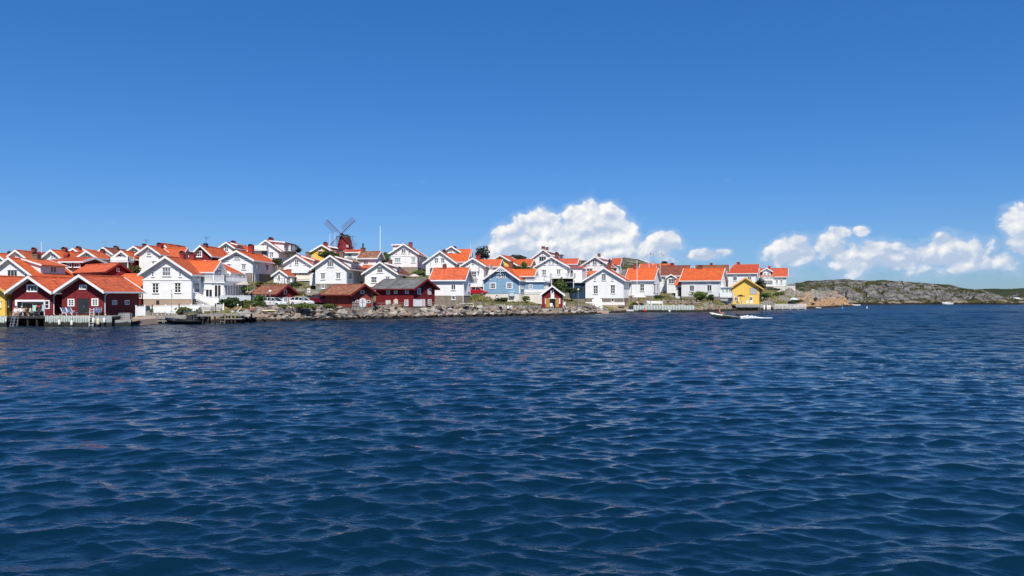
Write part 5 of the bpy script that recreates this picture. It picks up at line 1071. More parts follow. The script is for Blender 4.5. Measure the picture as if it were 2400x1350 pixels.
for a in [
    ('leafy pale green tree beside the red and white veranda', 316, 632, 24, 26, 131, ly, 'tree', 'tree', TG),
    ('dark wind bent pine beside the glass railed balconies', 692, 586, 26, 18, 166, lp, 'pine_tree', 'tree', TG),
    ('dark bush behind the orange roof of the stone basement house', 650, 613, 22, 20, 149, ld, 'shrub', 'shrub', SG),
    ('spreading dark juniper in front of the yellow house', 772, 598, 54, 18, 166, ld, 'juniper', 'shrub', SG),
    ('dense green tree beside the lichen mottled roof', 903, 604, 20, 28, 166, lg, 'tree', 'tree', TG),
    ('shrub below the ridge house with curtained windows', 985, 641, 34, 16, 163, lg, 'shrub', 'shrub', SG),
    ('tall dark pine standing behind the red chimney', 1132, 594, 38, 30, 186, lp, 'pine_tree', 'tree', TG),
    ('broad dark pine crown behind the yellow house roof', 1212, 606, 46, 18, 202, lp, 'pine_tree', 'tree', TG),
    ('bright green bush beside the big white house', 1227, 622, 18, 18, 184, lb2, 'shrub', 'shrub', SG),
    ('green tree behind the little red boathouse', 1314, 669, 26, 30, 163, lg, 'tree', 'tree', TG),
    ('clipped dark hedge between boathouse and navy outbuilding', 1342, 680, 48, 14, 166, ld, 'hedge', 'hedge', SG),
    ('large dark green hedge below the villa terrace', 542, 709, 50, 26, 112.5, ld, 'hedge', 'hedge', SG),
    ('olive green hedge beside the dark hedge', 580, 711, 34, 22, 113.5, ly, 'hedge', 'hedge', SG),
    ('round bright green bush beside the parked white hatchback', 608, 702, 30, 32, 117.5, lb2, 'shrub', 'shrub', SG),
    ('flowering rose bush on the villa deck', 428, 727, 44, 12, 109, ly, 'shrub', 'shrub', SG),
    ('low bush behind the white garden chairs', 357, 729, 16, 9, 108.5, lg, 'shrub', 'shrub', SG),
    ('bush beside the white plank fence', 466, 726, 12, 14, 109.5, ld, 'shrub', 'shrub', SG),
    ('low shrub in front of the first white car', 655, 719, 40, 9, 117, ly, 'shrub', 'shrub', SG),
    ('long low hedge in front of the second white car', 715, 717, 66, 10, 117.5, lg, 'hedge', 'hedge', SG),
    ('grassy shrub beside the faded red shed', 776, 718, 36, 10, 118.5, ly, 'shrub', 'shrub', SG),
    ('green bush beside the dark red garage gable', 702, 693, 26, 16, 131, lg, 'shrub', 'shrub', SG),
    ('bush under the beige parasol', 568, 677, 40, 16, 128, lg, 'shrub', 'shrub', SG),
    ('shrub on the stone terrace below the orange roofed white house', 610, 666, 22, 12, 133, ly, 'shrub', 'shrub', SG),
    ('bush below the awning house terrace', 694, 667, 26, 14, 139, ld, 'shrub', 'shrub', SG),
    ('shrub beside the large house basement', 765, 689, 24, 12, 134, lg, 'shrub', 'shrub', SG),
    ('spreading bush in front of the blue house wall', 1177, 703, 34, 11, 149, ld, 'shrub', 'shrub', SG),
    ('dry reddish bush at the whitewashed stone wall', 1234, 700, 22, 12, 150, ly, 'shrub', 'shrub', SG),
    ('dark low bush below the long white house by the flagpole', 1530, 696, 50, 9, 181, ld, 'shrub', 'shrub', SG),
    ('big leafy bush in front of the vivid orange roofed house', 1640, 692, 46, 20, 186.5, lg, 'shrub', 'shrub', SG),
    ('bush on the corner of the dry grass slope', 1666, 698, 24, 16, 187, ld, 'shrub', 'shrub', SG),
    ('dark windswept pine beside the yellow boathouse', 1782, 669, 26, 28, 206, lp, 'pine_tree', 'tree', TG),
    ('low juniper in front of the rocky point house', 1812, 679, 34, 8, 229, ld, 'juniper', 'shrub', SG),
    ('green creeping shrub beside the yellow boathouse', 1796, 692, 34, 10, 206, lg, 'shrub', 'shrub', SG),
    ('grass green shrub on the slope below the rocky point house', 1825, 688, 30, 8, 219, lg, 'shrub', 'shrub', SG),
    ('small dark pine behind the wide brown roof', 1556, 617, 22, 10, 232, lp, 'pine_tree', 'tree', TG),
    ('shrub under the stove pipe house', 1440, 628, 16, 16, 206, ld, 'shrub', 'shrub', SG),
    ('dark green bush under the turquoise parasol', 1866, 706, 30, 12, 217, ld, 'shrub', 'shrub', SG),
    ('bush beside the red car', 1128, 684, 10, 14, 154, ly, 'shrub', 'shrub', SG),
    ('shrub on the rocks below the white annex', 640, 668, 24, 10, 138, lg, 'shrub', 'shrub', SG),
]:
    lab, px, py, w, h_, Y, m, nm, ct, gr = a
    plant(lab, px, py, w, h_, Y, m, nm, ct, group=gr, trunk='tall' if ct == 'tree' else True)
# rough grass and weeds on the slopes: nobody could count it
def grass_stuff():
    g = random.Random(5); mb = MB()
    zones = [((1490, 1600), (178, 186), 900), ((1590, 1690), (180, 189), 900), ((640, 800), (115, 121), 1200), ((1090, 1270), (142, 151), 1500), ((1320, 1370), (152, 165), 400), ((560, 720), (128, 140), 1100), ((1780, 1900), (205, 235), 900), ((900, 1010), (150, 166), 500), ((1200, 1260), (170, 185), 300)]
    for (pa, pb), (ya, yb), n in zones:
        for i in range(n):
            Y = g.uniform(ya, yb); x = W(g.uniform(pa, pb), Y, 0).x; z = gz(x, Y); hgt = g.uniform(.15, .5); a = g.uniform(0, 6.28); w = g.uniform(.08, .2)
            d = Vector((math.cos(a), math.sin(a), 0)) * w; l = Vector((g.uniform(-.15, .15), g.uniform(-.15, .15), hgt)); b = Vector((x, Y, z - .05))
            mb.face([b - d, b + d, b + l + d * .3, b + l - d * .3], 0 if g.random() < .55 else 1)
    o = mb.build('rough_grass', [M('dry_grass', (0.24, 0.19, 0.07), (0.16, 0.14, 0.05), scale=.6), M('green_grass', (0.09, 0.12, 0.03), (0.06, 0.09, 0.025), scale=.6)], uv=False); stuff(o); tag(o, 'rough dry and green grass on the slopes', 'grass')
grass_stuff()

# ------------------------------------------------------------------ breakwater of blasted stone
def rock_mesh(seed, flat=.62):
    g = random.Random(seed); bm = bmesh.new()
    for i in range(13):
        p = Vector((g.gauss(0, 1), g.gauss(0, 1), g.gauss(0, 1))).normalized() * g.uniform(.78, 1.08); bm.verts.new((p.x * .62, p.y * .5, p.z * .5 * flat * 1.25))
    bmesh.ops.convex_hull(bm, input=bm.verts); 
    for v in [v for v in bm.verts if not v.link_faces]: bm.verts.remove(v)
    return bm
ROCKC = [((0.30, 0.285, 0.26), (0.21, 0.20, 0.185)), ((0.38, 0.36, 0.325), (0.29, 0.275, 0.25)), ((0.35, 0.26, 0.19), (0.26, 0.2, 0.155)), ((0.38, 0.31, 0.235), (0.28, 0.235, 0.185)), ((0.20, 0.19, 0.18), (0.14, 0.135, 0.13)), ((0.50, 0.46, 0.40), (0.38, 0.35, 0.30)), ((0.35, 0.27, 0.24), (0.26, 0.21, 0.19))]
rmats = [M('granite_%s' % 'abcdefg'[i], a, b, scale=2.4, bump=.06, bscale=5, rough=.95, spec=.15, band=(0.42, (0.03, 0.026, 0.02))) for i, (a, b) in enumerate([(tuple(.84 * q for q in a_), tuple(.84 * q for q in b_)) for a_, b_ in ROCKC])]
rmesh = []
for i in range(21):
    bm = rock_mesh(40 + i); me = bpy.data.meshes.new('rock'); bm.to_mesh(me); bm.free(); me.materials.append(rmats[i % 7]); rmesh.append(me)
def shore_at(px):
    xs = [q[0] for q in SHORE[:-1]]; ys = [q[1] for q in SHORE[:-1]]; return ywat(float(np.interp(px, xs, ys)))
bw = empty('rock_breakwater', (W(1000, 131, 0).x, 131, 0)); tag(bw, 'long breakwater of grey and tan blasted boulders along the shore', 'breakwater')
g = random.Random(21)
def top_z(px): return float(np.interp(px, [560, 600, 680, 760, 860, 1000, 1150, 1300, 1400, 1425], [1.2, 1.9, 2.1, 2.1, 2.1, 2.0, 1.8, 1.55, 1.35, 1.0]))
rocks = []; px = 562.0; NROCK = [0]
def put_rock(px, f, sz, seed): rocks.append((sz, px, f, seed))
nrow = 6
for rrow in range(nrow + 1):
    px = 560 + g.uniform(0, 8)
    while px < 1424:
        Y = shore_at(px); sz = g.uniform(.7, 1.65) * (1.12 if rrow in (1, 4) else 1); put_rock(px, (rrow + g.uniform(.0, .7)) / (nrow - .3), sz, g.randrange(21)); px += sz * FPX / Y * g.uniform(.74, 1.0)
put_rock(581, .72, 2.7, 1); put_rock(603, .7, 1.9, 3); put_rock(1312, .75, 1.6, 5); put_rock(1123, .95, 1.7, 5)
rocks.sort(reverse=True); small_rocks = rocks[300:]
for sz, px, f, seed in rocks[:300]:
    Y = shore_at(px) + .3 + f * 4.4; z = top_z(px) * min(f, 1.0) - .12
    o = bpy.data.objects.new('rock', rmesh[seed % 21]); COL.objects.link(o); o.parent = bw
    o.location = Vector((W(px, Y, 0).x, Y, z)) - bw.location; o.rotation_euler = (g.uniform(-.35, .35), g.uniform(-.35, .35), g.uniform(0, 6.28)); o.scale = (sz * g.uniform(.9, 1.5), sz * g.uniform(.8, 1.2), sz * g.uniform(.7, 1.1))
# smaller rubble between the boulders and along other rocky shores
mb = MB()
def rub_(x, y, z, s):
    bmr = rmesh[g.randrange(21)]; n = len(mb.v); a = g.uniform(0, 6.28); c_, s_ = math.cos(a), math.sin(a); mi = g.randrange(7)
    for v in bmr.vertices: mb.v.append((x + s * (v.co.x * c_ - v.co.y * s_), y + s * (v.co.x * s_ + v.co.y * c_), z + s * v.co.z))
    for p in bmr.polygons: mb.f.append(tuple(n + i for i in p.vertices)); mb.m.append(mi)
for i in range(1100):
    px = g.uniform(560, 1424); f = g.random(); Y = shore_at(px) + .2 + f * 4.8; rub_(W(px, Y, 0).x, Y, top_z(px) * f - .2, g.uniform(.3, .75))
for i in range(500):
    px = g.choice([g.uniform(325, 560), g.uniform(1420, 1500), g.uniform(1620, 1780)]); f = g.random() ** 1.6; Y = shore_at(px) + f * 3; x = W(px, Y, 0).x; rub_(x, Y, gz(x, Y) - .05, g.uniform(.25, .8))
for sz, px, f, seed in small_rocks:
    Y = shore_at(px) + .3 + f * 4.4; rub_(W(px, Y, 0).x, Y, top_z(px) * min(f, 1.0) - .1, sz * 1.15)
rb = mb.build('rubble', rmats, bw, uv=False); rb.location = -bw.location; stuff(rb)
# stone wall behind the right jetty: separate stones
wl = empty('stone_wall', tuple(W(1570, 177.2, 0.9))); tag(wl, 'dry stone wall of pink and grey blocks behind the white picket jetty', 'wall')
for row in range(3):
    px = 1505 + row * 3.0
    while px < 1640:
        Y = 177.5 + (px - 1570) * .02; sz = g.uniform(.55, 1.15); o = bpy.data.objects.new('stone', rmesh[g.choice([2, 6, 9, 13, 16, 20, 3, 0])]); COL.objects.link(o); o.parent = wl
        o.location = Vector((W(px, Y, 0).x, Y + row * .12, zat(713, Y) + row * .42 - .1)) - wl.location; o.rotation_euler = (g.uniform(-.2, .2), g.uniform(-.2, .2), g.choice([0, 3.1])); o.scale = (sz * 1.1, .9, .85); px += sz * FPX / Y * .95

# blocky tan granite of the point
mb = MB(); g = random.Random(77)
tanm = [M('tan_granite_a', (0.40, 0.25, 0.135), (0.28, 0.18, 0.11), scale=1.2, bump=.15, bscale=2.5, rough=.95, spec=.1, band=(0.5, (0.03, 0.026, 0.02))), M('tan_granite_b', (0.33, 0.23, 0.15), (0.22, 0.165, 0.12), scale=1.2, bump=.15, bscale=2.5, rough=.95, spec=.1, band=(0.5, (0.03, 0.026, 0.02))), M('grey_granite_a', (0.27, 0.25, 0.22), (0.19, 0.18, 0.16), scale=1.2, bump=.15, bscale=2.5, rough=.95, spec=.1, band=(0.5, (0.03, 0.026, 0.02)))]
for i in range(520):
    px = g.uniform(1868, 1992); f = g.random() ** 1.15; Y = shore_at(min(px, 1990)) + .3 + f * 22; x = W(px, Y, 0).x
    if x > 136: continue
    z = gz(x, Y)
    if z < -.6: continue
    s_ = g.uniform(1.0, 3.0); bmr = rmesh[g.randrange(21)]; n = len(mb.v); a = g.uniform(-.5, .5); c_, q_ = math.cos(a), math.sin(a); mi = (0 if g.random() < .7 else 1) if z < 2.6 else (2 if g.random() < .7 else 1)
    for v in bmr.vertices: mb.v.append((x + s_ * (v.co.x * c_ - v.co.y * q_), Y + s_ * (v.co.x * q_ + v.co.y * c_), z - .15 * s_ + s_ * v.co.z * 1.25))
    for p in bmr.polygons: mb.f.append(tuple(n + k for k in p.vertices)); mb.m.append(mi)
o = mb.build('headland_rock', tanm, uv=False); stuff(o); tag(o, 'tan and grey granite blocks of the headland', 'rock')
# ------------------------------------------------------------------ quays and decks
def Zq(py, Y): return zat(py, Y)
def deck(label, name, px0, px1, Yf, Yb, z, mat=greyw, th=.16, posts=(), postm=darkw, cat='deck', group=None, boards_along=False, skew=0.0):
    x0, x1 = W(px0, Yf, 0).x, W(px1, Yf, 0).x; root = empty(name, ((x0 + x1) / 2, (Yf + Yb) / 2, z)); tag(root, label, cat, group); cx, cy = (x0 + x1) / 2, (Yf + Yb) / 2
    mb = MB(); n = max(3, int((Yb - Yf) / .35)); wd = (Yb - Yf) / n
    for i in range(n): mb.box(x0 - cx, x1 - cx, Yf - cy + wd * i + .012, Yf - cy + wd * (i + 1) - .012, -th * .4 + .004 * (i % 2), .004 * (i % 2))
    o = mb.build('planking', mat, root); stuff(o)
    mb = MB(); mb.box(x0 - cx + .03, x1 - cx - .03, Yf - cy - .03, Yf - cy + .06, -th - .12, -.02); mb.build('edge_beam', mat, root)
    for p in posts:
        x = W(p, Yf, 0).x - cx; mb = MB(); mb.tube((x, Yf - cy + .25, -z - 1.2), (x, Yf - cy + .25, -.1), .13, n=7); mb.build('post', postm, root)
        mb = MB(); mb.tube((x, (Yb - Yf) * .25, -z - 1.2), (x, (Yb - Yf) * .25, -.1), .13, n=7); mb.build('post', postm, root)
    return root
def pickets(root, px0, px1, Y, ztop, mat, zb=-.5, pitch=.22, w=.13, off=0.0, slant=0.0):
    """a face of upright planks, joined: each is only a few pixels wide"""
    x0, x1 = W(px0, Y, 0).x, W(px1, Y, 0).x; mb = MB(); x = x0; g = random.Random(int(px0)); L_ = root.location
    while x < x1:
        y = Y + slant * (x - x0); mb.box(x - L_.x, x + w - L_.x, y - L_.y - .03, y - L_.y + .02, zb - L_.z, ztop + g.uniform(-.04, .04) - L_.z); x += pitch
    o = mb.build('picket', mat, root); stuff(o)
    mb = MB(); mb.beam((x0 - L_.x, Y + .06 - L_.y, ztop - .3 - L_.z), (x1 - L_.x, Y + slant * (x1 - x0) + .06 - L_.y, ztop - .3 - L_.z), .08, .14); mb.beam((x0 - L_.x, Y + .06 - L_.y, .35 - L_.z), (x1 - L_.x, Y + slant * (x1 - x0) + .06 - L_.y, .35 - L_.z), .08, .14); mb.build('rail', darkw, root)
zq = 1.30
d1 = deck('dark open deck on posts under the seated bathers', 'timber_deck', 14, 106, 95.0, 97.9, zq, mat=M('tarred_planks', (0.06, 0.055, 0.05), (0.04, 0.036, 0.033), boards=.15, vary=.2), posts=(18, 40, 62, 84, 103), group='decks and jetties')
mb = MB(); mb.box(W(14, 97, 0).x, W(106, 97, 0).x, 97.3, 97.8, -1, zq - .2); deck_shade = mb.build('under_deck_shade', black, d1); deck_shade.location = -d1.location  # black block put in as the shadow under the deck
mb = MB(); p0, p1 = W(13, 95.1, 0).x, W(27, 95.1, 0).x; mb.beam((p0, 95.1, .1), (p1, 95.1, zq - .2), .12, .16); br = mb.build('brace', darkw, d1); br.location = -d1.location
d2 = deck('quay faced with pale green and white pickets below the blue deck chairs', 'picket_quay', 106, 208.5, 95.0, 97.9, zq + .02, group='decks and jetties'); pickets(d2, 106.5, 208, 94.96, zq + .06, picket)
mb = MB(); mb.box(W(106, 95.4, 0).x, W(208, 95.4, 0).x, 95.5, 97.6, -1, zq - .3); q_ = mb.build('core', darkw, d2); q_.location = -d2.location
d3 = deck('grey picket quay with corrugated face beside the red boathouse', 'picket_quay', 209, 262, 95.0, 97.9, zq + .01, group='decks and jetties'); pickets(d3, 217, 262, 94.98, zq + .05, picketg, pitch=.155, w=.14)
mb = MB(); mb.box(W(209, 95.4, 0).x, W(262, 95.4, 0).x, 95.5, 97.6, -1, zq - .3); q_ = mb.build('core', darkw, d3); q_.location = -d3.location
d4 = deck('low grey landing stage with broken pickets beside the stone block', 'landing_stage', 262, 307, 96.0, 98.5, .78, group='decks and jetties'); pickets(d4, 264, 306, 95.97, .72, picketg, pitch=.17, w=.15)
mb = MB(); mb.box(W(262, 96.4, 0).x, W(307, 96.4, 0).x, 96.5, 98.2, -1, .5); q_ = mb.build('core', darkw, d4); q_.location = -d4.location
d0 = deck('short pale picket quay in front of the yellow boathouse', 'picket_quay', -60, 13, 94.6, 97.9, zq - .05, group='decks and jetties'); pickets(d0, -60, 12, 94.56, zq - .02, picket, pitch=.3, w=.22)
mb = MB(); mb.box(W(-60, 95, 0).x, W(12, 95, 0).x, 95.0, 97.6, -1, zq - .3); q_ = mb.build('core', darkw, d0); q_.location = -d0.location
# stone block and villa deck
mb = MB(); xa, xb = W(309, 99, 0).x, W(331, 99, 0).x
mb.extr([(xa, 98.6, -.6), (xb + .3, 98.4, -.6), (xb, 98.6, .75), (xa + .3, 98.8, 1.05)], (0, 5, 0)); o = mb.build('stone_landing', conc); tag(o, 'weathered concrete block between the red boathouse and the villa deck', 'landing')
dv = deck('grey plank deck with white garden chairs in front of the villa', 'timber_deck', 336, 452, 103.5, 109.5, Zq(740, 104.5), group='decks and jetties', posts=(345, 380, 415, 440))
for k, zz in enumerate((.62, .3)):
    mb = MB(); xa, xb = W(338, 103.5, 0).x, W(447, 103.5, 0).x; mb.beam((xa, 103.5, zz + .1), (xb, 103.5, zz + .1), .06, .2); o = mb.build('fender_board', greyw, dv); o.location = -dv.location
dp = deck('long grey jetty with benches below the hedge', 'jetty', 452, 524, 103.2, 106.5, Zq(736.5, 104), posts=(456, 475, 502, 522), group='decks and jetties')
dp2 = deck('low bathing jetty with sun lounger beside the boulders', 'jetty', 524, 572, 104.0, 109.5, Zq(735, 105), posts=(530, 545, 565), group='decks and jetties')
mb = MB(); xa, xb = W(528, 103.6, 0).x, W(568, 103.6, 0).x; mb.box(xa, xb, 103.4, 104.6, Zq(746, 104) - .1, Zq(746, 104)); o = mb.build('lower_step', greyw, dp2); o.location = -dp2.location
# white plank fence behind the villa deck
def plank_fence(label, pts, h, mat=trimw, cap=True, name='plank_fence', pitch=1.7):
    root = empty(name, pts[0]); tag(root, label, 'fence', 'fences'); b = Vector(pts[0])
    for i in range(len(pts) - 1):
        p, q = Vector(pts[i]) - b, Vector(pts[i + 1]) - b; mb = MB(); u = Vector((0, 0, 1))
        mb.beam(p + u * h * .48, q + u * h * .48, .04, h * .92); mb.build('panel', white, root)
        mb = MB(); mb.beam(p + u * h, q + u * h, .12, .07); mb.build('cap_rail', mat, root)
        k = max(1, round((q - p).length / pitch))
        for j in range(k + 1):
            c = p.lerp(q, j / k); mb = MB(); mb.box(c.x - .07, c.x + .07, c.y - .07, c.y + .07, c.z - .3, c.z + h + .2); mb.build('post', mat, root)
    return root
plank_fence('white plank fence with posts between villa and deck', [tuple(P(334, 732, 110.3)), tuple(P(357, 732, 110.0)), tuple(P(420, 730, 110.4)), tuple(P(505, 729, 110.6)), tuple(P(524, 729, 111.5))], .95)
plank_fence('tall white plank fence beside the dark red boathouse wall', [tuple(P(319, 741, 104)), tuple(P(340, 740, 104.6))], 1.35)

# ------------------------------------------------------------------ furniture
def lounger(label, px, py, Y, yaw, frame=trimw, fab=bluefab, group='deck chairs', name='deck_chair', sc=1.0):
    p = P(px, py, Y); root = empty(name, p, rad(yaw)); tag(root, label, 'deck chair', group)
    root.scale = (sc, sc, sc)
    mb = MB()
    for s in (-.3, .3):
        mb.beam((s, -.75, .36), (s, .35, .36), .05, .06); mb.beam((s, .3, .36), (s, .75, 1.02), .05, .06); mb.beam((s, -.65, 0), (s, -.35, .36), .05, .05); mb.beam((s, .65, 0), (s, .1, .36), .05, .05); mb.beam((s * 1.12, -.15, .58), (s * 1.12, .5, .6), .07, .04)
    mb.build('frame', frame, root)
    mb = MB(); mb.hexa([(-.27, -.74, .37), (.27, -.74, .37), (.27, .33, .37), (-.27, .33, .37), (-.27, -.74, .43), (.27, -.74, .43), (.27, .33, .43), (-.27, .33, .43)]); mb.build('seat', fab, root)
    mb = MB(); mb.hexa([(-.27, .30, .40), (.27, .30, .40), (.27, .36, .36), (-.27, .36, .36), (-.27, .70, 1.02), (.27, .70, 1.02), (.27, .76, .98), (-.27, .76, .98)]); mb.build('backrest', fab, root)
    return root
for i, px in enumerate((155, 168)): lounger(('blue patterned sun lounger by the corner of the red boathouse', 'blue patterned sun lounger next to the grey doors')[i], px, 739.5, 96.6, 62, fab=bluefab, group='blue loungers by the grey doors')
for i, px in enumerate((215, 230)): lounger(('upright blue deck chair behind the white stepped ladder', 'upright blue deck chair behind the large cream fender')[i], px, 739.5, 96.8, -20 + 40 * i, frame=wood, fab=M('plain_blue_fabric', (0.05, 0.11, 0.26)), group='upright blue deck chairs')
whitefab = M('white_slats', (0.72, 0.73, 0.72), (0.6, 0.62, .62), scale=6)
for i, (px, yw) in enumerate(((365, 20), (378, 15), (390, -15), (404, -55))): lounger('white slatted garden chair on the villa deck', px, 738.5, 106.0 + .3 * (i % 2), yw, fab=whitefab, group='white garden chairs on the villa deck')
lounger('dark plastic chair with grey frame beside the seated bathers', 75, 741, 96.2, 25, frame=metal, fab=dark); lounger('second dark plastic chair beside the hanging green towel', 83, 741, 96.8, -20, frame=metal, fab=dark)
ch = lounger('white beach lounger draped with a pale blue towel', 553, 735, 106.5, -70, fab=M('pale_blue_towel', (0.55, 0.68, 0.72)))
def parasol(label, px, ytop, yb, wpx, Y, ybase, mat, tilt=0.0, polepx=None, sides=8, rise=None):
    s = Y / FPX; zt = zat(ytop, Y); zb_ = zat(ybase, Y); c = W(px, Y, zb_); root = empty('parasol', c); tag(root, label, 'parasol', 'parasols'); r = wpx * s / 2; hh = rise if rise else (yb - ytop) * s
    mb = MB(); pts = [(r * math.cos(2 * math.pi * (i + .5) / sides), r * math.sin(2 * math.pi * (i + .5) / sides), -hh) for i in range(sides)]
    for i in range(sides): mb.face([(0, 0, 0), pts[i], pts[(i + 1) % sides]]); a, b = Vector(pts[i]), Vector(pts[(i + 1) % sides]); mb.face([a, b, b - Vector((0, 0, .12)), a - Vector((0, 0, .12))])
    cn = mb.build('canopy', mat, root); cn.location = (0, 0, zt - zb_); cn.rotation_euler = (tilt, 0, 0)
    mb = MB(); ox = 0 if polepx is None else (polepx - px) * s; mb.tube((ox, 0, 0), (ox, 0, zt - zb_ - .05), .04, n=6); mb.build('pole', trimw, root)
    if ox: mb = MB(); mb.beam((ox, 0, zt - zb_ - .1), (0, 0, zt - zb_ - .02), .06, .06); mb.build('arm', trimw, root)
    mb = MB(); mb.lathe([(.3, 0), (.28, .1), (.05, .14)], 10, (ox, 0, 0)); mb.build('base', conc, root)
    return root
parasol('beige cantilever parasol above the shrubs by the villa terrace', 569, 660, 666, 36, 124, 684, canvasb, polepx=580)
parasol('white hexagonal parasol tilted over white chairs by the water', 1400, 706, 716, 26, 161, 727, canvasw, tilt=rad(62), sides=6, rise=.35)
parasol('wide white parasol beside the flagpole on the picket jetty', 1498, 689, 695.5, 34, 173.5, 715, canvasw)
parasol('black parasol in front of the yellow boathouse', 1736, 690, 694, 19, 191.5, 713.5, M('black_canvas', (0.03, 0.028, 0.035)))
parasol('pale turquoise parasol on the rocks behind the white railed jetty', 1860, 697, 701.5, 22, 210, 714, M('turquoise_canvas', (0.62, 0.76, 0.74)))
parasol('faded pink parasol between the brown roof and the grey roof', 971, 641.5, 647, 26, 142, 668, M('pink_canvas', (0.62, 0.5, 0.48)))
def chair(label, px, py, Y, yaw, group, mat=trimw):
    p = P(px, py, Y); root = empty('garden_chair', p, rad(yaw)); tag(root, label, 'chair', group); mb = MB(); mb.box(-.28, .28, -.28, .28, .4, .46); mb.build('seat', mat, root)
    mb = MB(); mb.box(-.28, .28, .25, .31, .46, 1.05); mb.build('backrest', mat, root)
    for a in (-.25, .25):
        for b in (-.25, .25): mb = MB(); mb.box(a - .03, a + .03, b - .03, b + .03, 0, .4); mb.build('leg', mat, root)
    for a in (-.3, .3): mb = MB(); mb.box(a - .04, a + .04, -.28, .28, .64, .69); mb.build('armrest', mat, root)
def table(label, px, py, Y, w, d, group=None, mat=trimw, h=.72):
    p = P(px, py, Y); root = empty('garden_table', p); tag(root, label, 'table', group); mb = MB(); mb.box(-w / 2, w / 2, -d / 2, d / 2, h - .05, h); mb.build('tabletop', mat, root)
    for a in (-1, 1):
        for b in (-1, 1): mb = MB(); mb.box(a * (w / 2 - .08) - .04, a * (w / 2 - .08) + .04, b * (d / 2 - .08) - .04, b * (d / 2 - .08) + .04, 0, h - .05); mb.build('leg', mat, root)
def bench(label, px, py, Y, w, yaw=0, mat=trimw):
    p = P(px, py, Y); root = empty('garden_bench', p, rad(yaw)); tag(root, label, 'bench', 'benches'); mb = MB(); mb.box(-w / 2, w / 2, -.25, .25, .4, .46); mb.build('seat', mat, root)
    for k in range(3): mb = MB(); mb.box(-w / 2, w / 2, .24, .28, .56 + k * .17, .68 + k * .17); mb.build('slat', mat, root)
    for a in (-1, 1):
        mb = MB(); mb.box(a * w / 2 - .05, a * w / 2 + .05, .2, .3, 0, 1.1); mb.box(a * w / 2 - .05, a * w / 2 + .05, -.27, -.19, 0, .7); mb.box(a * w / 2 - .05, a * w / 2 + .05, -.27, .25, .64, .7); mb.build('leg', mat, root)
for px, yw in ((1391, 40), (1408, -40)): chair('white garden chair under the tilted hexagonal parasol', px, 727, 159.5, yw, 'white chairs under the tilted parasol')
table('white table under the tilted hexagonal parasol', 1400, 727, 160, .9, .8)
bench('white slatted bench with high back on the picket jetty', 1536, 716, 173.5, 1.9); bench('white armchair bench beside the high backed bench', 1549, 716, 173.2, .7, -25); bench('white armchair facing the high backed bench', 1521, 716, 173.2, .7, 25)
for px in (1730, 1741, 1752, 1762): chair('white chair on the deck of the yellow boathouse', px, 714, 192.5, rnd.uniform(-60, 60), 'white chairs on the yellow boathouse deck')
bench('grey bench on the long jetty by the white fence', 482, 735.5, 105.6, 1.6, mat=greyw); bench('second grey bench on the jetty beside the white box', 508, 735.5, 105.6, 1.2, mat=greyw)
for i, px in enumerate((648, 657, 667, 680)): chair(('white chair at the corner of the annex terrace by the stone basement', 'white chair in front of the dark annex door', 'white chair beside the dark annex door', 'white chair at the end of the annex terrace by the awning house')[i], px, 666, 140, rnd.uniform(-60, 60), 'white chairs on the annex terrace')
chair('white chair beside the little red boathouse', 1322, 720, 147.5, 0, None); chair('white garden chair in front of the open ochre doors', 1293, 723, 145.5, 20, None)
table('white outdoor table on the lawn behind the breakwater', 1170, 723, 141.5, 1.5, .7); table('long white table with slanted legs behind the boulders', 1094, 720, 137.2, 2.6, .7)
mb = MB(); p = P(1194, 723, 142); mb.box(-.45, .45, -.3, .3, 0, .5); mb.box(-.5, .5, -.34, .34, .5, .56); o = mb.build('storage_box', trimw, loc=p); tag(o, 'white storage box behind the breakwater fence', 'box')

# ------------------------------------------------------------------ poles, lamps, signs, fences
def pole(label, px, ytop, ybot, Y, r=.06, mat=trimw, pennant=None):
    z0 = zat(ybot, Y); z1 = zat(ytop, Y); c = W(px, Y, z0); zg = min(z0, gz(c.x, Y)); c.z = zg; root = empty('flagpole', c); tag(root, label, 'flagpole', 'flagpoles')
    mb = MB(); mb.tube((0, 0, -.2), (0, 0, z1 - zg), r, r * .6, n=8); mb.build('mast', mat, root); mb = MB(); mb.lathe([(.02, 0), (.09, .06), (.09, .12), (.02, .18)], 8, (0, 0, z1 - zg)); mb.build('knob', mat, root)
    if pennant:
        mb = MB(); dx, dz = pennant[0] * Y / FPX, pennant[1] * Y / FPX; zt = z1 - zg - .35; n = 6
        for i in range(n):
            f0, f1 = i / n, (i + 1) / n; w0, w1 = .35 * (1 - f0) + .04, .35 * (1 - f1) + .04; y0, y1 = .12 * math.sin(f0 * 7), .12 * math.sin(f1 * 7)
            mb.face([(dx * f0, y0, zt - dz * f0), (dx * f1, y1, zt - dz * f1), (dx * f1, y1, zt - dz * f1 - w1), (dx * f0, y0, zt - dz * f0 - w0)], 0 if i % 2 else 1)
        mb.build('pennant', [M('pennant_blue', (0.05, 0.12, 0.3)), M('pennant_yellow', (0.7, 0.55, 0.08))], root)
pole('white flagpole rising behind the brown chimney', 97, 571, 613, 121); pole('shorter white flagpole in front of the yellow house', 773, 551, 592, 168, .085); pole('thin white flagpole beside the windmill', 785, 546, 584, 180, .06)
pole('tall white flagpole above the lichen mottled roof', 891, 532, 592, 165, .1); pole('small white pole over the twin orange roofs', 1103, 571, 584, 190, .05)
pole('white flagpole in front of the long orange roofed house', 1493, 611, 706, 175.5, .085); pole('white flagpole with pale pennant on the skyline', 1521, 589, 628, 214, .08, pennant=(18, 8)); pole('tall white flagpole with striped pennant on the skyline', 1547, 586, 650, 202, .085, pennant=(13, 16))
pole('slim flagpole with a furled pennant in front of the villa', 402, 682, 724, 110.2, .045, metal, pennant=(4, 10))
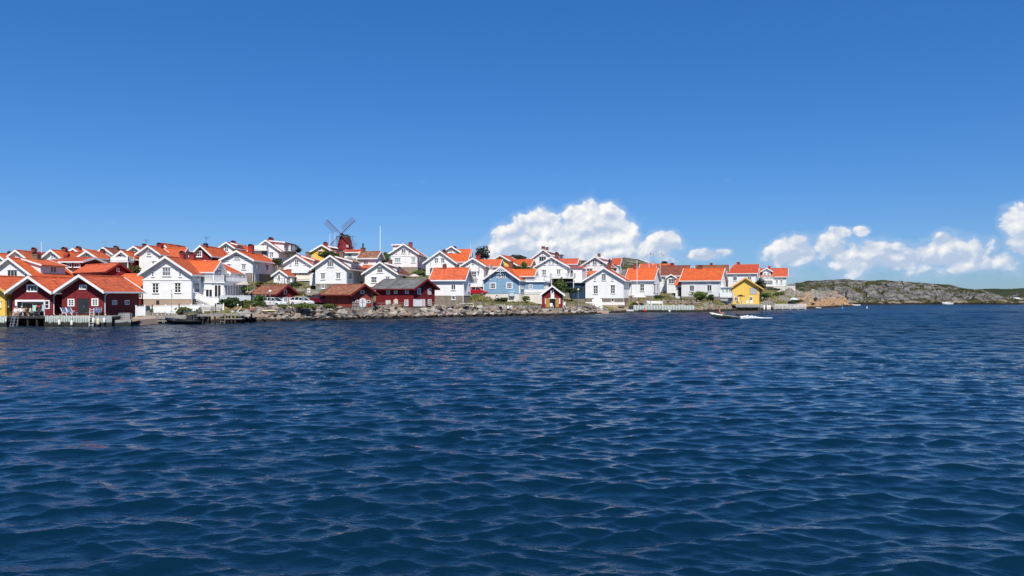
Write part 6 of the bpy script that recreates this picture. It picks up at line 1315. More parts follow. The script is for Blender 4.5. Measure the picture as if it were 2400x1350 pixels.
def lamp(label, px, ytop, ybot, Y):
    z0 = zat(ybot, Y); c = W(px, Y, z0); h = zat(ytop, Y) - z0; root = empty('street_lamp', c); tag(root, label, 'lamp post', 'lamp posts along the shore'); mb = MB(); mb.tube((0, 0, -.4), (0, 0, h - .2), .055, n=8); mb.build('post', metal, root)
    mb = MB(); mb.lathe([(.06, h - .25), (.2, h - .18), (.24, h - .02), (.14, h + .12), (.02, h + .16)], 10); mb.build('lamp_globe', M('opal_globe', (0.8, 0.78, 0.75), rough=.3), root)
lamp('lamp post with globe in front of the parked white hatchback', 633, 682, 731, 114.5); lamp('lamp post between the faded red shed and the grey roofed boathouse', 872, 682, 722, 125); lamp('lamp post beside the navy outbuilding', 1355, 678, 708, 161)
def sign(label, px, ytop, ybot, Y, round_=True, mat=metal):
    z0 = zat(ybot, Y); c = W(px, Y, z0); h = zat(ytop, Y) - z0; root = empty('traffic_sign', c); tag(root, label, 'sign', 'signs'); mb = MB(); mb.tube((0, 0, -.3), (0, 0, h), .035, n=6); mb.build('post', metal, root); mb = MB()
    if round_: mb.extr([(.3 * math.cos(i * .5236), -.06, h - .3 + .3 * math.sin(i * .5236)) for i in range(12)], (0, .03, 0))
    else: mb.box(-.28, .28, -.06, -.03, h - .75, h)
    mb.build('plate', mat, root)
sign('round grey backed road sign in front of the second white car', 712, 693, 716, 121.5); sign('rectangular grey sign post between the two white cars', 670, 696, 717, 120.5, False); sign('white notice board on posts below the large white house', 724, 676, 690, 134, False, trimw); sign('slim sign post beside the stone basement', 748, 672, 692, 134.5, False)
def rail_fence(label, pts, h=.95, mat=greyw, step=1.5, rails=(1.0,), name='rail_fence', group='fences', pm=None, rw=.09):
    root = empty(name, pts[0]); tag(root, label, 'fence', group); b = Vector(pts[0])
    for i in range(len(pts) - 1):
        p, q = Vector(pts[i]) - b, Vector(pts[i + 1]) - b; k = max(1, round((q - p).length / step))
        for r in rails: mb = MB(); mb.beam(p + Vector((0, 0, h * r)), q + Vector((0, 0, h * r)), rw * .7, rw); mb.build('rail', mat, root)
        for j in range(k + (1 if i == len(pts) - 2 else 0)):
            c = p.lerp(q, j / k); mb = MB(); mb.box(c.x - .055, c.x + .055, c.y + .05, c.y + .16, c.z - .5, c.z + h + .02); mb.build('post', pm or mat, root)
    return root
rail_fence('long weathered timber rail fence along the top of the breakwater', [tuple(P(876, 721.5, 126.5)), tuple(P(1012, 719.5, 133.5)), tuple(P(1100, 720, 137)), tuple(P(1210, 721, 141.5)), tuple(P(1268, 722, 145))], .8, M('grey_rail_timber', (0.22, .19, .16)), rails=(1.0, .52))
rail_fence('timber rail fence beside the little red boathouse', [tuple(P(1322, 722, 149)), tuple(P(1380, 722.5, 156)), tuple(P(1394, 723, 158))], 1.0, M('grey_rail_timber', (0.22, .19, .16)), rails=(1.0, .5))
rail_fence('thin metal railing on the terrace of the tiny annex', [tuple(P(640, 666.5, 139.5)), tuple(P(692, 665, 140))], 1.1, dark, step=2.2, rails=(1.0,), rw=.05)
rail_fence('pale timber railing below the large white house', [tuple(P(700, 690.5, 133.5)), tuple(P(770, 688, 134.5))], .8, greyw, rails=(1.0,), rw=.06)
rail_fence('grey board fence panel beside the arched white door', [tuple(P(826, 719.5, 121.6)), tuple(P(841, 720, 120.9))], .85, greyw, step=.22, rails=(.85, .3))
def anchor():
    p = P(850, 722.5, 121.3); root = empty('anchor', p); tag(root, 'old grey iron anchor standing in front of the arched white door', 'anchor'); mb = MB(); mb.tube((0, 0, -.2), (0, 0, 1.5), .07, n=8); mb.build('shank', metal, root)
    mb = MB(); mb.tube((-.38, 0, .95), (.38, 0, .95), .05, n=6); mb.tube((-.25, 0, 1.32), (.25, 0, 1.32), .04, n=6); mb.build('stock', metal, root)
    mb = MB()
    for s in (-1, 1):
        pts = [(s * .55 * math.sin(a), 0, 1.38 - .0 - .55 * math.cos(a) - .75) for a in (0, .4, .8, 1.2)]; mb.path(pts, .06, 6)
        mb.extr([(s * .42, -.03, .45), (s * .6, -.03, .62), (s * .6, -.03, .35)], (0, .06, 0))
    mb.build('arm', metal, root)
anchor()
def ladder(label, px, ytop, ybot, Y, mat=metal, w=.42, lean=.25, name='bathing_ladder'):
    p = P(px, ybot, Y); h = zat(ytop, Y) - p.z; root = empty(name, p); tag(root, label, 'ladder', 'bathing ladders')
    for s in (-w / 2, w / 2): mb = MB(); mb.tube((s, 0, -.3), (s, lean, h), .03, n=6); mb.build('rail', mat, root)
    n = max(3, int(h / .3))
    for i in range(n): mb = MB(); mb.box(-w / 2, w / 2, lean * (i + .5) / n - .05, lean * (i + .5) / n + .05, h * (i + .3) / n, h * (i + .3) / n + .04); mb.build('rung', mat, root)
ladder('steel ladder leaning on the dark deck beside the yellow boathouse', 26, 741, 767, 94.2, lean=.5); ladder('second narrow ladder with handrails beside the dark deck', 33, 730, 766, 94.6, lean=.6, w=.55); ladder('white stepped ladder on the picket quay beside fenders', 213, 722, 764, 94.6, trimw, .5)
ladder('grey plank ladder against the villa deck', 381, 740, 758, 103.0, greyw, .22, .9); ladder('aluminium bathing ladder beside the dark rigid inflatable', 456, 726, 755, 102.6, metal, .55, .6); ladder('grey ladder at the end of the long jetty', 521, 736, 756, 103.0, greyw, .5, .3); ladder('white ladder on the deck of the yellow boathouse', 1780, 716, 727, 189, metal, .5, .2)
def fender(label, px, ytop, ybot, Y, mat=fend, group='fenders on the quay', r=None, rope=1.0):
    h = (ybot - ytop) * Y / FPX; p = P(px, ybot, Y); root = empty('fender', p); tag(root, label, 'fender', group); r = r or h * .22; mb = MB(); mb.lathe([(r * .3, 0), (r * .85, h * .06), (r, h * .2), (r * 1.02, h * .8), (r * .8, h * .94), (r * .3, h)], 10); mb.build('body', mat, root, smooth=True)
    mb = MB(); mb.path([(0, 0, h - .03), (.02, .06, h + rope * .4), (-.03, .18, h + rope * .75)], .025, 5); mb.build('rope', M('rope', (0.5, .45, .36)), root)
for lab, px, a, b in (('white oblong fender on the pickets below the blue loungers', 139, 749, 762), ('white oblong fender on the pickets below the grey doors', 168, 751, 763), ('white oblong fender beside the white stepped ladder', 219, 745, 758), ('white oblong fender on the grey quay beside the large cream one', 244.5, 745, 757)): fender(lab, px, a, b, 94.7)
fender('large cream fender hanging on the grey quay', 230, 746, 761.5, 94.5, M('cream_fender', (0.72, 0.62, 0.4)))
fender('red ball fender on the right picket jetty', 1511, 725, 731, 169.3, M('red_buoy', (0.6, .03, .03)), 'ball fenders on the right jetty', r=.3); fender('white ball fender on the right picket jetty', 1569, 726.5, 731.5, 169.3, fend, 'ball fenders on the right jetty', r=.24)
for px in (1791, 1799, 1804): fender('long white fender at the yellow boathouse deck', px, 715, 727, 189.5, fend, 'white fenders at the yellow boathouse', r=.26)
# traps / crates on the low landing stage
for lab, px, w, m in (('white wire lobster trap on the low landing stage', 287, .7, metal), ('pale wooden crate on the low landing stage', 299, .8, M('pale_crate', (0.42, .38, .36)))):
    p = P(px, 743.0, 97.4); p.z = .79; root = empty('crate', p); tag(root, lab, 'crate'); mb = MB()
    for a in (-w / 2, w / 2):
        for b in (-.25, .25): mb.box(a - .03, a + .03, b - .03, b + .03, 0, .85)
    for zz in (0.02, .28, .55, .82): mb.box(-w / 2, w / 2, -.27, -.23, zz, zz + .05); mb.box(-w / 2, w / 2, .23, .27, zz, zz + .05); mb.box(-w / 2 - .02, -w / 2 + .02, -.25, .25, zz, zz + .05); mb.box(w / 2 - .02, w / 2 + .02, -.25, .25, zz, zz + .05)
    mb.build('frame', m, root); mb = MB(); mb.box(-w / 2 + .04, w / 2 - .04, -.2, .2, .03, .78); mb.build('side_panel', m if 'wooden' in lab else greyw, root)
# washing line in front of the open boathouse
wl2 = empty('washing_line', tuple(P(103, 742, 96.0))); tag(wl2, 'washing line strung across the open boathouse front', 'washing line'); b = wl2.location
mb = MB(); mb.path([P(52, 709, 96.4) - b, P(80, 710, 96.3) - b, P(104, 709.5, 96.2) - b], .02, 5); mb.build('line', metal, wl2)
mb = MB(); mb.tube(P(104, 742, 96.2) - b, P(104, 708, 96.2) - b, .05, n=6); mb.build('post', trimw, wl2); mb = MB(); mb.tube(P(52, 742, 96.4) - b, P(52, 708, 96.4) - b, .035, n=6); mb.build('post', metal, wl2)
def cloth(name, label, px0, px1, y0, y1, Y, mat, droop=.1):
    n = 8; m_ = 6; rows = []; p0, p1 = P(px0, y0, Y), P(px1, y0, Y); zb_ = zat(y1, Y); mb = MB(); o0 = P((px0 + px1) / 2, y1, Y)
    for j in range(m_ + 1):
        rows.append([(p0.x + (p1.x - p0.x) * (.08 * math.sin(j * 1.3) * (j / m_) + i / n * (1 - .12 * j / m_)) - o0.x, .09 * math.sin(i * 1.9 + j * .6) * (j / m_), (p0.z - droop * math.sin(math.pi * i / n) * (1 - j / m_)) * (1 - j / m_) + (zb_ + .08 * math.sin(i * 2.1)) * (j / m_) - o0.z) for i in range(n + 1)])
    mb.rings(rows, closed=False); o = mb.build(name, mat, loc=o0, smooth=True); tag(o, label, 'laundry', 'laundry on the line'); return o
cloth('towel', 'mint green towel hanging on the washing line', 76, 85.5, 714, 729, 96.25, M('mint_cloth', (0.45, .68, .55), (0.38, .6, .5), scale=7)); cloth('swimsuit', 'red swimwear hanging on the washing line', 86, 95.5, 714.5, 719.5, 96.25, M('red_cloth', (0.6, .05, .07))); cloth('shirt', 'grey blue shirt hanging beside the red swimwear', 98, 105, 713, 729, 96.15, M('shirt_blue', (0.36, .42, .52), (0.5, .55, .62), scale=5))
# ------------------------------------------------------------------ cars
def car(label, px, py, Y, yaw, paint, suv=False, group='parked cars'):
    p = P(px, py, Y); root = empty('parked_car', p, rad(yaw)); tag(root, label, 'car', group)
    L_, hw, H_ = (4.4, .92, 1.66) if suv else (4.1, .88, 1.5)
    body = [(-.5, .45, .80, .80), (-.485, .30, .98, .93), (-.44, .22, 1.02, 1.0), (-.25, .20, 1.0, 1.0), (0, .20, .97, 1.0), (.2, .20, .94, 1.0), (.36, .22, .86, .98), (.46, .28, .74, .90), (.5, .38, .60, .76)]
    mb = MB(); rings = []
    for f, zb, zt, wf in body:
        x = f * L_; w = hw * wf; k = H_ / 1.5; rings.append([(x, -w * .9, zb * k), (x, -w, (zb + .12) * k), (x, -w, (zt - .12) * k), (x, -w * .90, zt * k), (x, w * .90, zt * k), (x, w, (zt - .12) * k), (x, w, (zb + .12) * k), (x, w * .9, zb * k)])
    mb.rings(rings); mb.build('body', paint, root, smooth=False)
    k = H_ / 1.5; gh = [(-.475, .99, .84, .70), (-.37, 1.46, .80, .62), (-.1, 1.5, .80, .62), (.06, 1.46, .80, .62), (.27, .93, .84, .72)]
    mb = MB(); lo = [(-.475, .98), (-.37, .99), (-.1, .98), (.06, .955), (.27, .91)]; rings = []
    for (f, zt, wl_, wt), (_, zl) in zip(gh, lo): rings.append([(f * L_, -hw * .9, zl * k - .02), (f * L_, -hw * wt - .02, zt * k), (f * L_, hw * wt + .02, zt * k), (f * L_, hw * .9, zl * k - .02)])
    mb.rings(rings); mb.build('window', glass, root)
    mb = MB(); r0 = [(f * L_, s * (hw * wt + .03), zt * k + .012) for f, zt, _, wt in gh[1:4] for s in (-1,)]; r1 = [(f * L_, (hw * wt + .03), zt * k + .012) for f, zt, _, wt in gh[1:4]]
    mb.rings([r0, [(a, b * .0, c + .03) for a, b, c in r1], r1], closed=False); mb.build('roof', paint, root)
    mb = MB()
    for s in (-1, 1):
        for i in range(4):
            a, b = rings[i][1 if s < 0 else 2], rings[i + 1][1 if s < 0 else 2]; mb.tube(Vector(a), Vector(b), .035, n=5)
        for f in (-.23, -.02): zl = .97 * k; mb.beam((f * L_, s * hw * .9, zl), (f * L_ - .05, s * (hw * .62 + .03), 1.49 * k), .07, .03)
    mb.build('pillar', paint, root)
    for fx in (-.31, .31):
        for s in (-1, 1):
            mb = MB(); mb.tube((fx * L_, s * (hw - .16), .33), (fx * L_, s * (hw + .015), .33), .33, n=16); w = mb.build('wheel', rub, root)
            mb = MB(); mb.tube((fx * L_, s * (hw + .0), .33), (fx * L_, s * (hw + .025), .33), .2, n=10); mb.build('rim', metal, w)
    for s in (-1, 1):
        mb = MB(); mb.box(L_ * .465, L_ * .492, s * hw * .68 - .16, s * hw * .68 + .16, .6 * k, .70 * k); mb.build('headlight', metal, root)
        mb = MB(); mb.box(-L_ * .502, -L_ * .47, s * hw * .70 - .12, s * hw * .70 + .12, .72 * k, .92 * k); mb.build('tail_light', M('tail_red', (0.4, .02, .02)), root)
        mb = MB(); mb.box(L_ * .16, L_ * .2, s * (hw + .02) - .1 * (s < 0), s * (hw + .02) + .1 * (s > 0), .92 * k, 1.06 * k); mb.build('mirror', paint, root)
carw = M('white_car_paint', (0.80, 0.80, 0.80), rough=.25, spec=.5); carr = M('red_car_paint', (0.42, 0.012, 0.02), rough=.25, spec=.5); card = M('dark_car_paint', (0.02, 0.022, 0.03), rough=.25, spec=.5); carm = M('maroon_car_paint', (0.13, .008, .02), rough=.25, spec=.5)
car('white hatchback parked beside the round bright green bush', 644, 719.0, 120, -28, carw); car('white car parked between the low hedge and the red garage', 708, 717, 124, -24, carw)
car('dark car half hidden between the two white cars', 671, 714, 128.5, -24, card); car('black car parked behind the second white car', 733, 713, 130, -24, card); car('maroon car parked beside the faded red shed', 758, 712.5, 127.5, -10, carm, True); car('bright red car parked in front of the white bay window house', 1118, 691.5, 152, -12, carr, True)
# asphalt of the little car park
mb = MB(); pp = [P(612, 727, 115.5), P(640, 722, 118.0), P(700, 719.2, 121.5), P(760, 716, 124.5), P(770, 712.6, 128.5), P(700, 713, 129), P(640, 715.5, 125), P(605, 719.5, 119)]
NQ = 10; cx_ = sum((q for q in pp), Vector()) / len(pp)
for i in range(len(pp)):
    a_, b_ = pp[i], pp[(i + 1) % len(pp)]
    for j in range(NQ):
        f0, f1 = j / NQ, (j + 1) / NQ
        q = [cx_.lerp(a_, f0), cx_.lerp(a_, f1), cx_.lerp(b_, f1), cx_.lerp(b_, f0)]; mb.face([(v.x, v.y, max(v.z, gz(v.x, v.y) + .03)) for v in q])
struct(mb.build('car_park', M('asphalt', (0.16, 0.155, 0.15), (0.12, .118, .115), scale=2, rough=.95)))

# ------------------------------------------------------------------ boats
def tube_path(pts, rs, n=10):
    mb = MB(); rings = []
    for i, p in enumerate(pts):
        a = Vector(pts[max(0, i - 1)]); b = Vector(pts[min(len(pts) - 1, i + 1)]); d = (b - a).normalized(); s = d.cross(Vector((0, 0, 1))).normalized(); u = s.cross(d)
        rings.append([Vector(p) + (s * math.cos(2 * math.pi * k / n) + u * math.sin(2 * math.pi * k / n)) * rs[i] for k in range(n)])
    mb.rings(rings); return mb
def rib(label, px, py, Y, yaw, tubem, hullm, band, L_=5.2, pitch=0.0, console=False, moored=False, name='inflatable_boat'):
    p = P(px, py, Y); p.z = .0; root = empty(name, p); root.rotation_euler = (0, rad(pitch), rad(yaw)); tag(root, label, 'boat'); W2 = .95; r = .25
    # bow towards -x
    for s in (-1, 1):
        pts = [(L_ / 2 + .15, s * W2 * .78, .42), (L_ * .2, s * W2 * .82, .42), (-L_ * .1, s * W2 * .8, .44), (-L_ * .3, s * W2 * .62, .52), (-L_ * .42, s * W2 * .34, .64), (-L_ * .485, 0, .72)]
        tube_path(pts[2:], [r, r, r * .95, r * .85]).build('tube', tubem, root, smooth=True)
        tube_path(pts[:3], [.12, r * .99, r * .99]).build('aft_tube', M('grey_hypalon', (0.16, .16, .155), rough=.5) if not console else band, root, smooth=True)
        mb = MB(); mb.path([(x, y + s * (r * .98 if abs(y) > .4 else .2), z - .02) for x, y, z in pts[1:5]], .075, 5); mb.build('rubbing_strake', band, root)
    mb = MB(); rings = []
    for f, w, zk, zt in ((.5, .62, -.12, .42), (.2, .66, -.16, .42), (-.1, .62, -.14, .44), (-.3, .45, -.02, .5), (-.42, .22, .22, .6), (-.475, .04, .45, .68)): x = f * L_; rings.append([(x, -w, zt), (x, -w * .9, zt * .4 + zk * .3), (x, 0, zk), (x, w * .9, zt * .4 + zk * .3), (x, w, zt)])
    mb.rings(rings); mb.build('hull', hullm, root)
    mb = MB(); mb.box(L_ * .5 - .08, L_ * .5, -.6, .6, .1, .6); mb.build('transom', band, root)
    mb = MB(); xo = L_ / 2 + .22; rings = []
    for z, a, b in ((.62, .2, .14), (.72, .3, .2), (.98, .3, .2), (1.08, .2, .13)): rings.append([(xo + a * math.cos(t * .7854), b * math.sin(t * .7854), z) for t in range(8)])
    mb.rings(rings); mb.box(xo - .07, xo + .07, -.05, .05, -.3, .65); o = mb.build('outboard_motor', dark, root)
    mb = MB(); mb.box(.3, .9, -.5, .5, .3, .5); mb.build('seat', band, root)
    if console:
        mb = MB(); mb.box(L_ * .1, L_ * .26, -.35, .35, .3, 1.25); mb.build('console', dark, root); mb = MB(); mb.hexa([(L_ * .08, -.35, 1.25), (L_ * .1, -.35, 1.25), (L_ * .1, .35, 1.25), (L_ * .08, .35, 1.25), (L_ * .14, -.3, 1.65), (L_ * .15, -.3, 1.65), (L_ * .15, .3, 1.65), (L_ * .14, .3, 1.65)]); mb.build('windscreen', glass, root)
        mb = MB(); mb.path([(L_ * .42, -.6, .5), (L_ * .42, -.6, 1.7), (L_ * .42, .6, 1.7), (L_ * .42, .6, .5)], .04, 6); mb.build('arch', dark, root)
        mb = MB(); mb.hexa([(L_ * .02, -.55, 1.72), (L_ * .34, -.55, 1.72), (L_ * .34, .55, 1.72), (L_ * .02, .55, 1.72), (L_ * .02, -.5, 1.8), (L_ * .34, -.5, 1.8), (L_ * .34, .5, 1.8), (L_ * .02, .5, 1.8)]); mb.build('canopy', navy, root)
        for sx in (.04, .32):
            for sy in (-.5, .5): mb = MB(); mb.tube((L_ * sx, sy, .5), (L_ * sx, sy, 1.72), .025, n=5); mb.build('canopy_strut', metal, root)
    return root
creamt = M('cream_hypalon', (0.74, 0.70, 0.58), (0.68, .65, .54), rough=.45); navyt = M('navy_hypalon', (0.010, 0.013, 0.022), (0.014, .018, .03), rough=.4)
dinghy = rib('cream inflatable dinghy with black outboard speeding past the point', 1695, 746, 125.5, 6, creamt, M('grey_hull', (0.5, .5, .46), rough=.4), dark, L_=4.7, pitch=4.0)
ribd = rib('dark navy rigid inflatable moored beside the villa deck', 430, 757.5, 102.3, 10, navyt, black, black, L_=4.6, console=True)
# foam of the wake: many small heaps of spray
g = random.Random(9); mb = MB(); Yw = ywat(746.5)
for i in range(300):
    f = g.random() ** 1.1; px = 1739 + f * 72; w = .3 + f * .4; Y = Yw + .35 + g.gauss(0, .55 * w) ; x = W(px, Yw, 0).x; s = g.uniform(.05, .16) * (1.15 - f * .8); zt = .06 + .42 * math.exp(-((f - .25) / .3) ** 2) * g.random() ** 1.6 + .06 * g.random()
    ring = [(x + s * 1.7 * math.cos(k * 1.2566 + i), Y + s * math.sin(k * 1.2566 + i), zt - s * .4) for k in range(5)]
    for k in range(5): mb.face([ring[k], ring[(k + 1) % 5], (x, Y, zt + s * .55)])
o = mb.build('wake_foam', M('sea_foam', (0.86, 0.88, 0.88), rough=.9), uv=False); stuff(o); tag(o, 'white foam wake trailing behind the dinghy', 'foam')
def motorboat(label, px, py, Y, L_, yaw, cabin=True, group='far boats'):
    p = P(px, py, Y); p.z = 0; root = empty('motorboat', p, rad(yaw)); tag(root, label, 'boat', group); root.scale = (1, 1, min(1, L_ / 5)); mb = MB(); rings = []
    for f, w, zk, zt in ((.5, .95, .0, .75), (.1, 1.0, -.1, .8), (-.25, .8, 0, .95), (-.42, .4, .3, 1.1), (-.5, .06, .6, 1.2)): x = f * L_; w *= L_ * .17; rings.append([(x, -w, zt), (x, -w * .85, .2 + zk), (x, 0, zk - .2), (x, w * .85, .2 + zk), (x, w, zt)])
    mb.rings(rings); mb.build('hull', trimw, root)
    if cabin:
        mb = MB(); rings = []; h = L_ * .24
        for f, zt in ((.2, h), (.05, h + .05), (-.1, h), (-.26, .95)): x = f * L_; w = L_ * .11; rings.append([(x, -w, .78), (x, -w * .85, max(zt, .8)), (x, w * .85, max(zt, .8)), (x, w, .78)])
        mb.rings(rings); mb.build('cabin', trimw, root); mb = MB(); mb.box(-L_ * .08, L_ * .17, -L_ * .112, L_ * .112, h * .62, h * .88); mb.build('window', glass, root)
    return root
motorboat('white motor cruiser heading along the rocky hill', 2220, 713.5, 300, 4.6, 12, group=None); motorboat('small white boat moored at the tip of the tan headland', 2006, 715.8, 268, 3.0, -15, False, None); motorboat('small white boat by the far boathouses', 2362, 710.5, 345, 3.2, 0, False, None); motorboat('low white boat at the far right boathouse', 2394, 710.4, 345, 3.5, 10, False, None)
motorboat('tiny white skiff at the foot of the tan rock', 1918, 722.4, 220, 1.6, 0, False, None)
def buoy(label, px, ytop, ybot, Y, r, mat):
    p = P(px, ybot, Y); p.z = -.1; h = zat(ytop, Y) + .1; mb = MB(); mb.lathe([(r, -.4), (r, .3), (r * .75, .5), (r * .7, h - .1), (r * .5, h)], 10); mb.lathe([(r * 1.6, .05), (r * 1.6, .25), (r, .4)], 10); o = mb.build('marker_buoy', mat, loc=p); tag(o, label, 'buoy', 'marker buoys'); return o
buoy('bright blue marker post in front of the tan headland', 1974, 713, 724, 209, .16, M('bright_blue', (0.02, .30, .55), rough=.4)); buoy('small white marker buoy off the rocky hill', 2032, 717, 722.6, 218, .1, trimw)
mb = MB(); p = P(2247, 706, 318); mb.lathe([(.55, -.3), (.5, .4), (.4, 1.1), (.05, 1.6)], 10); o = mb.build('beacon', trimw, loc=p); tag(o, 'small white beacon on the rocks of the rocky hill', 'beacon')
# far boathouses behind the rock tip
h = House('far pale grey boathouse with dark wall beyond the rock tip', 2352, 2362, 708, 372, a=10, D=4, E=(2363, 697, 701), fb=712, roof=M('pale_felt_roof', (0.6, 0.6, 0.58)), wall=white, name='boathouse', cat='boathouse', group='boathouses', gutter=False); h.win(2355, 2358.5, 702, 705, 1, 1)
h = House('far long dark boathouse with pale roof at the edge of the sound', 2364, 2392, 708.5, 376, a=6, D=5, E=(2393, 698, 702), fb=712, roof=M('pale_felt_roof', (0.6, .6, .58)), wall=M('far_dark_boards', (0.04, .045, .055)), name='boathouse', cat='boathouse', group='boathouses', gutter=False); h.win(2368, 2372, 703, 706, 1, 1); h.win(2380, 2384, 703, 706, 1, 1)
h = House('lone brown roofed cabin half hidden behind the headland crest', 1944, 1966, 699, 262, a=14, D=6, E=(1962, 685, 693), fb=706, roof=brownroof, wall=redb, trim=redtrim, name='cabin', cat='cabin', gutter=False)

# ------------------------------------------------------------------ right jetties
dj = deck('right hand jetty with white green pickets and white benches', 'picket_jetty', 1485, 1626, 170.0, 176.0, zat(717, 171), group='decks and jetties'); pickets(dj, 1485, 1626, 169.9, zat(716, 170) + .05, picket, pitch=.36, w=.24, slant=.0)
mb = MB(); mb.box(W(1486, 171, 0).x, W(1625, 171, 0).x, 170.6, 175.5, -1, .9); q_ = mb.build('core', darkw, dj); q_.location = -dj.location
mb = MB(); xa, xb = W(1468, 169.6, 0).x, W(1485, 169.6, 0).x; mb.box(xa, xb, 169.4, 171.5, .25, .6); q_ = mb.build('landing_step', M('pale_step', (0.62, .62, .6)), dj); q_.location = -dj.location
mb = MB(); mb.box(W(1475, 170.2, 0).x, W(1484, 170.2, 0).x, 170.2, 170.9, .6, 1.45); o = mb.build('quay_box', dark); tag(o, 'dark storage box on the step of the picket jetty', 'box')
dy = deck('timber deck on posts in front of the yellow boathouse', 'timber_deck', 1722, 1790, 189.5, 194.8, zat(715, 192), posts=(1728, 1745, 1762, 1780), group='decks and jetties'); pickets(dy, 1726, 1788, 189.45, zat(713, 189.5), M('pale_grey_rails', (0.52, .52, .49)), zb=zat(720.5, 189.5), pitch=.3, w=.14)
dw = deck('white railed jetty reaching out below the rocks', 'jetty', 1812, 1889, 199, 202.5, zat(724.0, 199.5) + .25, posts=(1820, 1840, 1862, 1880), group='decks and jetties')
rf = rail_fence('white three rail fence on the jetty by the rocks', [tuple(P(1816, 722.5, 198.9)), tuple(P(1889, 722.5, 198.9))], 1.05, trimw, step=2.2, rails=(1.0, .66, .33, .02), rw=.14)
bd = deck('gangway between the yellow boathouse deck and the white railed jetty', 'gangway', 1790, 1814, 197, 198.6, zat(716, 198), posts=(1795, 1810), group='decks and jetties')
# concrete quay with boulders below the white waterfront house
mb = MB(); q0, q1 = W(1385, 158.6, 0).x, W(1424, 158.6, 0).x; mb.extr([(q0, 157.6, -.8), (q1 + .3, 157.0, -.8), (q1, 157.2, .55), (q0, 157.8, .6)], (.6, 6, 0)); o = mb.build('stone_quay', conc); tag(o, 'low concrete quay under the tilted hexagonal parasol', 'quay')

# ------------------------------------------------------------------ people
skin = M('skin', (0.55, 0.30, 0.21), rough=.6); skin2 = M('tanned_skin', (0.40, 0.20, 0.13), rough=.6)
def skinned(name, V_, E_, R_, mat, parent, root=0):
    me = bpy.data.meshes.new(name); me.from_pydata([tuple(v) for v in V_], E_, []); me.materials.append(mat); o = bpy.data.objects.new(name, me); COL.objects.link(o); o.parent = parent
    o.modifiers.new('skin', 'SKIN'); sv = me.skin_vertices[0].data
    for i, r in enumerate(R_): sv[i].radius = (r, r); sv[i].use_root = (i == root)
    o.modifiers.new('sub', 'SUBSURF').render_levels = 1; o.modifiers['sub'].levels = 1
    return o
def person(label, px, py, Y, yaw, pose, skinm, top, bottom, hair, group='people', hat=None):
    p = P(px, py, Y); root = empty('person', p, rad(yaw)); tag(root, label, 'person', group)
    if pose == 'sit': hz, tilt, kn, an = .45, .08, (-.45, .04), (-.52, -.42)
    elif pose == 'ground': hz, tilt, kn, an = .14, .06, (-.36, .30), (-.60, -.08)
    elif pose == 'recline': hz, tilt, kn, an = .46, .34, (-.45, .10), (-.85, -.02)
    else: hz, tilt, kn, an = .92, .0, (-.03, -.44), (.02, -.86)
    V_ = [(0, 0, hz), (0, tilt * .5, hz + .22), (0, tilt, hz + .44), (0, tilt * 1.05, hz + .55), (0, tilt * .95, hz + .66), (0, tilt * .9 - .02, hz + .78)]; E_ = [(0, 1), (1, 2), (2, 3), (3, 4), (4, 5)]; R_ = [.13, .125, .13, .055, .085, .07]
    for s in (-1, 1):
        i = len(V_); V_ += [(s * .18, tilt, hz + .43), (s * .25, tilt - .12, hz + .18), (s * .2, tilt - .34, hz + .10), (s * .19, tilt - .44, hz + .09)]; E_ += [(2, i), (i, i + 1), (i + 1, i + 2), (i + 2, i + 3)]; R_ += [.06, .045, .035, .035]
        i = len(V_); V_ += [(s * .1, -.01, hz - .02), (s * .13, kn[0], hz + kn[1]), (s * .13, an[0], hz + an[1]), (s * .14, an[0] - .17, hz + an[1] - .03)]; E_ += [(0, i), (i, i + 1), (i + 1, i + 2), (i + 2, i + 3)]; R_ += [.085, .06, .04, .035]
    skinned('body', V_, E_, R_, skinm, root)
    if top: skinned('shirt', [V_[0], V_[1], V_[2], (0, V_[2][1], V_[2][2] + .06)] + [V_[6], Vector(V_[6]).lerp(Vector(V_[7]), .8), V_[14], Vector(V_[14]).lerp(Vector(V_[15]), .8)], [(0, 1), (1, 2), (2, 3), (2, 4), (4, 5), (2, 6), (6, 7)], [.15, .145, .15, .08, .075, .062, .075, .062], top, root)
    if bottom: skinned('shorts', [V_[0], V_[10], Vector(V_[10]).lerp(Vector(V_[11]), .75), V_[18], Vector(V_[18]).lerp(Vector(V_[19]), .75)], [(0, 1), (1, 2), (0, 3), (3, 4)], [.145, .105, .085, .105, .085], bottom, root)
    mb = MB(); c = Vector(V_[5]); r = .115; mb.lathe([(r * .75, -.09), (r, -.03), (r, .04), (r * .7, .1), (.01, .12)], 10, c + Vector((0, .025, .01))); mb.build('hat' if hat else 'hair', hat or hair, root, smooth=True)
    mb = MB(); mb.box(c.x - .012, c.x + .012, c.y - .12, c.y - .08, c.z - .06, c.z - .02); mb.build('nose', skinm, root)
    return root
hairb = M('dark_hair', (0.03, .02, .015)); hairg = M('grey_hair', (0.5, .48, .45))
wt = M('white_cotton', (0.78, .76, .74)); pk = M('pink_cotton', (0.75, .45, .42)); dk = M('dark_shorts', (0.05, .05, .07))
def stool(label, px, py, Y, mat=trimw): chair(label, px, py, Y, 20, 'chairs of the bathers', mat)
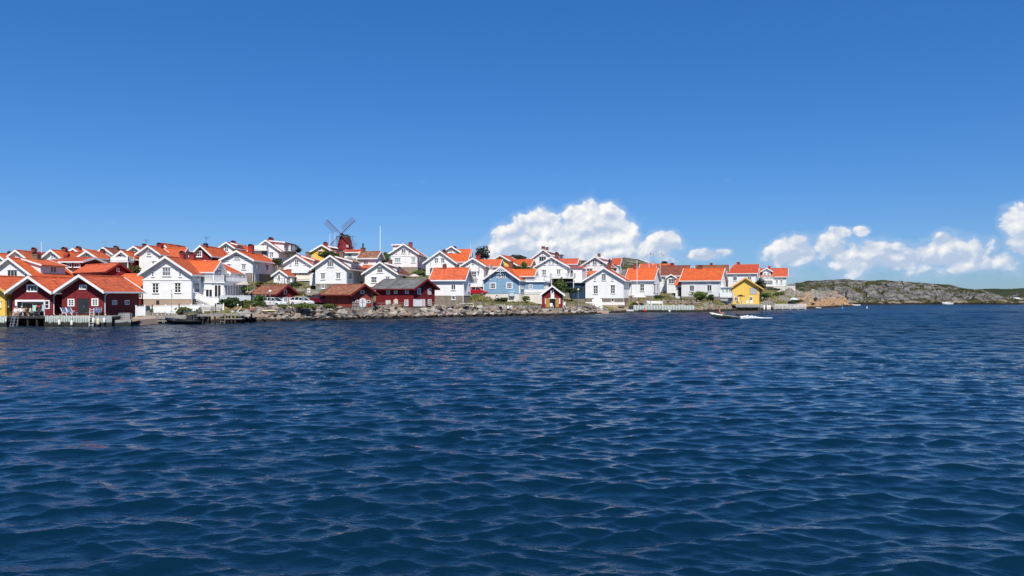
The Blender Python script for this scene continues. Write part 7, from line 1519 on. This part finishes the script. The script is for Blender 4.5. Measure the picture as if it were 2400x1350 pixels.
stool('white chair under the bather in white shirt', 37, 741.2, 96.2); stool('white chair under the bather with bare arms', 50, 741.2, 96.4); stool('brown chair under the dark haired bather', 60, 741.2, 96.8, ochre)
person('person in white shirt and pink shorts leaning forward on a chair', 37, 741.2, 96.1, 25, 'sit', skin, wt, pk, hairb, 'bathers on the deck'); person('person in pale shirt sitting with stretched legs on the deck', 50, 741.2, 96.3, -15, 'sit', skin, wt, M('teal_shorts', (0.2, .36, .38)), hairg, 'bathers on the deck'); person('dark haired person with bare legs on the brown chair', 60, 741.2, 96.7, -40, 'sit', skin2, M('dark_top', (0.06, .05, .06)), dk, hairb, 'bathers on the deck')
person('sunbather in white cap reclining on the jetty lounger', 552, 735, 106.3, -70, 'recline', skin2, None, dk, hairb, hat=wt)
person('child with bare back sitting on the grass above the boulders', 588, 727.5, 112, 140, 'ground', skin, None, M('pink_shorts', (0.6, .2, .22)), hairb)
person('person in pink top sitting under the white parasol on the jetty', 1494, 716, 172.5, 20, 'sit', skin, pk, dk, hairb)
pd = person('person in a pink life jacket crouching in the dinghy', 1687.5, 741, 125.5, 80, 'ground', skin, M('pink_life_jacket', (0.75, .14, .16)), dk, hairb, hat=M('pink_cap', (0.75, .16, .18))); pd.location.z = .5; pd.scale = (1.25, 1.25, 1.25)
person('person in yellow shirt standing at the rail fence by the dark boathouse', 928, 720.5, 127.6, 10, 'stand', skin, M('yellow_shirt', (0.75, .6, .25)), wt, hairb)
person('person sitting on the white railed jetty', 1862, 722, 200.5, 30, 'ground', skin2, wt, dk, hairb)
# yellow paddle board on the grass
p = P(622, 729, 113.6); mb = MB(); rings = []
for f, w in ((-1.6, .05), (-1.3, .25), (-.6, .38), (.4, .4), (1.2, .28), (1.6, .08)): rings.append([(f, -w, .0), (f, -w * .9, .1), (f, w * .9, .1), (f, w, 0)])
mb.rings(rings); o = mb.build('paddle_board', M('pale_yellow_board', (0.72, .7, .3), rough=.4), loc=(p.x, p.y, p.z + .05), rotz=rad(8)); tag(o, 'pale yellow paddle board lying on the grass above the boulders', 'paddle board')
